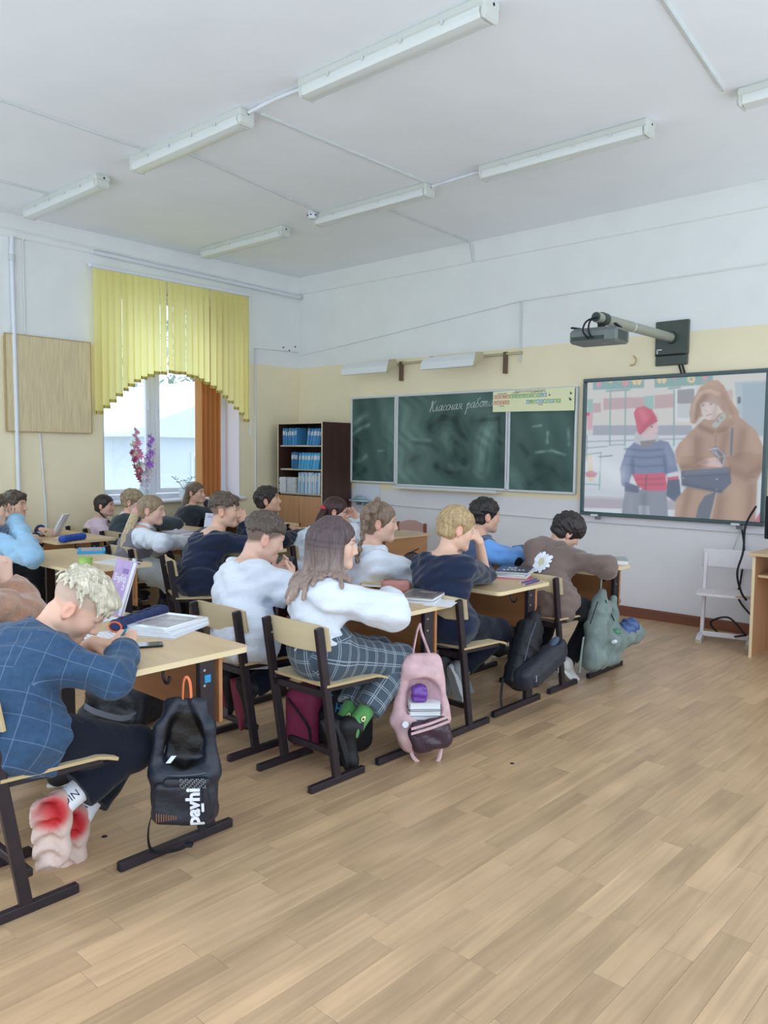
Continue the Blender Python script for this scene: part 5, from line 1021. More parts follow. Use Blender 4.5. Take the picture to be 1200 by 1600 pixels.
    b.cone(hp(-.02, .097, -.059), hp(.02, .097, -.059), .0022*s, k=.004, op='-')
    for q in (1, -1):
        Re = rz(q*-22)@rx(8)
        he((q*.077, -.010, -.008), (.0095, .021, .031), .006, R=Re); he((q*.087, -.004, -.006), (.007, .011, .019), .004, '-', R=Re); he((q*.072, -.006, -.034), (.008, .010, .010), .006)
    for q, hd, wr, d, n in HND: J['tip%d' % q] = hand_prims(b, wr, d, n, q, s*hd.get('hs', 1), hd.get('curl', 22), hd.get('spread', 5), hd.get('thumb', 35), hd.get('thc', 25))
    cs = NA(lin(skin)); ch_ = NA(lin(brow or hairc))*.8
    def col(V):
        L_ = (V-Hc)@HR/s; x, y, z = L_[:, 0], L_[:, 1], L_[:, 2]; C_ = np.tile(cs, (len(V), 1)); ax_ = np.abs(x)
        def mixin(w, c): nonlocal C_; w = np.clip(w, 0, 1)[:, None]; C_ = C_*(1-w)+NA(c)*w
        inh = (np.abs(z) < .14) & (np.abs(y) < .14) & (ax_ < .11)
        red = cs*NA((1.02, .66, .62))
        mixin(inh*np.exp(-((ax_-.042)**2+(z+.03)**2)/.0005)*(y > .02)*.25, red)
        mixin(inh*(np.exp(-(x/.021)**4-((z+.059)/.0105)**4)*(y > .07))*.5, cs*NA((.86, .50, .48)))
        mixin(inh*np.exp(-((ax_-.033)/.019)**4-((z-.029-.1*(ax_-.033))/.005)**2)*(y > .05)*.8, ch_)
        mixin(inh*np.exp(-((ax_-.032)/.016)**4-((z-.0135)/.003)**2)*(y > .05)*.7, cs*.22)
        mixin(inh*(ax_ > .066)*(np.abs(z+.006) < .036)*(y > -.04)*(y < .02)*.45, red)
        mixin(inh*np.exp(-((ax_-.008)/.005)**2-((z+.041)/.004)**2)*(y > .08)*.5, cs*.3)
        if stubble:
            c_, z0f, z0b, amt = stubble; lim = z0b+(z0f-z0b)*(y+.09)/.18
            mixin(inh*np.clip((z-lim)/.022, 0, 1)*((ax_ < .074) | (z > .02))*amt, lin(c_))
        return C_
    skin_obj('body', b, h, skin_mat(), root, col=col)
    if eyes:
        for q in (1, -1):
            e = MB(); c0 = hp(q*.0315, .0715, .0055); e.sphere(c0, .0118*s, 12, 8)
            e.sphere(c0+HR@NA((0, .0052, 0))*s, NA((.0066, .0072, .0066))*s, 10, 6, R=HR, mi=1); e.build('eye', [Meye, Miris], root, smooth=60)
    # clothes
    for gm in (top or []):
        sd = Sdf(); e = gm.get('e', .012)*s; sl = gm.get('sleeve', 1.0); se = gm.get('se', e)
        if gm.get('body', True):
            torso(sd, e, .05)
            dp = gm.get('drop', .07); fl = gm.get('flare', 0)
            sd.cone(P-axh*.07*s, P+axh*.07*s, .1*s+e+fl, k=.05)
            for q in (1, -1): sd.cone(hip[q], hip[q]+nrm(leg[q][0]-hip[q])*dp*s, .086*s+e, .084*s+e+fl, k=.03, cap=1)
            if gm.get('belly'): sd.ell(T1+fw*.03*s, NA((.12, .11, .13))*s*gm['belly'], by, k=.05)
        nc = gm.get('neck', .05)
        if gm.get('body', True):
            ncn = nrm(sk-N+fw*-.02); sd.cone(N-ncn*.03*s, N+ncn*(nc*.6+.02)*s, .060*s+e*.5, .053*s+e*.4, k=.035); sd.half(N+ncn*nc*s*.6, ncn, k=.006)      # open neckline
        for q in (1, -1):
            if sl <= 0: break
            el, wr = arm[q]; ew = gm.get('puff', 0)
            if sl < .5:
                p = sh[q]+(el-sh[q])*sl*2; sd.cone(sh[q], p, .050*s+se, .046*s+se*1.6, k=.035, cap=1)
            else:
                fr = (sl-.5)*2; p = el+(wr-el)*fr
                sd.cone(sh[q], el, .049*s+se, .042*s+se+ew, k=.035)
                sd.cone(el, p, .042*s+se+ew, (.036-.008*fr)*s+se+ew*.8, k=.02, cap=1)
                for f_, r_ in gm.get('folds', ()): pp = el+(wr-el)*f_ if f_ >= 0 else el+(sh[q]-el)*-f_; sd.ell(pp, NA((.042, .042, .042))*s*r_+se, k=.018)
                if ew and fr > .9: sd.cone(p-(wr-el)*.03, p, .029*s+se, k=.008, cap=1)
        if gm.get('sleeveless'):
            for q in (1, -1): sd.ell(sh[q]+ax*q*.035*s, NA((.05, .075, .085))*s, k=.01, op='-')
        ph = gm.get('seed', len(key)+ord(key[-1]))*3.1; am = gm.get('wr', .0035)*1.5
        def dsp(V, ph=ph, am=am):
            x, y, z = V[..., 0], V[..., 1], V[..., 2]
            return am*(np.sin(z*46+2.2*np.sin(x*17+ph)+1.6*np.sin(y*19+ph))*.6+np.sin(x*31+z*37-y*25+ph*2)*.4+.5*np.sin(z*85+y*40-x*52+ph)*np.sin(x*23+ph))
        o = skin_obj(gm.get('name', 'shirt'), sd, gm.get('h', h), gm['m'], root, dsp)
        if gm.get('label'): o['label'] = gm['label']
        J[gm.get('name', 'shirt')] = o
        if gm.get('collar'):
            cc = Sdf(); ncn = nrm(sk-N); kc = gm.get('ck', .058)*s
            for a in np.linspace(0, 2*math.pi, 49)[:-1]:
                v = rz(yaw+twist)@NA((math.cos(a), math.sin(a), 0)); v = nrm(v-(v@ncn)*ncn); dz = .004 if math.sin(a) < .6 else -.012
                cc.cone(N+v*kc*1.02+ncn*(.018+dz)*s, N+v*kc*.94+ncn*(.052+dz)*s, .0065, k=.006)
                if gm.get('fold', 1): cc.cone(N+v*kc*1.02+ncn*(.046+dz)*s, N+v*kc*1.28+ncn*(.012+dz)*s, .006, k=.006)
            skin_obj('collar', cc, min(h, .005), gm['collar'], o)
        if gm.get('cuff'):
            for q in (1, -1):
                el, wr = arm[q]; d = nrm(wr-el); wr = el+(wr-el)*min(1, (sl-.5)*2); cm = Sdf().cone(wr-d*.028, wr+d*.004, .031*s+se*.8, k=.003, cap=3); skin_obj('cuff', cm, min(h, .005), gm['cuff'], o)
    if legs:
        sd = Sdf(); e = legs.get('e', .010)*s
        if legs.get('hi'): sd.cone(P-axh*.055*s, P+axh*.055*s, .105*s+e, k=.05).cone(P, T1, .108*s+e, .100*s+e, k=.05, cap=1).cone(T1-nrm(T1-P)*.03*s, T1, .098*s+e, k=.006, cap=3)
        sd.cone(P-axh*.065*s, P+axh*.065*s, .103*s+e, k=.05).cone(P, T1, .098*s+e, .085*s+e*.6, k=.05, cap=1)
        for q in (1, -1):
            kn, an, td = leg[q]
            if legs.get('skirt'):
                sd.cone(hip[q], hip[q]+(kn-hip[q])*.95, .09*s+e, .085*s+e, k=.07, cap=1)
            else:
                f_ = legs.get('len', .93); p = kn+(an-kn)*f_
                sd.cone(hip[q], kn, .085*s+e, .056*s+e, k=.05); sd.cone(kn, p, .057*s+e, legs.get('ank', .042)*s+e, k=.025, cap=1)
                sd.ell(kn, .058*s+e, k=.03)
        if legs.get('skirt'):
            k1, k2 = leg[1][0], leg[-1][0]; sd.cone(k1*.9+P*.1, k2*.9+P*.1, .07*s+e, k=.06); sd.cone(P, (k1+k2)/2*.8+P*.2, .10*s, .08*s, k=.06)
            for q in (1, -1): sd.cone(leg[q][0]*.85+hip[q]*.15, leg[q][0]*.85+hip[q]*.15+NA((0, 0, -.12)), .055, .06, k=.06, cap=1)
        ph = legs.get('seed', .4)*5
        def dsl(V): 
            x, y, z = V[..., 0], V[..., 1], V[..., 2]; return .0032*(np.sin(y*52+x*38+2*np.sin(z*22+ph))*.6+np.sin(z*48-y*33+ph)*.5)
        o = skin_obj(legs.get('name', 'trousers'), sd, legs.get('h', h), legs['m'], root, dsl); J['trousers'] = o
        if legs.get('label'): o['label'] = legs['label']
        if legs.get('tights'):
            ts = Sdf()
            for q in (1, -1): kn, an, td = leg[q]; ts.cone(hip[q]*.3+kn*.7, kn, .062*s, .057*s, k=.03).cone(kn, an, .057*s, .037*s, k=.03)
            skin_obj('tights', ts, h, legs['tights'], root)
        if shoes is not None and not legs.get('sock') and not legs.get('tights'): legs = dict(legs, sock=fabric('dark_sock_knit', '#23252c'), sockh=.2)
        if legs.get('sock'):
            for q in (1, -1):
                kn, an, td = leg[q]; sk_ = Sdf().cone(an+(kn-an)*legs.get('sockh', .3), an, .041*s, .037*s, k=.02, cap=2).cone(an, an+td*.045*s+sole_dir(kn, an, td)*.036*s, .033*s, .022*s, k=.03)
                so = skin_obj('sock', sk_, min(h, .005), legs['sock'], root); J['sock%d' % q] = so
    if shoes is not None:
        for q in (1, -1):
            kn, an, td = leg[q]; sn = nrm(up-(up@td)*td) if abs(td[2]) < .8 else nrm(np.cross(td, axh)*1.0)
            if sn@(kn-an) < 0: sn = -sn
            shoe(root, an, td, sn, s, h, **shoes)
    if hair: hair(J, hair_mat('hair_'+key, hairc), h, hp, HR)
    return J

def shoe(root, an, td, sn, s, h, up_='#25262a', sole='#d8d8d6', lab=None, ls=None):
    sd = np.cross(td, sn); R = np.stack([sd, td, sn], 1); f = s*1.02
    def q(x, y, z): return an+R@NA((x, y, z))*f
    u = Sdf(); u.cone(q(0, -.022, -.028), q(0, .01, .028), .040*f, .040*f, k=.03, cap=1).cone(q(0, -.02, -.035), q(0, .125, -.048), .038*f, .032*f, k=.03).ell(q(0, .135, -.05), NA((.040, .045, .027))*f, R, k=.03)
    u.half(q(0, 0, -.073), -sn, k=.004)
    o = skin_obj('shoe', u, min(h, .0055), mat('shoe_'+up_.strip('#'), up_, .55, .4), root)
    if lab: o['label'] = lab
    so = MB(); pts = []
    for a in np.linspace(0, 2*math.pi, 25)[:-1]:
        y = math.sin(a); x = math.cos(a); yy = .055+y*.122; ww = .038+.008*y-(.007 if abs(y) < .35 else 0); pts.append((x*ww, yy))
    V = [q(x, y, -.083) for x, y in pts]+[q(x*1.06, y*1.0, -.058) for x, y in pts]; n = len(pts)
    so.add(V, [tuple(range(n))[::-1], tuple(range(n, 2*n))]+[(i, (i+1) % n, n+(i+1) % n, n+i) for i in range(n)])
    z = so.build('sole', mat('sole_'+sole.strip('#'), sole, .6), o, smooth=40)
    return o
# ---------------------------------------------------------------- hair styles (all in the head frame)
def hdisp(J, amp=.0022, fr=55, along='top'):
    Hc, HR, s = J['Hc'], J['HR'], J['s']
    def f(V):
        L_ = (V-Hc)@HR/s; x, y, z = L_[..., 0], L_[..., 1], L_[..., 2]; th = np.arctan2(x, y+.01)
        return amp*(np.sin(th*fr*.45+z*26+3*np.sin(z*31+th*2))*.7+np.sin(x*fr*5+y*57+2*np.sin(y*41))*.5)
    return f
def capcut(sd, hp, HR, s, zf, zb, t=.010, yf=.098, ye=-.028, kk=.016, top=0, fade=None):
    """skull cap trimmed at the forehead, round the ears and at the nape; fade: a single high cut instead"""
    sd.ell(hp(0, -.008, .030), NA((.075+t, .093+t, .082+t+top))*s, HR, k=.02)
    sd.ell(hp(0, -.045, -.035), NA((.060+t*.7, .050+t*.7, .055))*s, HR, k=.02)
    if fade is not None: sd.half(hp(0, yf, zf), HR@nrm(NA((0, (zf-fade), -(yf+.095)))), k=kk*s)
    else:
        sd.half(hp(0, yf, zf), HR@nrm(NA((0, zf+.085, -(yf-ye)))), k=kk*s); sd.half(hp(0, 0, zb), HR@NA((0, -.25, -1.)), k=kk*s)
    return sd
def tufts(sd, hp, HR, s, zf, low, n, ln, r, fwd=.8, lift=.35, seed=1, ymin=-.11, k=.007):
    """short locks rooted over the scalp, combed forward"""
    rg = np.random.default_rng(seed); c = 0
    while c < n:
        d = nrm(rg.normal(size=3)); 
        if d[2] < -.5: continue
        p = NA((.076, .094, .084))*d+NA((0, -.008, .031)); lim = low+(zf-low)*(p[1]+.09)/.18
        if p[2] < lim or p[1] < ymin: continue
        nn = nrm(d/NA((.076, .094, .084))); t_ = NA((0, fwd, -.25))+rg.normal(size=3)*.35; t_ = nrm(t_-(t_@nn)*nn)
        q = p+t_*ln*.55+nn*ln*lift*.6; q2 = q+t_*ln*.45+nn*ln*(lift*.5-.35)
        sd.cone(hp(*p), hp(*q), r*s, r*.85*s, k=k).cone(hp(*q), hp(*q2), r*.85*s, r*.45*s, k=k); c += 1
def short_hair(t=.006, zf=.058, zb=-.072, top=.0, amp=.0016, quiff=None, fr=55, fade=None, locks=60, ln=.035, r=.0075, lift=.35, seed=1, ye=-.028, ear=1):
    def f(J, m, h, hp, HR):
        s = J['s']; sd = Sdf(); capcut(sd, hp, HR, s, zf, zb, t, top=top, fade=fade, ye=ye)
        for c, rr in (quiff or ()): sd.ell(hp(*c), NA(rr)*s, HR, k=.02*s)
        tufts(sd, hp, HR, s, zf+.004, (fade if fade is not None else .0)+.012, locks, ln, r, lift=lift, seed=seed)
        for q in (1, -1) if ear else (): sd.ell(hp(q*.086, -.006, -.012), NA((.019, .027, .036))*s, HR, k=.008, op='-')
        skin_obj('hair', sd, min(h, .005), m, J['root'], hdisp(J, amp, fr))
    return f
def strand(sd, pts, r, k=.006):
    P = bez(pts, 4); n = len(P)
    for i in range(n-1): sd.cone(P[i], P[i+1], r*(1-.25*i/n), r*(1-.25*(i+1)/n), k=k)
def tail_hair(kind, zf=.055, zb=-.06, base=(0, -.10, .02), pts=None, r=.018, tie=None, t=.010, n=9, tcol=None, bangs=False):
    """hair pulled back into a ponytail or braid; pts: path in world coordinates after the base"""
    def f(J, m, h, hp, HR):
        s = J['s']; sd = Sdf(); capcut(sd, hp, HR, s, zf, zb, t)
        for q in (1, -1): sd.ell(hp(q*.085, -.002, -.012), NA((.018, .03, .034))*s, HR, k=.008, op='-')
        if bangs:
            for x in np.linspace(-.05, .05, 9): sd.cone(hp(x, .085, .075), hp(x*1.15, .104, .035), .010*s, .006*s, k=.008)
        o = skin_obj('hair', sd, min(h, .005), m, J['root'], hdisp(J, .0018, 50))
        b0 = hp(*base); W_ = [b0]+[NA(p, float)-J['O'] for p in pts]; path = bez(W_, 8); L_ = len(path)
        t2 = Sdf()
        if kind == 'tail':
            rg = np.random.default_rng(4)
            for i in range(n):
                a = 2*math.pi*i/n; off = NA((math.cos(a), math.sin(a), .3*math.sin(2*a)))*r*.6
                if i == 0: off *= 0
                q = [p+off*(0.35+.75*math.sin(math.pi*min(1, .12+.8*k/L_))) for k, p in enumerate(path)]
                for k in range(L_-1): f0 = max(.25, 1-.7*max(0, (k/L_-.55))/.45); t2.cone(q[k], q[k+1], r*.5*f0, r*.5*f0, k=.006)
        else:
            P_ = bez(W_, 30); acc = 0; last = P_[0]; k = 0; step = r*.85
            for p in P_[1:]:
                acc += np.linalg.norm(p-last); last_d = nrm(p-last); last = p
                if acc >= step:
                    acc = 0; fr = max(.68, 1-.45*k*step/.4); sdv = nrm(np.cross(last_d, J['fw'])); sgn = 1 if k % 2 else -1
                    R = rot_to(nrm(last_d*.8+sdv*sgn*.75)); t2.ell(p+sdv*sgn*r*.42*fr, NA((r*.62, r*1.05, r*.6))*fr, R, k=.004); k += 1
        skin_obj('ponytail' if kind == 'tail' else 'braid', t2, min(h, .0045), hair_mat('tail_'+tcol.strip('#'), tcol) if tcol else m, o)
        if tie:
            i0 = tie[1]; d = nrm(path[min(i0+2, L_-1)]-path[i0]); skin_obj('hair_tie', Sdf().cone(path[i0], path[i0]+d*.022, r*1.3, k=.003), .004, tie[0], o)
    return f
def long_hair(length=.25, a0=-115, a1=115, n=26, zf=.055, zb=-.09, r=.0125, ombre=None, part=0, spread=.012, t=.012, front=0):
    """loose hair hanging from the crown over back and shoulders"""
    def f(J, m, h, hp, HR):
        s = J['s']; sd = Sdf(); capcut(sd, hp, HR, s, zf, zb, t); rg = np.random.default_rng(int(abs(length)*1000)+n)
        N, T2 = J['N'], J['T'][1]; axs = nrm(T2-N)
        cl = [bvh_local(J[k]) for k in ('blouse', 'shirt', 'jacket', 'vest') if k in J]
        def keep(p):
            for bt in cl:
                lo, nn, ix, ds = bt.find_nearest(Vector(p))
                if lo is not None:
                    g = (Vector(p)-lo).dot(nn)
                    if g < .013: p = p+NA(nn)*(.013-g) if ds < .09 else p
            return p
        def push(p, dmin):
            q = p-N; tt = np.clip(q@axs, -.02, .5); c = N+axs*tt; v = p-c; la = v@J['ax']; d = math.sqrt(max(1e-9, v@v-la*la+(la/1.75)**2)); lim = dmin*min(1, max(0, tt)/.05)
            return c+v/d*lim if d < lim else p
        for lay in (0, 1):
            for a in np.linspace(a0, a1, n if lay == 0 else n-7):
                b = math.radians(a+rg.uniform(-3, 3)); sa, ca = math.sin(b), math.cos(b); o = HR@NA((sa, -ca, 0)); rr = 1-.10*lay
                ln = length*(1-.16*lay)*(1-front*abs(sa)**2)*rg.uniform(.92, 1.05)
                p = [hp(.045*sa, -.045*ca+.0, .108), hp(.085*sa*rr, -.103*ca*rr-.006, .045), hp(.092*sa*rr, -.108*ca*rr-.004, -.04)]
                d = NA((0, 0, -1.)); q = p[-1]
                for k_ in range(4): q = push(q+d*ln/4*s+o*(spread if k_ > 1 else .004)+rg.normal(size=3)*.004+o*.008*math.sin(k_*2.1+a*.09), .125*s); q = keep(q); p.append(q)
                strand(sd, p, r*s, k=.008)
        def col(V):
            z = ((V-J['Hc'])@HR)[:, 2]; w = np.clip((.02-(V-J['Hc'])[:, 2])/.26, 0, 1)[:, None]; return NA(lin(ombre[0]))*(1-w)+NA(lin(ombre[1]))*w
        mm = m
        if ombre: mm = mat(m.name+'_ombre', '#ffffff', .4, .45, grain=('z', 110, .42), attr='tint')
        skin_obj('hair', sd, min(h, .005), mm, J['root'], hdisp(J, .0016, 60), col=col if ombre else None)
    return f
def bob_hair(length=.07, n=22, zf=.05, zb=-.07, fringe=0):
    def f(J, m, h, hp, HR):
        s = J['s']; sd = Sdf(); capcut(sd, hp, HR, s, zf, zb, .014); rg = np.random.default_rng(3)
        for a in np.linspace(-128, 128, n):
            b = math.radians(a); sa, ca = math.sin(b), math.cos(b); w = .012*math.sin(a*.35)
            strand(sd, [hp(.05*sa, -.05*ca, .105), hp(.090*sa, -.108*ca, .05), hp(.096*sa+w*.3, -.112*ca, -.02), hp(.09*sa+w, -.104*ca, -.03-length*rg.uniform(.7, 1.1))], .014*s, k=.010)
        skin_obj('hair', sd, min(h, .005), m, J['root'], hdisp(J, .0022, 45))
    return f
def glasses(J, m):
    Hc, HR, s = J['Hc'], J['HR'], J['s']; g = MB(); hp = lambda x, y, z: Hc+HR@NA((x, y, z))*s
    for q in (1, -1):
        g.tube([hp(q*.034+.023*math.cos(t), .098-.004*abs(math.cos(t)), .004+.018*math.sin(t)) for t in np.linspace(0, 2*math.pi, 17)[:-1]], .0017*s, 5, closed=True)
        g.tube([hp(q*.057, .094, .008), hp(q*.077, .06, .009), hp(q*.083, .0, .010), hp(q*.081, -.02, -.004)], .0016*s, 5)
    g.tube([hp(-.012, .1, .008), hp(0, .103, .011), hp(.012, .1, .008)], .0017*s, 5)
    g.build('glasses', m, J['root'], smooth=60)
def checks(name, base, line, su, sv, w=.05, double=0, strength=.8, noise=(9, .12)):
    """checked cloth drawn in the cloth's own coordinates (attribute cloth_uv)"""
    m = mat(name, base, .85, .15, noise=noise, bump=(38, .3), sheen=.15); nt = m.node_tree; N = nt.nodes; L = nt.links; b = N['Principled BSDF']
    src = b.inputs['Base Color'].links[0].from_socket
    at = N.new('ShaderNodeAttribute'); at.attribute_name = 'cloth_uv'; sp = N.new('ShaderNodeSeparateXYZ'); L.new(at.outputs['Vector'], sp.inputs[0])
    def mth(op, a, v=None):
        n = N.new('ShaderNodeMath'); n.operation = op; L.new(a, n.inputs[0])
        if v is not None:
            if isinstance(v, float): n.inputs[1].default_value = v
            else: L.new(v, n.inputs[1])
        return n.outputs[0]
    tot = None
    for k, s_ in ((0, su), (1, sv)):
        for off in ([0.] if not double else [0., double]):
            fr = mth('FRACT', mth('ADD', mth('MULTIPLY', sp.outputs[k], 1/s_), off+50.))
            l = mth('LESS_THAN', fr, w); tot = l if tot is None else mth('MAXIMUM', tot, l)
    tot = mth('MULTIPLY', tot, strength); mx = N.new('ShaderNodeMix'); mx.data_type = 'RGBA'; L.new(tot, mx.inputs[0]); L.new(src, mx.inputs[6]); mx.inputs[7].default_value = (*lin(line), 1)
    L.new(mx.outputs[2], b.inputs['Base Color']); return m
def cloth_uv(o, segs):
    """segs: (a, b, radius, reference vector, offset along)"""
    n = len(o.data.vertices); V = np.empty(n*3, np.float32); o.data.vertices.foreach_get('co', V); V = V.reshape(-1, 3).astype(float)
    best = np.full(n, 9.); UV = np.zeros((n, 3))
    for a, b, r, ref, off in segs:
        ab = b-a; L_ = np.linalg.norm(ab); d = ab/L_; t = (V-a)@d; tc = np.clip(t, 0, L_); w = V-a-tc[:, None]*d; ds = np.linalg.norm(w, axis=1)-r
        x = nrm(ref-(ref@d)*d); y = np.cross(d, x); ang = np.arctan2(w@y, w@x); m = ds < best
        best[m] = ds[m]; UV[m, 0] = ang[m]*r; UV[m, 1] = t[m]+off
    at = o.data.attributes.new('cloth_uv', 'FLOAT_VECTOR', 'POINT'); at.data.foreach_set('vector', UV.astype(np.float32).ravel())
from mathutils.bvhtree import BVHTree
def bvh_local(o): return BVHTree.FromPolygons([v.co.copy() for v in o.data.vertices], [tuple(q.vertices) for q in o.data.polygons])
def bvh(o):
    me = o.data; M = o.matrix_world.copy()
    loc = Vector(o.location); p = o.parent
    while p: loc = loc+Vector(p.location); p = p.parent
    return BVHTree.FromPolygons([v.co+loc for v in me.vertices], [tuple(q.vertices) for q in me.polygons]), loc
def decal(o, org, x, y, V2, F, m, name, off=.0015, mi=None):
    """flat print: 2-D shape V2 laid in the plane (x, y) at org and pressed along -z onto the surface of o"""
    bt, loc = bvh(o); x = Vector(x).normalized(); y = Vector(y).normalized(); z = x.cross(y).normalized(); y = z.cross(x); out = []
    org = Vector(org)
    for (u, v) in V2:
        p = org+x*u+y*v; hit = bt.ray_cast(p+z*.15, -z, .4)
        if hit[0] is None: hit = bt.find_nearest(p); nn = hit[1]
        out.append(hit[0]+z*off+hit[1]*off*.4-loc)
    me = bpy.data.meshes.new(name); me.from_pydata([tuple(p) for p in out], [], F)
    for q in (m if isinstance(m, list) else [m]): me.materials.append(q)
    if mi: me.polygons.foreach_set('material_index', mi)
    return link(name, me, o)
def text2d(body, size, bold=0):
    cu = bpy.data.curves.new('t', 'FONT'); cu.offset = bold; cu.body = body; cu.size = size; cu.align_x = 'CENTER'; cu.align_y = 'CENTER'; cu.resolution_u = 2
    o = bpy.data.objects.new('t', cu); COL.objects.link(o); me = bpy.data.meshes.new_from_object(o)
    V = [(v.co.x, v.co.y) for v in me.vertices]; F = [tuple(p.vertices) for p in me.polygons]
    bpy.data.objects.remove(o); bpy.data.curves.remove(cu); bpy.data.meshes.remove(me); return V, F

# ================================================================= the pupils
WHT = fabric('white_cotton', '#dfe6f2'); NVY = fabric('navy_knit', '#1f2942'); NAVT = fabric('navy_trouser_cloth', '#171b29', .1)
DRK = fabric('dark_suit_cloth', '#1c212e', .15); BLK = fabric('black_cloth', '#15161c', .1)
# --- boy writing, nearest
J4 = person('p4', 'blond boy in a blue checked blazer bent over his desk, writing with cyan pen', (-2.70, 1.10, .565), (-2.737, 1.360, 0.943), -6, -38, 46, 4, 1.10,
    hR=dict(el=(-2.490, 1.358, 0.722), p=(-2.753, 1.575, 0.785), d=(-.95, -.12, -.16), n=(-.15, .55, -.75), curl=(38, 44, 52, 58), thumb=25), hL=dict(p=(-2.863, 1.484, 0.762), d=(.75, .62, -.1), n=(.1, .1, -1), curl=28, pole=(-.8, -.2, -.5)),
    fR=dict(p=(-2.640, 1.236, 0.269), toe=(.03, -.06, -1), kn=(-2.640, 1.517, 0.398)), fL=dict(p=(-2.760, 1.364, 0.146), toe=(-.02, -.12, -1), kn=(-2.800, 1.573, 0.331)),
    skin='#e4b8a0', hairc='#d3cab4', brow='#a58a70', h=.0048, stubble=('#a3978b', .04, -.03, .6), shrug=.0, bulge=.07, nk=.75,
    top=[dict(name='blazer', m=checks('blazer_windowpane', '#35506f', '#9fb4cc', .062, .075, .035, strength=.22, noise=(45, .16)), e=.022, se=.013, cuff=fabric('dark_cuff_cloth', '#1d2433'), sleeve=.84, drop=.10, flare=.01, wr=.005, puff=.002, folds=((.15, 1.08), (.5, 1.02)), neck=.10, collar=fabric('blazer_collar_cloth', '#3a5575'), ck=.060)],
    legs=dict(m=NAVT, len=.76, ank=.056, sock=fabric('white_sock_knit', '#e3e6ee'), sockh=.4, e=.012),
    hair=short_hair(.005, .066, fade=.050, locks=190, ln=.052, r=.0062, lift=.30, quiff=[((0, .055, .086), (.058, .05, .026))], seed=8))
P_ = J4; s_ = P_['s']; segs = [(P_['P'], P_['N'], .13, -P_['fw'], 0)]
for q in (1, -1): el, wr = P_['arm'][q]; segs += [(P_['sh'][q], el, .06, NA((0, 0, 1.)), .3), (el, wr, .05, NA((0, 0, 1.)), .57)]
cloth_uv(P_['blazer'], segs)
# chunky wavy trainers, toes down on the floor
def wavy_shoe(J, q, lab):
    kn, an, td = J['leg'][q]; fw_ = nrm(NA((-.25, 1.0, 0.))); sd = Sdf(); R = rot_to(td, fw_)
    def p(x, y, z): return an+R@NA((x, y+.022, z))
    sd.cone(p(0, -.035, -.005), p(0, .03, -.01), .044, .048, k=.03).cone(p(0, .0, -.03), p(0, .12, -.012), .046, .045, k=.03).ell(p(0, .135, -.008), (.05, .05, .036), R, k=.03)
    sd.cone(p(0, -.01, -.065), p(0, .15, -.045), .040, .043, k=.02).ell(p(0, -.02, -.07), (.047, .035, .03), R, k=.02)
    def dsp(V):
        L_ = (V-an)@R; low = np.clip((-L_[..., 2]-.015)/.03, 0, 1); w = L_[..., 1]*1.0+.018*np.sin(L_[..., 0]*60)+.012*np.sin(L_[..., 2]*70)
        return low*(.0065*np.sin(w*105)+.0016*np.sin((w+L_[..., 2]*.7)*640))
    def col(V):
        L_ = (V-an)@R; c = NA(lin('#d8c0b6')); r = NA(lin('#c2262e')); w = np.clip(1.75-np.linalg.norm(V-an-NA((.035, -.045, -.002)), axis=1)/.046, 0, 1)[:, None]; w = w*w*(3-2*w); return c*(1-w)+r*w
    o = skin_obj('shoe', sd, .0042, mat('pink_rubber', '#ffffff', .6, .4, attr='tint'), J['root'], dsp, 1, col); o['label'] = lab
wavy_shoe(J4, 1, 'chunky cream wavy trainer with red patch'); wavy_shoe(J4, -1, 'second cream wavy trainer, mostly hidden')
for q, tx in ((1, 'NICE'), (-1, 'NICE')):
    kn, an, td = J4['leg'][q]; O_ = J4['O']; V2, F2 = text2d(tx, .036); ax_ = nrm(kn-an); cen = O_+an+ax_*.050
    decal(J4['sock%d' % q], cen+NA((.02, -.03, 0)), -ax_*1.0+NA((.3, .3, 0))*0, np.cross(NA((.75, -.6, .2)), -ax_), V2, F2, mat('sock_print', '#20242e', .8), 'sock_lettering')
# --- fuzzy jumper at the left edge
person('p1', 'pupil in a fuzzy tan jumper with clasped hands, cut by the left edge', (-3.40, 1.03, .565), (-3.52, 1.2, 1.10), -5, -20, 0, 0, 1.05,
    hR=dict(el=(-3.62, 1.575, .775), p=(-3.69, 1.50, .905), d=(-.1, -.05, 1), n=(-1, -.3, .2), curl=(55, 50, 50, 55)), hL=dict(el=(-3.86, 1.58, .775), p=(-3.755, 1.50, .90), d=(.1, -.05, 1), n=(1, .2, .2), curl=(45, 50, 50, 55)),
    skin='#e6c0ae', hairc='#6b5546', h=.0055, top=[dict(name='jumper', m=fabric('fuzzy_tan_wool', '#b98f78', .6, (90, .8), (14, .15)), e=.024, se=.022, wr=.006, folds=((.2, 1.15), (.6, 1.0)), neck=.08)], legs=dict(m=BLK), hair=short_hair(), shoes=dict(), fR=dict(p=(-3.42, 1.62, .075)), fL=dict(p=(-3.62, 1.62, .075)))
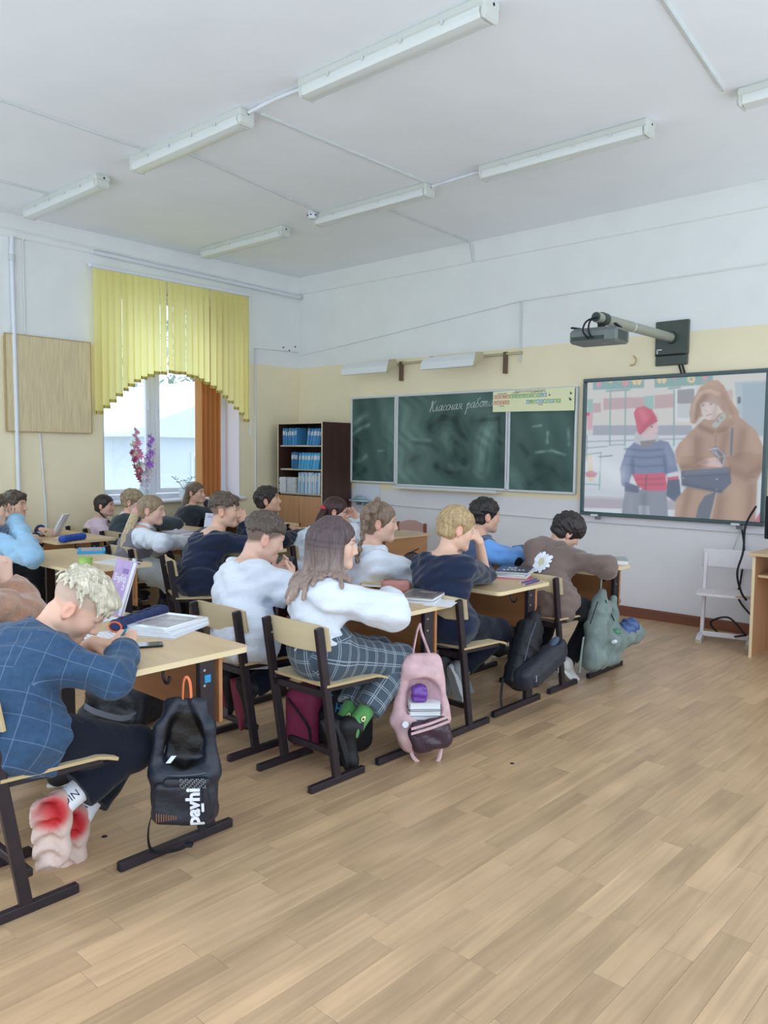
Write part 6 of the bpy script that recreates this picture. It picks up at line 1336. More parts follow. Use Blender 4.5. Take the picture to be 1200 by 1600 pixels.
# --- boy in white t-shirt and girl in checked trousers
J12 = person('p12', 'boy in a white t-shirt with cropped brown hair looking down at a phone', (-3.27, 2.52, .565), (-3.362, 2.720, 1.046), -22, -26, 22, 6, 1.12,
    hR=dict(el=(-3.07, 2.77, .73), p=(-3.250, 2.822, 0.805), d=(-.6, .6, .45), n=(-.7, -.35, .2), curl=(35, 40, 45, 50), pole=(.8, -.2, -.7)), hL=dict(p=(-3.47, 2.86, .80), d=(.4, .6, .5), n=(.5, .3, .6), curl=35),
    fR=dict(p=(-3.220, 2.520, 0.288), toe=(.1, .15, -1), pole=(.2, 1, .3)), fL=dict(p=(-3.360, 2.516, 0.304), toe=(-.1, .2, -1), pole=(-.2, 1, .3)),
    skin='#dfb7a4', hairc='#5d5148', h=.0055, stubble=('#5f544c', .045, -.075, .85),
    top=[dict(name='t_shirt', m=WHT, e=.022, se=.026, sleeve=.36, drop=.10, flare=.012, wr=.006, neck=.055)], legs=dict(m=NAVT, e=.014, len=.95),
    shoes=dict(up_='#2a2529', sole='#7d2f44', lab='dark trainer with maroon sole'), hair=short_hair(.006, .058, fade=.012, locks=110, ln=.030, r=.007, seed=2))
J13 = person('p13', 'girl with long loose brown hair in a white blouse and grey checked trousers', (-2.74, 2.56, .565), (-2.719, 2.620, 1.067), -24, -42, 6, 2, 1.06,
    hR=dict(el=(-2.420, 2.715, 0.765), p=(-2.72, 3.02, .765), d=(-.6, .8, 0), n=(0, 0, -1), curl=25), hL=dict(p=(-3.0, 2.98, .78), d=(.5, .8, 0), curl=25),
    fR=dict(p=(-2.590, 2.637, 0.201), toe=(.12, .2, -.9), kn=(-2.60, 2.97, .46)), fL=dict(p=(-2.680, 2.640, 0.190), toe=(.1, .3, -.9), kn=(-2.76, 2.98, .47)),
    skin='#e2bba6', hairc='#5a4640', h=.005,
    top=[dict(name='blouse', m=WHT, e=.013, se=.020, puff=.016, sleeve=1.0, drop=.0, wr=.006, folds=((.1, 1.25), (-.3, 1.12), (.5, 1.2)), neck=.05, collar=WHT)],
    legs=dict(hi=1, m=checks('trouser_check', '#4b5764', '#b3bfcc', .056, .062, .05, double=.16, strength=.72), len=.74, e=.018, ank=.052, sock=fabric('avocado_green_sock', '#5fa05c'), sockh=.5),
    shoes=dict(up_='#17181c', sole='#1d1e22', lab='black lace-up shoe'), hair=long_hair(.245, -120, 112, 30, ombre=('#57474a', '#b39b8e'), front=.15))
segs = [(J13['P'], J13['T'][0]*1.6-J13['P']*.6, .125, J13['fw'], 0)]
for q in (1, -1): kn, an, td = J13['leg'][q]; segs += [(J13['P']+J13['ax']*q*.06, kn, .08, NA((0, 0, -1.)), .2), (kn, an, .06, J13['fw'], .6)]
cloth_uv(J13['trousers'], segs)
Mav = [mat('avocado_skin_print', '#24402c', .8), mat('avocado_flesh_print', '#d9e3a2', .8), mat('avocado_stone_print', '#5b3d2a', .8)]
def ring(c, a, b, n=14, egg=0): return [(c[0]+a*math.cos(t)*(1-egg*math.sin(t)), c[1]+b*math.sin(t)) for t in np.linspace(0, 2*math.pi, n+1)[:-1]]
for q in (1, -1):
    kn, an, td = J13['leg'][q]; ax_ = nrm(kn-an); cen = J13['O']+an+ax_*.075+NA((.035, -.03, 0))
    for k, (rg_, mm, of) in enumerate(((ring((0, 0), .014, .020, egg=.3), Mav[0], .0015), (ring((0, 0), .0105, .016, egg=.3), Mav[1], .0025), (ring((0, -.004), .006, .006), Mav[2], .0035))):
        decal(J13['sock%d' % q], cen, np.cross(ax_, NA((.6, -.8, 0))), ax_, rg_, [tuple(range(14))], mm, 'avocado_print', of)
# --- girl with braid, blond boy
person('p14', 'girl with a thick French braid in a white blouse', (-3.36, 3.52, .565), (-3.316, 3.580, 1.076), -26, -44, 4, 0, 1.06,
    hR=dict(el=(-3.105, 3.677, 0.765), p=(-3.30, 4.0, .765), d=(-.5, .85, 0), n=(0, 0, -1)), hL=dict(p=(-3.6, 3.95, .78), d=(.4, .9, 0)), skin='#e2b9a4', hairc='#86705e', h=.0055,
    top=[dict(name='blouse', m=WHT, e=.018, se=.018, puff=.010, sleeve=1.0, wr=.006, folds=((.1, 1.15), (-.4, 1.05)), neck=.05, drop=.02)], legs=dict(m=DRK), shoes=dict(up_='#6f767c', sole='#8c9298'),
    fR=dict(p=(-3.000, 3.939, 0.084), toe=(.2, .3, -.9), pole=(.2, 1, .3)), fL=dict(p=(-3.150, 4.012, 0.111), toe=(-.1, .3, -.9), pole=(-.2, 1, .3)),
    hair=tail_hair('braid', .052, -.085, (.01, -.045, .100), [(-3.253, 3.500, 1.189), (-3.284, 3.450, 1.128), (-3.286, 3.420, 1.053), (-3.278, 3.390, 0.979), (-3.290, 3.360, 0.862)], .037, t=.012))
person('p15', 'blond boy in a navy jumper holding his head in both hands', (-2.74, 3.50, .565), (-2.757, 3.620, 1.074), -8, -30, 14, 0, 1.06,
    hR=dict(el=(-2.771, 3.932, 0.775), p=(-2.705, 3.780, 0.993), d=(-.25, -.35, .9), n=(-.8, -.4, .1), curl=18), hL=dict(el=(-3.05, 3.92, .775), p=(-2.911, 3.920, 0.997), d=(.3, -.5, .8), n=(.8, -.4, .1), curl=20),
    fR=dict(p=(-2.720, 3.655, 0.259), toe=(.1, .3, -.9), kn=(-2.64, 3.90, .455)), fL=dict(p=(-2.850, 3.690, 0.250), toe=(-.1, .3, -.9), kn=(-2.86, 3.9, .455)),
    skin='#e3bba4', hairc='#b89c72', h=.0055, brow='#9a7c58', top=[dict(name='jumper', m=NVY, e=.020, se=.018, sleeve=.56, wr=.005, neck=.035, drop=.06)], legs=dict(m=NAVT), shoes=dict(up_='#8e9296', sole='#b5b9bc', lab='pale grey slip-on with light sole'),
    hair=short_hair(.010, .05, -.075, .006, locks=130, ln=.036, r=.008, seed=3, lift=.2))
# --- front desk pair
J16 = person('p16', 'dark haired boy in a light blue shirt and grey-blue vest turned to the screen', (-3.33, 4.52, .565), (-3.238, 4.580, 1.069), -18, -30, 4, 0, 1.04,
    hR=dict(el=(-3.014, 4.645, 0.770), p=(-3.22, 4.98, .77), d=(-.8, .5, 0), n=(0, 0, -1)), hL=dict(p=(-3.5, 4.95, .78), d=(.6, .7, 0)), skin='#d9ad94', hairc='#241f1e', h=.006,
    top=[dict(name='shirt', m=fabric('light_blue_cotton', '#6d9fe0'), e=.014, se=.020, puff=.006, wr=.005, folds=((.1, 1.15),), neck=.04), dict(name='vest', m=fabric('grey_blue_vest', '#4a5a7c'), e=.022, sleeve=0, sleeveless=1, neck=.06)], legs=dict(m=NAVT), shoes=dict(), hair=short_hair(.008, .055, -.07, .006, locks=110, ln=.035, r=.008, seed=4))
skin_obj('elbow_patch', Sdf().ell(J16['arm'][1][0]+NA((.034, -.030, .004)), (.042, .045, .038)), .006, BLK, J16['shirt'])
J17 = person('p17', 'pupil in a brown hoodie with a white daisy, head resting on the desk arm', (-2.72, 4.56, .565), (-2.737, 4.840, 0.981), -16, -40, 34, 8, 1.04,
    hR=dict(p=(-2.529, 4.927, 0.770), d=(.3, 1, -.05), n=(0, 0, -1), curl=30, pole=(1, -.2, -.1)), hL=dict(p=(-3.0, 5.05, .77), d=(.8, .5, 0)),
    fR=dict(p=(-2.620, 4.697, 0.122), toe=(.1, .6, -.6), pole=(.3, 1, .3)), fL=dict(p=(-2.95, 4.85, .09), toe=(0, 1, 0)), skin='#d9b09a', hairc='#2f2727', h=.006,
    top=[dict(name='hoodie', m=fabric('brown_sweat_cloth', '#786661', .3), e=.024, se=.024, wr=.007, folds=((.25, 1.15), (-.3, 1.05)), neck=.05, drop=.09, flare=.02)], legs=dict(m=BLK), shoes=dict(up_='#dcd9d6', sole='#e8e6e2', lab='white trainer'), hair=short_hair(.012, .05, -.08, .006, locks=190, ln=.058, r=.0105, seed=12, lift=.25, ye=.05, ear=0))
o = J17['hoodie']; N_, fw_, ax_ = J17['N'], J17['fw'], J17['ax']
hd_ = Sdf(); bp_ = nrm(J17['T'][2]-N_)
for a in np.linspace(-100, 100, 15):
    v = rz(a)@(-fw_); c0 = N_+v*.085+NA((0, 0, .05)); hd_.cone(c0, N_+v*.115+NA((0, 0, .0)), .028, .036, k=.03)
hd_.cone(N_-fw_*.09+NA((0, 0, .045)), N_-fw_*.17+NA((0, 0, .03)), .066, .058, k=.05).cone(N_-fw_*.17+NA((0, 0, .03)), N_-fw_*.15+bp_*.10, .058, .036, k=.05)
skin_obj('hood', hd_, .006, MATS['brown_sweat_cloth'], o)
Mpet, Mctr = mat('daisy_white_print', '#e9eef6', .8), mat('daisy_cream_print', '#d9d3b8', .8)
dc0 = NA((-2.677, 4.460, 0.808)); V2 = []; F2 = []
for k in range(13):
    a = 2*math.pi*k/13+.1; ca, sa = math.cos(a), math.sin(a); L0, L1, w = .022, .078+.008*math.sin(k*2.1), .0155; i0 = len(V2)
    for (l, q) in ((L0, -.5), (L0+(L1-L0)*.6, -1), (L1*.95, -.6), (L1, 0), (L1*.95, .6), (L0+(L1-L0)*.6, 1), (L0, .5)): V2.append((ca*l-sa*w*q, sa*l+ca*w*q))
    F2.append(tuple(range(i0, i0+7)))
cc_ = ring((0, 0), .03, .03, 16); i0 = len(V2); V2 += cc_; F2.append(tuple(range(i0, i0+16)))
vd = nrm(NA((.675, -.738, .12))); bt_, lc_ = bvh(o); hit_ = bt_.ray_cast(Vector(dc0+vd*.6), Vector(-vd), 1.2)
dc = NA(hit_[0]); vd = nrm(NA(hit_[1])+vd*.35); xr = nrm(np.cross(NA((0, 0, 1.)), vd))
decal(o, dc, xr, np.cross(vd, xr), V2, F2, [Mpet, Mctr], 'daisy_print', .006, [0]*13+[1])
# --- middle column
J2 = person('p2', 'pupil in a light blue shirt leaning on the elbow at the left edge', (-5.88, 2.12, .565), (-6.02, 2.36, 1.06), -30, -35, 6, 0, 1.04,
    hR=dict(el=(-5.312, 2.337, 0.775), p=(-5.967, 2.500, 0.982), d=(-.25, .1, .85), n=(-.8, .1, .3), curl=(55, 60, 60, 60)), hL=dict(el=(-5.85, 2.55, .775), p=(-5.98, 2.49, .97), d=(.1, -.1, 1), n=(.7, -.4, 0), curl=50), skin='#dfb59d', hairc='#5a4a3e', h=.006,
    top=[dict(name='shirt', m=fabric('sky_blue_cotton', '#93bddb'), e=.018, se=.020, puff=.006, wr=.006, folds=((.12, 1.2), (.6, 1.0)), neck=.04)], legs=dict(m=fabric('olive_trouser_cloth', '#5c5a50')), shoes=dict(), hair=short_hair())
J7 = person('p7', 'girl with a long low blonde ponytail in a grey vest over a white blouse', (-5.85, 3.36, .565), (-5.796, 3.520, 1.016), -34, -46, 6, 0, 1.06,
    hR=dict(el=(-5.343, 3.329, 0.800), p=(-5.464, 3.590, 0.770), d=(.4, .9, -.05), n=(0, 0, -1), curl=25), hL=dict(p=(-5.95, 3.88, .78), d=(.6, .7, 0)), skin='#e0b8a6', hairc='#9d866c', h=.006,
    top=[dict(name='blouse', m=WHT, e=.012, se=.018, puff=.006, wr=.005, folds=((.1, 1.15),), neck=.045, collar=WHT), dict(name='vest', m=fabric('mauve_grey_vest', '#7f7a84'), e=.022, sleeve=0, sleeveless=1, neck=.05, drop=.02)],
    legs=dict(name='skirt', m=fabric('pale_grey_skirt', '#c9cfcf'), skirt=1, tights=BLK), shoes=dict(up_='#4b535c', sole='#dcdfe2', lab='grey canvas trainer'),
    hair=tail_hair('tail', .058, -.08, (-.01, -.098, -.025), [(-5.862, 3.420, 0.985), (-5.816, 3.340, 0.879), (-5.802, 3.280, 0.755), (-5.830, 3.260, 0.600)], .032, tcol='#c9b692', tie=(mat('pale_pink_band', '#d9a7a0', .6), 2), t=.008, n=11))
J9 = person('p9', 'boy in a navy jumper with cropped brown hair, cheek on his hand', (-4.98, 3.40, .565), (-4.917, 3.600, 1.061), -26, -42, 6, 4, 1.12,
    hR=dict(el=(-4.72, 3.80, .775), p=(-4.859, 3.740, 0.960), d=(-.35, -.1, .9), n=(-.85, .25, .1), curl=(20, 26, 34, 42), hs=1.0), hL=dict(p=(-5.15, 3.9, .78), d=(.5, .8, 0)), skin='#e0b7a0', hairc='#5f5145', h=.006, stubble=('#7d6b5d', .05, -.07, .85),
    top=[dict(name='jumper', m=NVY, e=.024, se=.020, wr=.006, neck=.022, drop=.12, flare=.01, folds=((.1, 1.1),))], legs=dict(m=BLK), shoes=dict(), hair=short_hair(.006, .062, fade=.018, locks=110, ln=.036, r=.007, quiff=[((0, .06, .084), (.052, .035, .022))], seed=5))
J10 = person('p10', 'dark haired boy in a dark suit jacket with folded arms, chin raised', (-5.85, 4.48, .565), (-5.655, 4.620, 1.060), -28, -44, -10, 0, 1.08,
    hR=dict(el=(-5.004, 4.235, 0.775), p=(-5.294, 4.762, 0.775), d=(-.2, .9, 0), n=(0, 0, -1)), hL=dict(p=(-5.75, 4.98, .78), d=(.8, .4, 0)), skin='#d8ac93', hairc='#332c28', h=.006,
    top=[dict(name='jacket', m=DRK, e=.024, se=.020, wr=.005, neck=.045, collar=DRK, drop=.1)], legs=dict(m=BLK), shoes=dict(), hair=short_hair(.009, .06, -.072, .006, locks=110, ln=.036, r=.008, quiff=[((0, .07, .078), (.05, .03, .022))], seed=6))
J11 = person('p11', 'girl with glasses and dark ponytail in a red tie, hand at her mouth', (-5.14, 4.46, .565), (-4.835, 4.680, 1.005), -24, -44, 8, 0, 1.04,
    hR=dict(el=(-4.86, 4.92, .775), p=(-4.846, 4.860, 0.869), d=(-.35, -.15, .9), n=(-.6, -.5, .2), curl=45), hL=dict(el=(-5.0, 5.12, .80), p=(-4.888, 4.980, 0.937), d=(-.4, -.4, .8), n=(.3, -.8, 0), curl=60), skin='#dfb29e', hairc='#46292a', h=.006,
    top=[dict(name='blouse', m=WHT, e=.016, se=.020, puff=.008, wr=.005, neck=.045, folds=((.2, 1.2), (.6, 1.2)))], legs=dict(m=DRK), shoes=dict(),
    hair=tail_hair('tail', .05, -.075, (-.01, -.10, .015), [(-4.856, 4.560, 1.009), (-4.854, 4.500, 0.927), (-4.872, 4.460, 0.785)], .024, tie=(mat('red_hair_tie', '#d23b4a', .6), 3), t=.010))
glasses(J11, mat('thin_dark_frames', '#3a3434', .4))
# --- window column
J3 = person('p3', 'brown haired boy in a navy jacket with striped cuffs by the left wall', (-7.10, 2.78, .565), (-7.132, 2.980, 1.011), -40, -50, 2, 0, 1.04,
    hR=dict(p=(-6.128, 2.799, 0.775), d=(.6, .75, -.1), n=(0, 0, -1), curl=30, pole=(1, -.1, -.5)), hL=dict(p=(-7.1, 3.2, .78), d=(.8, .5, 0)), skin='#dbb098', hairc='#4d4036', h=.006,
    top=[dict(name='jacket', m=fabric('navy_jacket_cloth', '#26385a'), e=.020, se=.018, wr=.005, neck=.045, collar=fabric('navy_jacket_cloth', '#26385a'), cuff=mat('white_cuff_knit', '#c6cbd6', .8))], legs=dict(m=BLK), shoes=dict(), hair=short_hair(.008, .062, -.06, .008, locks=100, ln=.04, r=.008, quiff=[((0, .07, .082), (.05, .035, .026))], seed=7))
person('p5', 'girl in a pale pink top with a dark side braid', (-7.50, 3.92, .545), (-7.542, 4.050, 0.939), -36, -50, 0, 0, .96, skin='#e2bba8', hairc='#352c2a', h=.006,
    top=[dict(name='top', m=fabric('pale_pink_knit', '#e3cfdd'), e=.016, neck=.05)], legs=dict(m=DRK), shoes=dict(), hair=tail_hair('braid', .055, -.08, (.055, -.06, -.04), [(-7.458, 4.030, 0.803), (-7.407, 4.050, 0.766), (-7.375, 4.080, 0.702), (-7.352, 4.080, 0.640)], .017, t=.010))
J6 = person('p6', 'fair haired boy with glasses in a dark vest over a white collar', (-6.93, 3.92, .565), (-7.050, 4.080, 1.001), -34, -46, 8, 0, 1.04, skin='#e2bca8', hairc='#a48f75', h=.006,
    hR=dict(el=(-6.72, 4.36, .79), p=(-7.065, 4.420, 0.807), d=(-.2, -.2, .9), n=(-.6, -.4, .1), curl=40),
    top=[dict(name='shirt', m=WHT, e=.012, se=.012, sleeve=.0, neck=.045, collar=WHT), dict(name='pullover', m=fabric('dark_green_grey_knit', '#3d474c'), e=.020, se=.016, neck=.055)], legs=dict(m=BLK), shoes=dict(), hair=short_hair(.008, .058, -.07, .006, locks=100, ln=.035, r=.008, seed=9))
glasses(J6, MATS['thin_dark_frames'])
J8 = person('p8', 'girl in a dark jacket by the window, chin on her hand, long hair behind', (-7.50, 4.97, .565), (-7.521, 5.120, 1.038), -36, -62, 0, 0, 1.04, skin='#dcb29e', hairc='#6e5b4a', h=.006,
    hR=dict(el=(-7.18, 5.40, .79), p=(-7.574, 5.300, 0.915), d=(-.4, -.2, .85), n=(-.7, -.5, .1), curl=(50, 55, 60, 60)),
    top=[dict(name='jacket', m=fabric('dark_grey_jacket', '#333a40'), e=.022, se=.018, neck=.04)], legs=dict(m=BLK), shoes=dict(), hair=tail_hair('tail', .055, -.08, (-.02, -.10, -.01), [(-7.536, 4.980, 0.880), (-7.515, 4.900, 0.751), (-7.537, 4.840, 0.572)], .035, t=.009, n=11))

# ================================================================= things on and under the desks
TZ = .72
def rx_(o, a): o.rotation_euler.x = math.radians(a)
Mgloss = mat('glossy_white_cover', '#dfe3ea', .2, .5, coat=.4); Mpg = mat('paper_pages', '#e6e7ea', .85)
def book(name, label, cat, loc, rot, w, d, t, cover, group=None, extra=None):
    """book lying flat: cover boards, spine and page block"""
    o = thing(name, label, cat, loc, rot, group); m = MB()
    m.box((0, 0, .0008), (w, d, .0016)).box((0, 0, t-.0008), (w, d, .0016)).box((-w/2+.0008, 0, t/2), (.0016, d, t-.0032))
    m.build('cover', cover, o); MB().box((.002, 0, t/2), (w-.008, d-.008, t-.0034)).build('pages', Mpg, o)
    if extra: extra(o, t)
    return o
def standing_book(label, base, rot, lean, w, h, cover, text=None, group=None, split=38, strip=None):
    """textbook standing half open, spine upright, leaning back"""
    o = thing('standing_textbook', label, 'book', base, rot, group)
    for k, (sg, nm) in enumerate(((0, 'front_cover'), (1, 'back_cover'))):
        R = rz(0 if k == 0 else split)@rx(lean)
        m = MB(); m.box((0, 0, 0), (w, .002, h)); V = np.array(m.v)+NA((-w/2, 0, h/2)); V = V@rx(-lean).T
        if k: V = V@NA(((1., 0, 0), (0, 1, 0), (0, 0, 1)))@rz(-split).T
        m.v = [tuple(p) for p in V]; c = m.build(nm, cover, o)
        p = MB(); p.box((0, 0, 0), (w-.008, .012, h-.008)); V = np.array(p.v)+NA((-w/2, .008 if k == 0 else -.008, h/2)); V = V@rx(-lean).T
        if k: V = V@rz(-split).T
        p.v = [tuple(q) for q in V]; p.build('pages', Mpg, o)
        if k == 0 and text:
            M = Matrix([[*r, 0] for r in rx(-lean)]+[[0, 0, 0, 1]])
            for body, sz, x, z, mm in text: text_mesh('cover_lettering', body, sz, mm, c, M@frame_matrix((-w+x, -.0014, z), (1, 0, 0), (0, 0, 1)), extrude=.0003)
            for (x0, x1, z0, z1, mm) in strip or ():
                q = MB(); q.box(((x0+x1)/2-w, -.0013, (z0+z1)/2), (x1-x0, .0006, z1-z0)); q.v = [tuple(NA(v)@rx(-lean).T) for v in q.v]; q.build('cover_print', mm, c)
    return o
Mlil = mat('lilac_cover', '#b59bcc', .35, .45, noise=(25, .15)); Mwl = mat('white_lettering', '#eef0f6', .6); Mcy = mat('cyan_print', '#6fc0d6', .5); Mdl = mat('deep_lilac_print', '#8a6fae', .5)
ENG = [('English', .046, .085, .175, Mwl), ('5', .06, .135, .14, Mwl)]; STR = [(.0, .17, .02, .07, Mcy), (.02, .06, .075, .12, Mdl), (.09, .15, .2, .225, Mdl)]
standing_book('lilac English textbook standing half open behind the writing blond boy', (-3.40, 1.90, TZ), -4, 17, .19, .265, Mlil, ENG, None, 24, STR)
standing_book('lilac textbook standing on the desk between the t-shirt boy and the long haired girl', (-3.27, 3.20, TZ), 6, 14, .18, .24, Mlil, ENG, None, 24, STR)
standing_book('white-backed textbook standing open on the desk behind the navy jumper boy', (-5.450, 3.912, 0.720), 4, 10, .19, .265, mat('white_lilac_cover', '#d9d8e8', .4, noise=(30, .12)), [('ENGLISH', .03, .09, .235, Mdl)], None, 30, [(.1, .18, .2, .255, Mlil)])
standing_book('pale open magazine leaning on the window row desk by the left wall', (-7.044, 3.277, 0.720), -20, 28, .17, .22, mat('magazine_cover', '#d3d3dd', .35, noise=(30, .2)), [('news', .03, .08, .18, Mdl)], None, 26, [(.02, .15, .02, .05, Mlil)])
# pencil cases
def soft_case(label, a, b, r, col, endc=None, name='pencil_case', zipc='#2a2c36', flat=.75):
    a = NA(a); b = NA(b); m_ = (a+b)/2; o = thing(name, label, 'pencil case', tuple(m_)); d = nrm(b-a); L_ = np.linalg.norm(b-a)
    s = Sdf(); up = NA((0, 0, 1.)); sd_ = np.cross(d, up); R = np.stack([sd_, d, up], 1); s.box((0, 0, r*flat), (r, L_/2, r*flat), r*.6, R)
    skin_obj('body', s, .004, mat('case_'+col.strip('#'), col, .7, noise=(20, .12), bump=(60, .3)), o, lambda V: .0015*np.sin(V@d*90))
    MB().tube([tuple(d*t+up*(r*flat*2+.001)) for t in np.linspace(-L_*.42, L_*.42, 6)], .0025, 5).build('zip', mat('zip_'+zipc.strip('#'), zipc, .5), o)
    if endc:
        e = -d*(L_/2-.001); MB().tube([tuple(e+sd_*r*.8*math.cos(t)+up*(r*flat+r*flat*.75*math.sin(t))) for t in np.linspace(0, 2*math.pi, 15)[:-1]], .004, 6, closed=True).build('end_piping', mat('piping_'+endc.strip('#'), endc, .5), o)
    return o
soft_case('navy pencil case with orange end piping beside the glossy workbooks', (-3.111, 1.711, 0.720), (-3.293, 2.062, 0.720), .038, '#27325e', '#e0693c')
soft_case('dusty pink rounded pencil case on the desk beside the long haired girl', (-2.886, 3.376, 0.720), (-2.997, 3.262, 0.720), .040, '#b77f79', None, flat=.9, zipc='#8a4f4c')
soft_case('bright blue pencil case on the window row desk', (-6.512, 3.100, 0.720), (-6.662, 3.380, 0.720), .036, '#2f55b8')
soft_case('black pencil case with red lettering on the desk before the dark haired boy', (-5.202, 4.318, 0.720), (-5.137, 4.389, 0.720), .045, '#1b1c22', flat=.95)
soft_case('small teal pencil case on the front desk beside the blue sleeve', (-3.532, 5.411, 0.720), (-3.525, 5.542, 0.720), .03, '#3f6f8c')
for o in bpy.data.objects:
    if o.get('label', '').startswith('black pencil case with red'): text_mesh('red_lettering', 'G5', .05, mat('red_print', '#c23a3a', .6), o, frame_matrix((0.035, -.047, .043), (.74, .67, 0), (0, 0, 1)), extrude=.002)
nc = thing('net_pencil_case', 'black net pencil case with a pen on top, beside the braided girl', 'pencil case', (-3.571, 4.206, 0.720))
s = Sdf().ell((0, 0, .045), (.075, .05, .045)); skin_obj('body', s, .005, mat('brown_net', '#4a3c3c', .8, bump=(200, .8)), nc)
MB().tube([(.076*math.cos(t), 0, .045+.046*math.sin(t)) for t in np.linspace(0, 2*math.pi, 21)[:-1]], .006, 6, closed=True).build('rim', Mdark, nc, smooth=60)
MB().cyl((-.05, -.03, .07), (.06, -.01, .125), .004, n=8).build('pen', Mdark, nc)
# glossy workbooks on the nearest desk
def printed(c1, c2, w, d):
    def f(o, t):
        m = MB(); m.box((.0, 0, t+.0004), (w*.8, d*.72, .0008)); m.build('cover_print', mat('print_'+c1.strip('#'), c1, .25, .5, noise=(18, .35)), o)
        MB().box((w*.08, d*.18, t+.0011), (w*.5, d*.16, .0008)).build('cover_print', mat('print_'+c2.strip('#'), c2, .3, .5, noise=(30, .3)), o)
    return f
z = TZ; G = 'glossy workbooks stacked on the nearest desk'
for k, (t, r, dx, dy, lab) in enumerate(((.006, 26, .03, -.01, 'thin white notebook at the bottom of the nearest workbook stack'), (.013, 22, .01, .0, 'white covered workbook in the middle of the nearest stack'), (.013, 18, -.01, .005, 'glossy workbook with brownish picture cover, topmost on the nearest desk'))):
    book('workbook', lab, 'book', (-3.04+dx, 1.92+dy, z), r, .225, .30, t, Mgloss, G, printed('#8d8490', '#b9b0a8', .225, .30) if k == 2 else None); z += t+.0004
ph = thing('smartphone', 'black smartphone lying on the nearest desk beside the boy\'s sleeve', 'phone', (-2.827, 1.675, 0.720), -28)
m = MB(); m.prism(rrect(-.036, .036, -.075, .075, .01), 'z', 0, .008); m.build('body', mat('phone_black', '#16171b', .3), ph); MB().box((0, 0, .0084), (.066, .142, .0008)).build('screen', mat('phone_screen', '#3a3428', .06, .8), ph)
for k in (-.02, -.008): MB().cyl((k, .06, .0), (k, .06, -.0006), .005, n=8).build('lens', Mdark, ph)
def sheet(name, label, cat, loc, rot, w, d, lines=True, m=None, t=.004):
    o = thing(name, label, cat, loc, rot); MB().box((0, 0, t/2), (w, d, t)).build('pages', m or Mpg, o)
    MB().box((0, 0, t+.0002), (.002, d, .0004)).build('fold', mat('fold_grey', '#b9bcc6', .8), o)
    if lines: 
        q = MB()
        for k in range(8): q.box((-w*.25, -d*.38+k*d*.1, t+.0003), (w*.34, .0012, .0003)); q.box((w*.25, -d*.38+k*d*.1, t+.0003), (w*.34, .0012, .0003))
        tag(q.build('written_lines', mat('blue_ink', '#7f8fb5', .8), o), kind='stuff')
    return o
sheet('open_notebook', 'open white exercise book under the blond boy\'s writing hands', 'notebook', (-3.021, 1.604, 0.720), -12, .32, .2)
sheet('open_notebook', 'white open notebook on the nearest desk behind the navy pencil case', 'notebook', (-3.50, 1.76, TZ), 8, .30, .2)
sheet('open_notebook', 'white spiral notebook at the end of the desk with the tablet', 'notebook', (-5.10, 2.83, TZ), 12, .27, .19)
sheet('open_notebook', 'open exercise book under the hand of the blonde ponytail girl', 'notebook', (-5.472, 3.691, 0.720), -8, .30, .2)
sheet('paper_sheet', 'loose white sheet on the desk beside the grey-brown textbooks', 'paper', (-2.568, 3.262, 0.720), 24, .15, .2, False, t=.001)
sheet('paper_sheet', 'small white sheet beside the blue pencil case on the window row desk', 'paper', (-6.85, 3.3, TZ), 10, .16, .12, False, t=.001)
def pen(label, a, b, col, r=.0045, tip='#e8e8e8'):
    a = NA(a); b = NA(b); o = thing('pen', label, 'pen', tuple(a)); d = nrm(b-a); L_ = np.linalg.norm(b-a)
    MB().cyl((0, 0, 0), d*.012, .0008, r*.8, 8).build('tip', mat('pen_tip_'+tip.strip('#'), tip, .4), o); MB().cyl(d*.012, d*L_, r, n=8).build('barrel', mat('pen_'+col.strip('#'), col, .35), o); MB().cyl(d*L_, d*(L_+.006), r*.7, n=8).build('end_button', mat('pen_'+col.strip('#'), col, .35), o); return o
pen('cyan pen held in the writing hand of the blond boy', (-2.912, 1.601, 0.726), (-2.702, 1.530, 0.830), '#17a5c9')
pen('black pen on the spiral notebook, upper of two', (-5.123, 2.924, 0.731), (-4.967, 2.942, 0.731), '#24262c'); pen('black pen on the spiral notebook, lower of two', (-4.992, 2.868, 0.731), (-4.866, 2.863, 0.731), '#2d3038')
pen('dark pen on the white notebook near the lilac textbook', (-3.529, 1.943, 0.731), (-3.567, 2.018, 0.731), '#3a3a48')
pen('violet pen lying beside the dark covered books', (-2.616, 4.079, 0.726), (-2.625, 4.281, 0.726), '#5a3aa0'); pen('blue-violet pen lying nearest the desk edge by the dark covered books', (-2.561, 4.035, 0.726), (-2.587, 4.248, 0.726), '#463a8c')
# tablet, jar
tb = thing('tablet', 'tablet in a bright blue frame on the middle desk', 'tablet', (-5.780, 2.992, 0.720), -28)
m = MB(); m.prism(rrect(-.14, .14, -.10, .10, .03), 'z', 0, .018); o = m.build('frame', mat('bright_blue_rubber', '#2fa8dd', .5), tb)
MB().prism(rrect(-.115, .115, -.078, .078, .01), 'z', .018, .0195).build('screen', mat('tablet_screen', '#9aa3b8', .25, .6), tb); MB().prism(rrect(-.118, .118, -.081, .081, .01), 'z', .0178, .0186).build('screen_border', Mdark, tb)
rx_(tb, 0)
jr = thing('green_jar', 'lime green jar on the desk beside the blue tablet', 'jar', (-4.959, 2.525, 0.720))
MB().cyl((0, 0, 0), (0, 0, .062), .04, .042, 20).build('body', mat('lime_plastic', '#a9cf6c', .3, .5), jr, smooth=40); MB().cyl((0, 0, .062), (0, 0, .078), .044, .043, 20).build('lid', mat('lime_lid', '#98c25a', .4), jr, smooth=40)
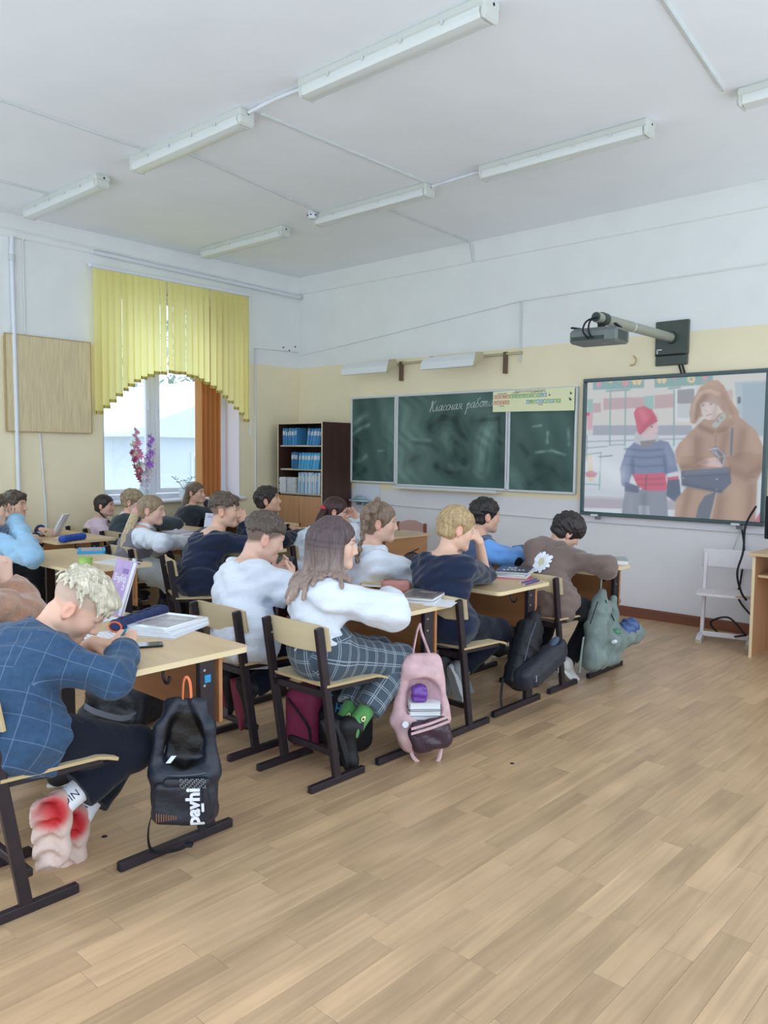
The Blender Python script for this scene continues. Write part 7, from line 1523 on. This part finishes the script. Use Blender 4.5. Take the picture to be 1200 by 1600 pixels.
# book piles
def pile(loc, rot, items, group):
    z = loc[2]
    for (lab, w, d, t, m, ex, dr) in items: book('textbook', lab, 'book', (loc[0], loc[1], z), rot+dr, w, d, t, m, group, ex); z += t+.0004
Mbron = mat('bronze_print_cover', '#8b827f', .3, .5, noise=(16, .3)); Mwc2 = mat('white_book_cover', '#d9dce2', .4); Mdkc = mat('dark_slate_cover', '#4a4954', .3, .5); Mpk = mat('coral_folder', '#d2545f', .5); Mbur = mat('burgundy_cover', '#6d2a4a', .35, .5)
pile((-2.710, 3.275, 0.720), 22, [('white textbook under the grey-brown one beside the white sheet', .2, .27, .014, Mwc2, None, 3), ('grey-brown textbook with picture cover beside the pink pencil case', .2, .27, .016, Mbron, printed('#77706f', '#9a8d84', .2, .27), 0)], 'textbooks beside the pink pencil case')
def marks(o, t):
    MB().box((-.02, .05, t+.0004), (.05, .04, .0008)).build('cover_print', Mwl, o); MB().box((-.02, .05, t+.001), (.034, .026, .0008)).build('cover_print', Mdkc, o)
    q = MB(); [q.box((-.06+.024*k, -.05+.01*(k % 3), t+.0004), (.012, .03, .0008), rz(20)) for k in range(6)]; tag(q.build('cover_lettering', Mwl, o), kind='stuff')
pile((-2.815, 4.326, 0.720), 20, [('coral red folder at the bottom of the pile by the blond boy\'s elbow', .21, .29, .007, Mpk, None, 10), ('white textbook above the coral folder', .2, .27, .013, Mwc2, None, 2), ('white textbook below the dark covered book', .2, .27, .012, Mwc2, None, -3), ('dark slate covered book with white print on top of the pile', .21, .28, .012, Mdkc, marks, 4)], 'books by the blond boy\'s elbow')
pile((-5.797, 3.809, 0.720), 10, [('thick white book at the bottom of the burgundy-topped pile', .22, .26, .032, Mwc2, None, 0), ('grey-white book under the burgundy books', .22, .26, .026, Mwc2, None, 4), ('lower burgundy book on the desk beside the ponytail girl', .23, .26, .022, Mbur, None, -2), ('upper burgundy book, topmost beside the ponytail girl', .23, .26, .022, Mbur, None, 2)], 'pile with burgundy books on top')
pile((-5.687, 5.132, 0.720), 8, [('white workbook lowest beside the suit boy\'s forearm', .21, .27, .018, Mwc2, None, 3), ('white workbook in the middle beside the suit boy\'s forearm', .21, .27, .016, Mwc2, None, -4), ('white workbook on top beside the suit boy\'s forearm', .21, .27, .014, Mwc2, None, 6)], 'white workbooks beside the suit boy')
book('textbook', 'pale grey notebook on the front desk beyond the hoodie sleeve', 'book', (-2.659, 5.407, 0.720), 30, .17, .24, .03, mat('pale_grey_cover', '#aeb6b8', .5), None)
book('textbook', 'beige notebook on the desk behind the pink pencil case', 'book', (-3.210, 3.449, 0.720), 30, .15, .2, .02, mat('beige_cover', '#d4bd8e', .6), None)
p12 = thing('smartphone', 'dark phone held by the boy in the white t-shirt', 'phone', tuple(NA((-3.470, 2.970, 0.844)))); MB().box((0, 0, 0), (.07, .012, .14), rx(-35), bev=.004).build('body', MATS['phone_black'], p12); MB().box((0, -.0065, -.0035), (.062, .001, .13), rx(-35)).build('screen', MATS['phone_screen'], p12)
# ---------------------------------------------------------------- bags
def bagfab(name, c, rough=.6, spec=.35): return mat(name, c, rough, spec, noise=(14, .2), bump=(26, .5))
Mbb = bagfab('black_bag_cloth', '#1a1f2b', .42, .5); Mbb2 = bagfab('dark_bag_lining', '#11131a', .5)
def frame_bag(n):
    n = nrm(n); t = np.cross(NA((0, 0, 1.)), n); return np.stack([t, n, NA((0, 0, 1.))], 1)    # columns: right, outward, up
b1 = thing('backpack', 'black backpack with white lettering hanging open from the nearest desk', 'backpack', (-2.475, 1.64, .0)); R = frame_bag((.72, -.69, 0))
def L1(x, y, z): return R@NA((x, y, z))
s = Sdf(); s.box(L1(0, 0, .42), (.078, .016, .17), .014, R, k=.02)
for q in (1, -1): s.cone(L1(q*.03, .015, .585), L1(q*.085, .035, .50), .016, .02, k=.03).cone(L1(q*.085, .035, .50), L1(q*.105, .05, .33), .020, .026, k=.03)
s.box(L1(0, .048, .265), (.118, .060, .105), .045, R, k=.03); s.ell(L1(.0, .048, .175), (.112, .058, .03), R, k=.03)
s.ell(L1(0, .058, .455), (.052, .046, .10), R, k=.012, op='-')
wr1 = lambda V: .004*(np.sin(V[..., 2]*60+V[..., 0]*40)*.5+np.sin(V[..., 0]*70-V[..., 1]*55+V[..., 2]*25)*.5)
def bag_inside(V):  # open mouth coloured near black: shade of the hollow put into the cloth
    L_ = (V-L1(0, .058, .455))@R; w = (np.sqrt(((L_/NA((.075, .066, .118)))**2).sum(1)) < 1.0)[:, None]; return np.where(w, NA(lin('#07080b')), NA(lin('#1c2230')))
skin_obj('bag_body', s, .0048, mat('black_bag_cloth_shaded_mouth', '#1a1f2b', .42, .5, attr='tint', bump=(26, .5)), b1, wr1, col=bag_inside)
s = Sdf().box(L1(0, .108, .245), (.100, .018, .078), .022, R); fp = skin_obj('front_pocket', s, .0045, Mbb, b1, wr1)
s = Sdf().box(L1(.02, .118, .325), (.082, .012, .016), .010, R); skin_obj('pocket_flap', s, .0045, Mbb, b1)
mk = MB()
for i in range(15):
    for j in range(6):
        if (i+j*2) % 3: mk.box(L1(.0+i*.0062, .1305, .310+j*.0062), (.0028, .0015, .0028), R)
tag(mk.build('reflective_dots', mat('silver_print', '#aab2b8', .3, .6), b1), kind='stuff')
mk = MB()
for i in range(9): mk.box(L1(-.085+i*.0085, .1275, .200), (.003, .0015, .034-.0025*i), R)
tag(mk.build('copper_mesh_print', mat('copper_print', '#8c5a44', .4, .5), b1), kind='stuff')
V2, F2 = text2d('pavhi', .066, .0028)
decal(fp, (b1.location[0]+L1(.045, .13, .238)[0], b1.location[1]+L1(.045, .13, .238)[1], .238), (0, 0, 1), -R[:, 0], V2, F2, mat('white_bag_print', '#dfe3ea', .6), 'bag_lettering', .0018)
MB().tube(bez([L1(-.012, .01, .585), L1(-.01, .0, .65), L1(0, -.005, .672), L1(.014, .0, .65), L1(.02, .01, .585)], 5), .0055, 7, flat=.6).build('hang_loop', mat('coral_loop', '#e07a52', .6), b1, smooth=60)
MB().ribbon(bez([L1(-.11, .03, .2), L1(-.135, .03, .12), L1(-.13, .035, .045), L1(-.09, .04, .03), L1(-.02, .05, .045), L1(.01, .05, .06)], 5), .022, R[:, 1], .003).build('strap', Mbb2, b1); MB().box(L1(.012, .05, .062), (.035, .03, .014), R, bev=.005).build('strap_buckle', Mdark, b1)
MB().ribbon(bez([L1(.075, .03, .19), L1(.07, .04, .14), L1(.06, .045, .10)], 4), .025, R[:, 0], .003).build('strap', Mbb2, b1)
MB().tube([L1(.075, .13, .31), L1(.078, .134, .255)], .003, 5).build('zip_cord', Mdark, b1); MB().cyl(L1(.078, .135, .255), L1(.079, .135, .225), .005, n=8).build('zip_puller', Mpvc, b1)
MB().tube(bez([L1(-.10, .06, .335), L1(-.03, .115, .348), L1(.06, .115, .352), L1(.112, .06, .345)], 5), .003, 5).build('zip', mat('grey_zip', '#4d5666', .4), b1)
MB().ribbon([L1(-.035, .06, .40), L1(-.055, .066, .375)], .018, R[:, 0], .002).build('inner_label', Mpvc, b1)
# pink backpack with books
b2 = thing('backpack', 'pale pink backpack with maroon shiny pocket hanging open, full of books', 'backpack', (-2.475, 2.99, 0)); R = frame_bag((.72, -.69, 0))
Mpink = bagfab('pale_pink_canvas', '#d8b4b8', .7, .2); Mmar = mat('maroon_patent', '#3c2a38', .18, .6, bump=(18, .8))
s = Sdf(); s.box(L1(0, -.02, .30), (.095, .02, .2), .02, R, k=.03)
s.cone(L1(-.04, .01, .49), L1(.055, .01, .485), .030, .03, k=.04)
for q in (1, -1): s.cone(L1(q*.075, .01, .45), L1(q*.12, .03, .2), .026, .03, k=.03)
s.cone(L1(-.10, .03, .19), L1(-.05, .03, .09), .045, .05, k=.04).cone(L1(-.05, .03, .09), L1(.08, .03, .10), .05, .05, k=.04).box(L1(0, .045, .16), (.118, .055, .08), .05, R, k=.03)
s.cone(L1(-.05, .03, .43), L1(.06, .03, .42), .03, .03, k=.05)
s.ell(L1(.012, .06, .295), (.088, .062, .120), R, k=.012, op='-'); s.ell(L1(.01, .05, .25), (.085, .05, .06), R, k=.01, op='-')
skin_obj('bag_body', s, .005, Mpink, b2, wr1)
s = Sdf().box(L1(.035, .122, .15), (.105, .032, .082), .045, R@ry(-14), k=.02); skin_obj('shiny_pocket', s, .0048, Mmar, b2, lambda V: .0035*np.sin(V[..., 2]*80+V[..., 0]*60)*np.sin(V[..., 0]*33))
for dz, m_ in ((.072, Mpink), (.048, Mpink)): MB().ribbon([L1(-.062, .158, .155+dz-.035), L1(.03, .160, .155+dz-.008), L1(.120, .150, .155+dz+.022)], .012, R@NA((-.2, 0, 1)), .003).build('zip_trim', m_, b2)
for q in (1, -1): MB().tube(bez([L1(-.008, -.01, .665), L1(-.012+q*.012, -.005, .62), L1(.0+q*.045, .0, .50)], 5), .008, 7, flat=.6).build('carry_strap', Mpink, b2, smooth=60)
MB().tube(bez([L1(-.055, .05, .075), L1(-.04, .07, .02), L1(.02, .07, -.025), L1(.08, .07, .0), L1(.10, .05, .09)], 6), .010, 8, flat=.6).build('bottom_strap', Mpink, b2, smooth=60)
MB().cyl(L1(-.085, .1, .195), L1(-.085, .112, .198), .016, n=14).build('white_button', Mpvc, b2)
z = .205; GB = 'books inside the pink backpack'
for k, (t, col, lab) in enumerate(((.022, '#2a2f45', 'dark navy book lowest in the pink backpack'), (.022, '#e2e4e8', 'white book above the navy one in the pink backpack'), (.010, '#2c2c34', 'thin black book between white books in the pink backpack'), (.028, '#e6e8ea', 'thick white book near the top in the pink backpack'))):
    p = L1(.012, .035, z); book('textbook', lab, 'book', (b2.location[0]+p[0], b2.location[1]+p[1], z), math.degrees(math.atan2(R[1, 0], R[0, 0])), .155, .08, t, mat('bagbook_'+col.strip('#'), col, .5), GB); z += t+.0006
p = L1(-.012, .035, z); rl = thing('purple_roll', 'shiny purple wrapped roll on top inside the pink backpack', 'roll', (b2.location[0]+p[0], b2.location[1]+p[1], z)); s = Sdf().cone((0, 0, .035), (.0, 0, .05), .034, .034, k=.01); s.box((0, 0, .04), (.038, .034, .036), .015, R); skin_obj('wrap', s, .004, mat('purple_foil', '#6a3a9c', .25, .6, bump=(40, .8)), rl, lambda V: .003*np.sin(V[..., 2]*160+V[..., 0]*40)); MB().cyl((0, 0, .074), (0, 0, .082), .02, n=12).build('cap', mat('purple_cap', '#54307e', .4), rl)
# black backpack further along
b3 = thing('backpack', 'black backpack gaping open with silver zips, hanging below the blond boy\'s desk', 'backpack', (-2.46, 3.98, 0)); O3 = NA((-2.46, 3.98, 0))
def A3(p): return NA(p)-O3
q0, q1 = A3((-2.470, 4.022, 0.572)), A3((-2.470, 3.828, 0.192)); R = rot_to(q1-q0, (1, 0, 0)); s = Sdf().box((q0*.4+q1*.6), (.095, .20, .055), .045, R, k=.03).cone(q0+(q1-q0)*.06, q0+(q1-q0)*.5, .035, .07, k=.05)
skin_obj('bag_body', s, .0055, bagfab('black_nylon', '#14161d', .5), b3, lambda V: .009*(.6-np.abs(np.sin(V[..., 1]*26+V[..., 2]*20+np.sin(V[..., 2]*16)))))
q0, q1 = A3((-2.390, 4.262, 0.385)), A3((-2.390, 3.686, 0.209)); R = rot_to(q1-q0, (1, 0, 0)); s = Sdf().box((q0+q1)/2, (.065, .235, .055), .04, R, k=.03).box((q0+q1)/2+NA((.05, 0, -.02)), (.04, .17, .02), .018, R, k=.012); s.ell(A3((-2.410, 4.130, 0.434)), (.075, .09, .035), rx(38), k=.012, op='-')
fp = skin_obj('open_pouch', s, .0055, bagfab('charcoal_nylon', '#2a2d38', .5), b3)
Mzip = mat('silver_zip', '#a8adb5', .3, .6, metal=.6)
MB().tube(bez([A3((-2.410, 3.941, 0.540)), A3((-2.385, 3.837, 0.457)), A3((-2.380, 3.780, 0.351))], 5), .003, 5).build('zip', mat('grey_zip', '#4d5666', .4), b3)
MB().tube(bez([A3((-2.325, 3.898, 0.229)), A3((-2.325, 4.050, 0.296))], 5), .003, 5).build('zip', Mzip, b3)
for q in ((-2.325, 3.816, 0.268), (-2.325, 4.051, 0.273)): MB().cyl(A3(q), A3(q)-NA((0, 0, .035)), .004, n=6).build('zip_puller', Mzip, b3)
MB().tube(bez([A3((-2.520, 4.145, 0.594)), A3((-2.500, 4.085, 0.566)), A3((-2.470, 4.038, 0.539))], 4), .006, 6).build('hang_loop', Mdark, b3)
MB().ribbon(bez([A3((-2.460, 3.688, 0.252)), A3((-2.460, 3.672, 0.164)), A3((-2.460, 3.681, 0.086))], 4), .022, (0, 1, 0), .003).build('strap', Mdark, b3)
s = Sdf().ell(A3((-2.400, 4.130, 0.382)), (.03, .055, .03), rx(38)); skin_obj('bag_inside', s, .006, mat('blue_grey_lining', '#46536b', .5), b3)
# grey-green bag at the front desk
b4 = thing('backpack', 'grey-green cloth backpack gaping open with blue things inside, at the front desk', 'backpack', (-2.42, 4.95, 0)); O4 = NA((-2.42, 4.95, 0))
def A4(p): return NA(p)-O4
Mgg = bagfab('grey_green_canvas', '#7d8a86', .8, .2)
s = Sdf(); s.box(A4((-2.460, 4.821, 0.344)), (.05, .085, .20), .04, rx(-6), k=.03).cone(A4((-2.460, 4.832, 0.595)), A4((-2.450, 4.748, 0.357)), .03, .07, k=.06).cone(A4((-2.460, 4.991, 0.523)), A4((-2.450, 4.969, 0.278)), .03, .055, k=.06).cone(A4((-2.450, 4.731, 0.360)), A4((-2.440, 4.689, 0.170)), .06, .06, k=.05).cone(A4((-2.440, 4.689, 0.170)), A4((-2.420, 4.937, 0.145)), .06, .05, k=.05)
s.cone(A4((-2.420, 4.901, 0.264)), A4((-2.400, 5.212, 0.278)), .078, .070, k=.05); s.ell(A4((-2.400, 5.127, 0.362)), (.085, .12, .055), rx(10), k=.012, op='-')
skin_obj('bag_body', s, .0055, Mgg, b4, lambda V: .010*(.6-np.abs(np.sin(V[..., 1]*30+V[..., 2]*12+np.sin(V[..., 2]*14)))+.3*np.sin(V[..., 1]*33-V[..., 2]*55)))
MB().ribbon(bez([A4((-2.500, 4.895, 0.677)), A4((-2.480, 4.851, 0.624)), A4((-2.450, 4.814, 0.581))], 4), .018, (0, 1, 0), .003).build('carry_strap', Mgg, b4)
for a, b_ in (((-2.405, 4.667, 0.564), (-2.395, 4.554, 0.437)), ((-2.405, 4.771, 0.559), (-2.405, 4.908, 0.403))): MB().tube([A4(a), A4(b_)], .0035, 5).build('seam', Mdark, b4)
MB().ribbon(bez([A4((-2.400, 4.486, 0.366)), A4((-2.390, 4.441, 0.254)), A4((-2.390, 4.431, 0.147))], 4), .02, (0, 1, 0), .003).build('strap', Mgg, b4)
MB().cyl(A4((-2.355, 4.797, 0.288)), A4((-2.355, 4.833, 0.286)), .012, n=10).build('metal_badge', Mpvc, b4)
jk = thing('blue_bundle', 'shiny blue jacket stuffed in the mouth of the grey-green bag', 'jacket', tuple(NA((-2.405, 5.102, 0.321))))
s = Sdf().ell((0, 0, 0), (.065, .105, .05), rx(8)).ell((.0, .05, .02), (.055, .06, .045), k=.02); skin_obj('cloth', s, .0055, mat('blue_satin', '#3f5a8c', .3, .5), jk, lambda V: .008*np.sin(V[..., 1]*95+V[..., 2]*40)*np.sin(V[..., 0]*60+1))
gt = thing('green_pouch', 'small green pouch beside the blue jacket in the grey-green bag', 'pouch', tuple(NA((-2.390, 4.910, 0.332)))); s = Sdf().ell((0, 0, 0), (.028, .03, .02)); skin_obj('pouch_body', s, .005, mat('green_cloth', '#4f8a6a', .6), gt)
# bags on the floor
f1 = thing('satchel', 'black satchel lying on the floor under the nearest desk', 'bag', (-4.02, 2.28, 0), 24); s = Sdf().box((0, 0, .10), (.20, .15, .10), .05).cone((-.17, -.14, .05), (.15, -.14, .05), .04, .04, k=.03); skin_obj('bag_body', s, .007, bagfab('black_leatherette', '#1c1e26', .45), f1, lambda V: .006*np.sin(V[..., 0]*30+V[..., 2]*28)); MB().ribbon(bez([(-.16, -.16, .10), (-.05, -.20, .09), (.1, -.19, .07), (.17, -.16, .09)], 6), .03, (0, .3, 1), .006).build('strap', mat('grey_strap', '#5d626c', .6), f1)
f2 = thing('backpack', 'black backpack with blue lettering standing under the checked trousers girl\'s chair', 'backpack', (-2.84, 2.82, 0), -10); s = Sdf().box((0, 0, .17), (.15, .10, .17), .06).box((0, -.10, .12), (.12, .03, .09), .03, k=.02); fo = skin_obj('bag_body', s, .006, bagfab('black_polyester', '#16181f', .5), f2)
for k, (ch_, x, z_) in enumerate((('E', .03, .27), ('H', .1, .24), ('L', -.05, .3))): text_mesh('blue_lettering', ch_, .07, mat('blue_bag_print', '#2b8fd0', .5), f2, frame_matrix((x, -.105 if z_ > .22 else -.134, z_), (1, 0, 0), (0, .2, 1)), extrude=.002)
f3 = thing('backpack', 'magenta and black backpack on the floor between the two chairs', 'backpack', (-3.02, 2.74, 0), 20); s = Sdf().box((0, 0, .15), (.10, .11, .15), .06); skin_obj('bag_body', s, .006, bagfab('magenta_cloth', '#8c2f52', .6), f3); MB().tube(bez([(-.06, -.115, .25), (0, -.125, .2), (.06, -.12, .12), (.07, -.115, .05)], 5), .006, 6).build('zip', Mdark, f3)
f4 = thing('backpack', 'dark backpack on the floor beneath the blond boy\'s desk', 'backpack', (-3.25, 3.95, 0), 8); s = Sdf().box((0, 0, .19), (.18, .12, .19), .07).box((0, -.12, .13), (.13, .03, .09), .03, k=.02); skin_obj('bag_body', s, .008, bagfab('dark_grey_cloth', '#1d1f27', .6), f4); MB().tube(bez([(-.1, -.155, .2), (0, -.158, .215), (.1, -.155, .2)], 5), .004, 5).build('zip', Mzip, f4)
# ---------------------------------------------------------------- window sill flowers
vs = thing('flower_vase', 'vase of pink, white and violet gladioli on the window sill', 'vase', (-8.05, 4.80, .958))
prof = [(.045, 0), (.055, .02), (.06, .08), (.045, .16), (.04, .2), (.05, .225)]; m = MB(); n = 18
V = [(r*math.cos(2*math.pi*i/n), r*math.sin(2*math.pi*i/n), z) for r, z in prof for i in range(n)]; F = [(j*n+i, j*n+(i+1) % n, (j+1)*n+(i+1) % n, (j+1)*n+i) for j in range(len(prof)-1) for i in range(n)]+[tuple(range(n))[::-1]]
m.add(V, F); m.build('vase_body', mat('pale_glass_vase', '#c3d3dd', .1, .6), vs, smooth=60)
Mstem = mat('gladiolus_stem', '#8da08a', .7)
def blossom_mesh(col):
    m = MB()
    for k in range(6):
        a = 2*math.pi*k/6; c, s_ = math.cos(a), math.sin(a)
        pts = [(0, -.004, 0), (.018, -.012, .016), (.038, -.009, .02), (.046, 0, .014), (.038, .009, .02), (.018, .012, .016), (0, .004, 0)]
        m.add([(x*c-y*s_, x*s_+y*c, z) for x, y, z in pts], [(0, 1, 2, 3, 4, 5, 6)])
    m.cyl((0, 0, -.02), (0, 0, .004), .003, .008, 6); return m
COLS = ['#d98fb2', '#a86fd0', '#e9dfe4', '#b0446a', '#e4d9c0', '#d7b9d6']
rg = random.Random(11)
for k, (dy, dx, hh, col, start) in enumerate(((-.10, 0, .82, 0, .5), (.09, .02, .74, 1, .45), (.16, .0, .62, 2, .4), (-.16, .03, .56, 3, .35), (-.12, -.02, .66, 4, .4), (.02, .03, .5, 5, .25), (-.05, .04, .42, 2, .2))):
    pts = bez([(0, 0, .1), (dx*.3, dy*.35, hh*.4), (dx*.8, dy*.8, hh*.75), (dx, dy, hh)], 6); st = MB().tube(pts, [.006-.0035*i/len(pts) for i in range(len(pts))], 6).build('stem', Mstem, vs)
    proto = None
    for q in range(8):
        t = start+(1-start)*q/8; i = int(t*(len(pts)-1)); p = pts[i]; a = q*2.2+k; sc = 1.15-.07*q
        if proto is None: o = blossom_mesh(0).build('blossom', mat('petal_%d' % k, COLS[col], .6, noise=(30, .2)), st); proto = o
        else: o = proto.copy(); COL.objects.link(o); o.parent = st
        o.location = (p[0]+.02*math.cos(a), p[1]+.02*math.sin(a), p[2]); o.rotation_euler = (math.radians(60)*math.cos(a+1.57)*-1+.2, math.radians(60)*math.cos(a), a); o.scale = (sc, sc, sc)
    lf = MB()
    for q in (-1, 1): lf.add([(0, 0, .15), (q*.012, dy*.3, .3), (q*.03, dy*.6+q*.03, hh*.72), (q*.002, dy*.3+.01, .3)], [(0, 1, 2, 3)])
    lf.build('leaf', Mstem, vs)
pl = thing('potted_plant', 'small sparse pot plant on the sill in front of the girl by the window', 'plant', (-8.06, 5.33, .958))
MB().cyl((0, 0, 0), (0, 0, .09), .045, .06, 16).build('pot', mat('white_pot', '#d5d8dc', .5), pl, smooth=40); MB().cyl((0, 0, .078), (0, 0, .086), .055, n=16).build('soil', Mdark, pl)
for k in range(9):
    a = k*2.4; p1 = (.09*math.cos(a), .11*math.sin(a), .17+.02*(k % 4)); MB().tube(bez([(0, 0, .08), (p1[0]*.4, p1[1]*.4, .15), p1], 4), .002, 5).build('stem', Mstem, pl)
    for q in range(3):
        d = NA((math.cos(a+q*2), math.sin(a+q*2), .3))*.02; MB().add([p1, NA(p1)+d+NA((0, 0, .008)), NA(p1)+d*2, NA(p1)+d-NA((0, 0, .006))], [(0, 1, 2, 3)]).build('leaf', mat('pot_plant_leaf', '#7d9382', .6), pl)
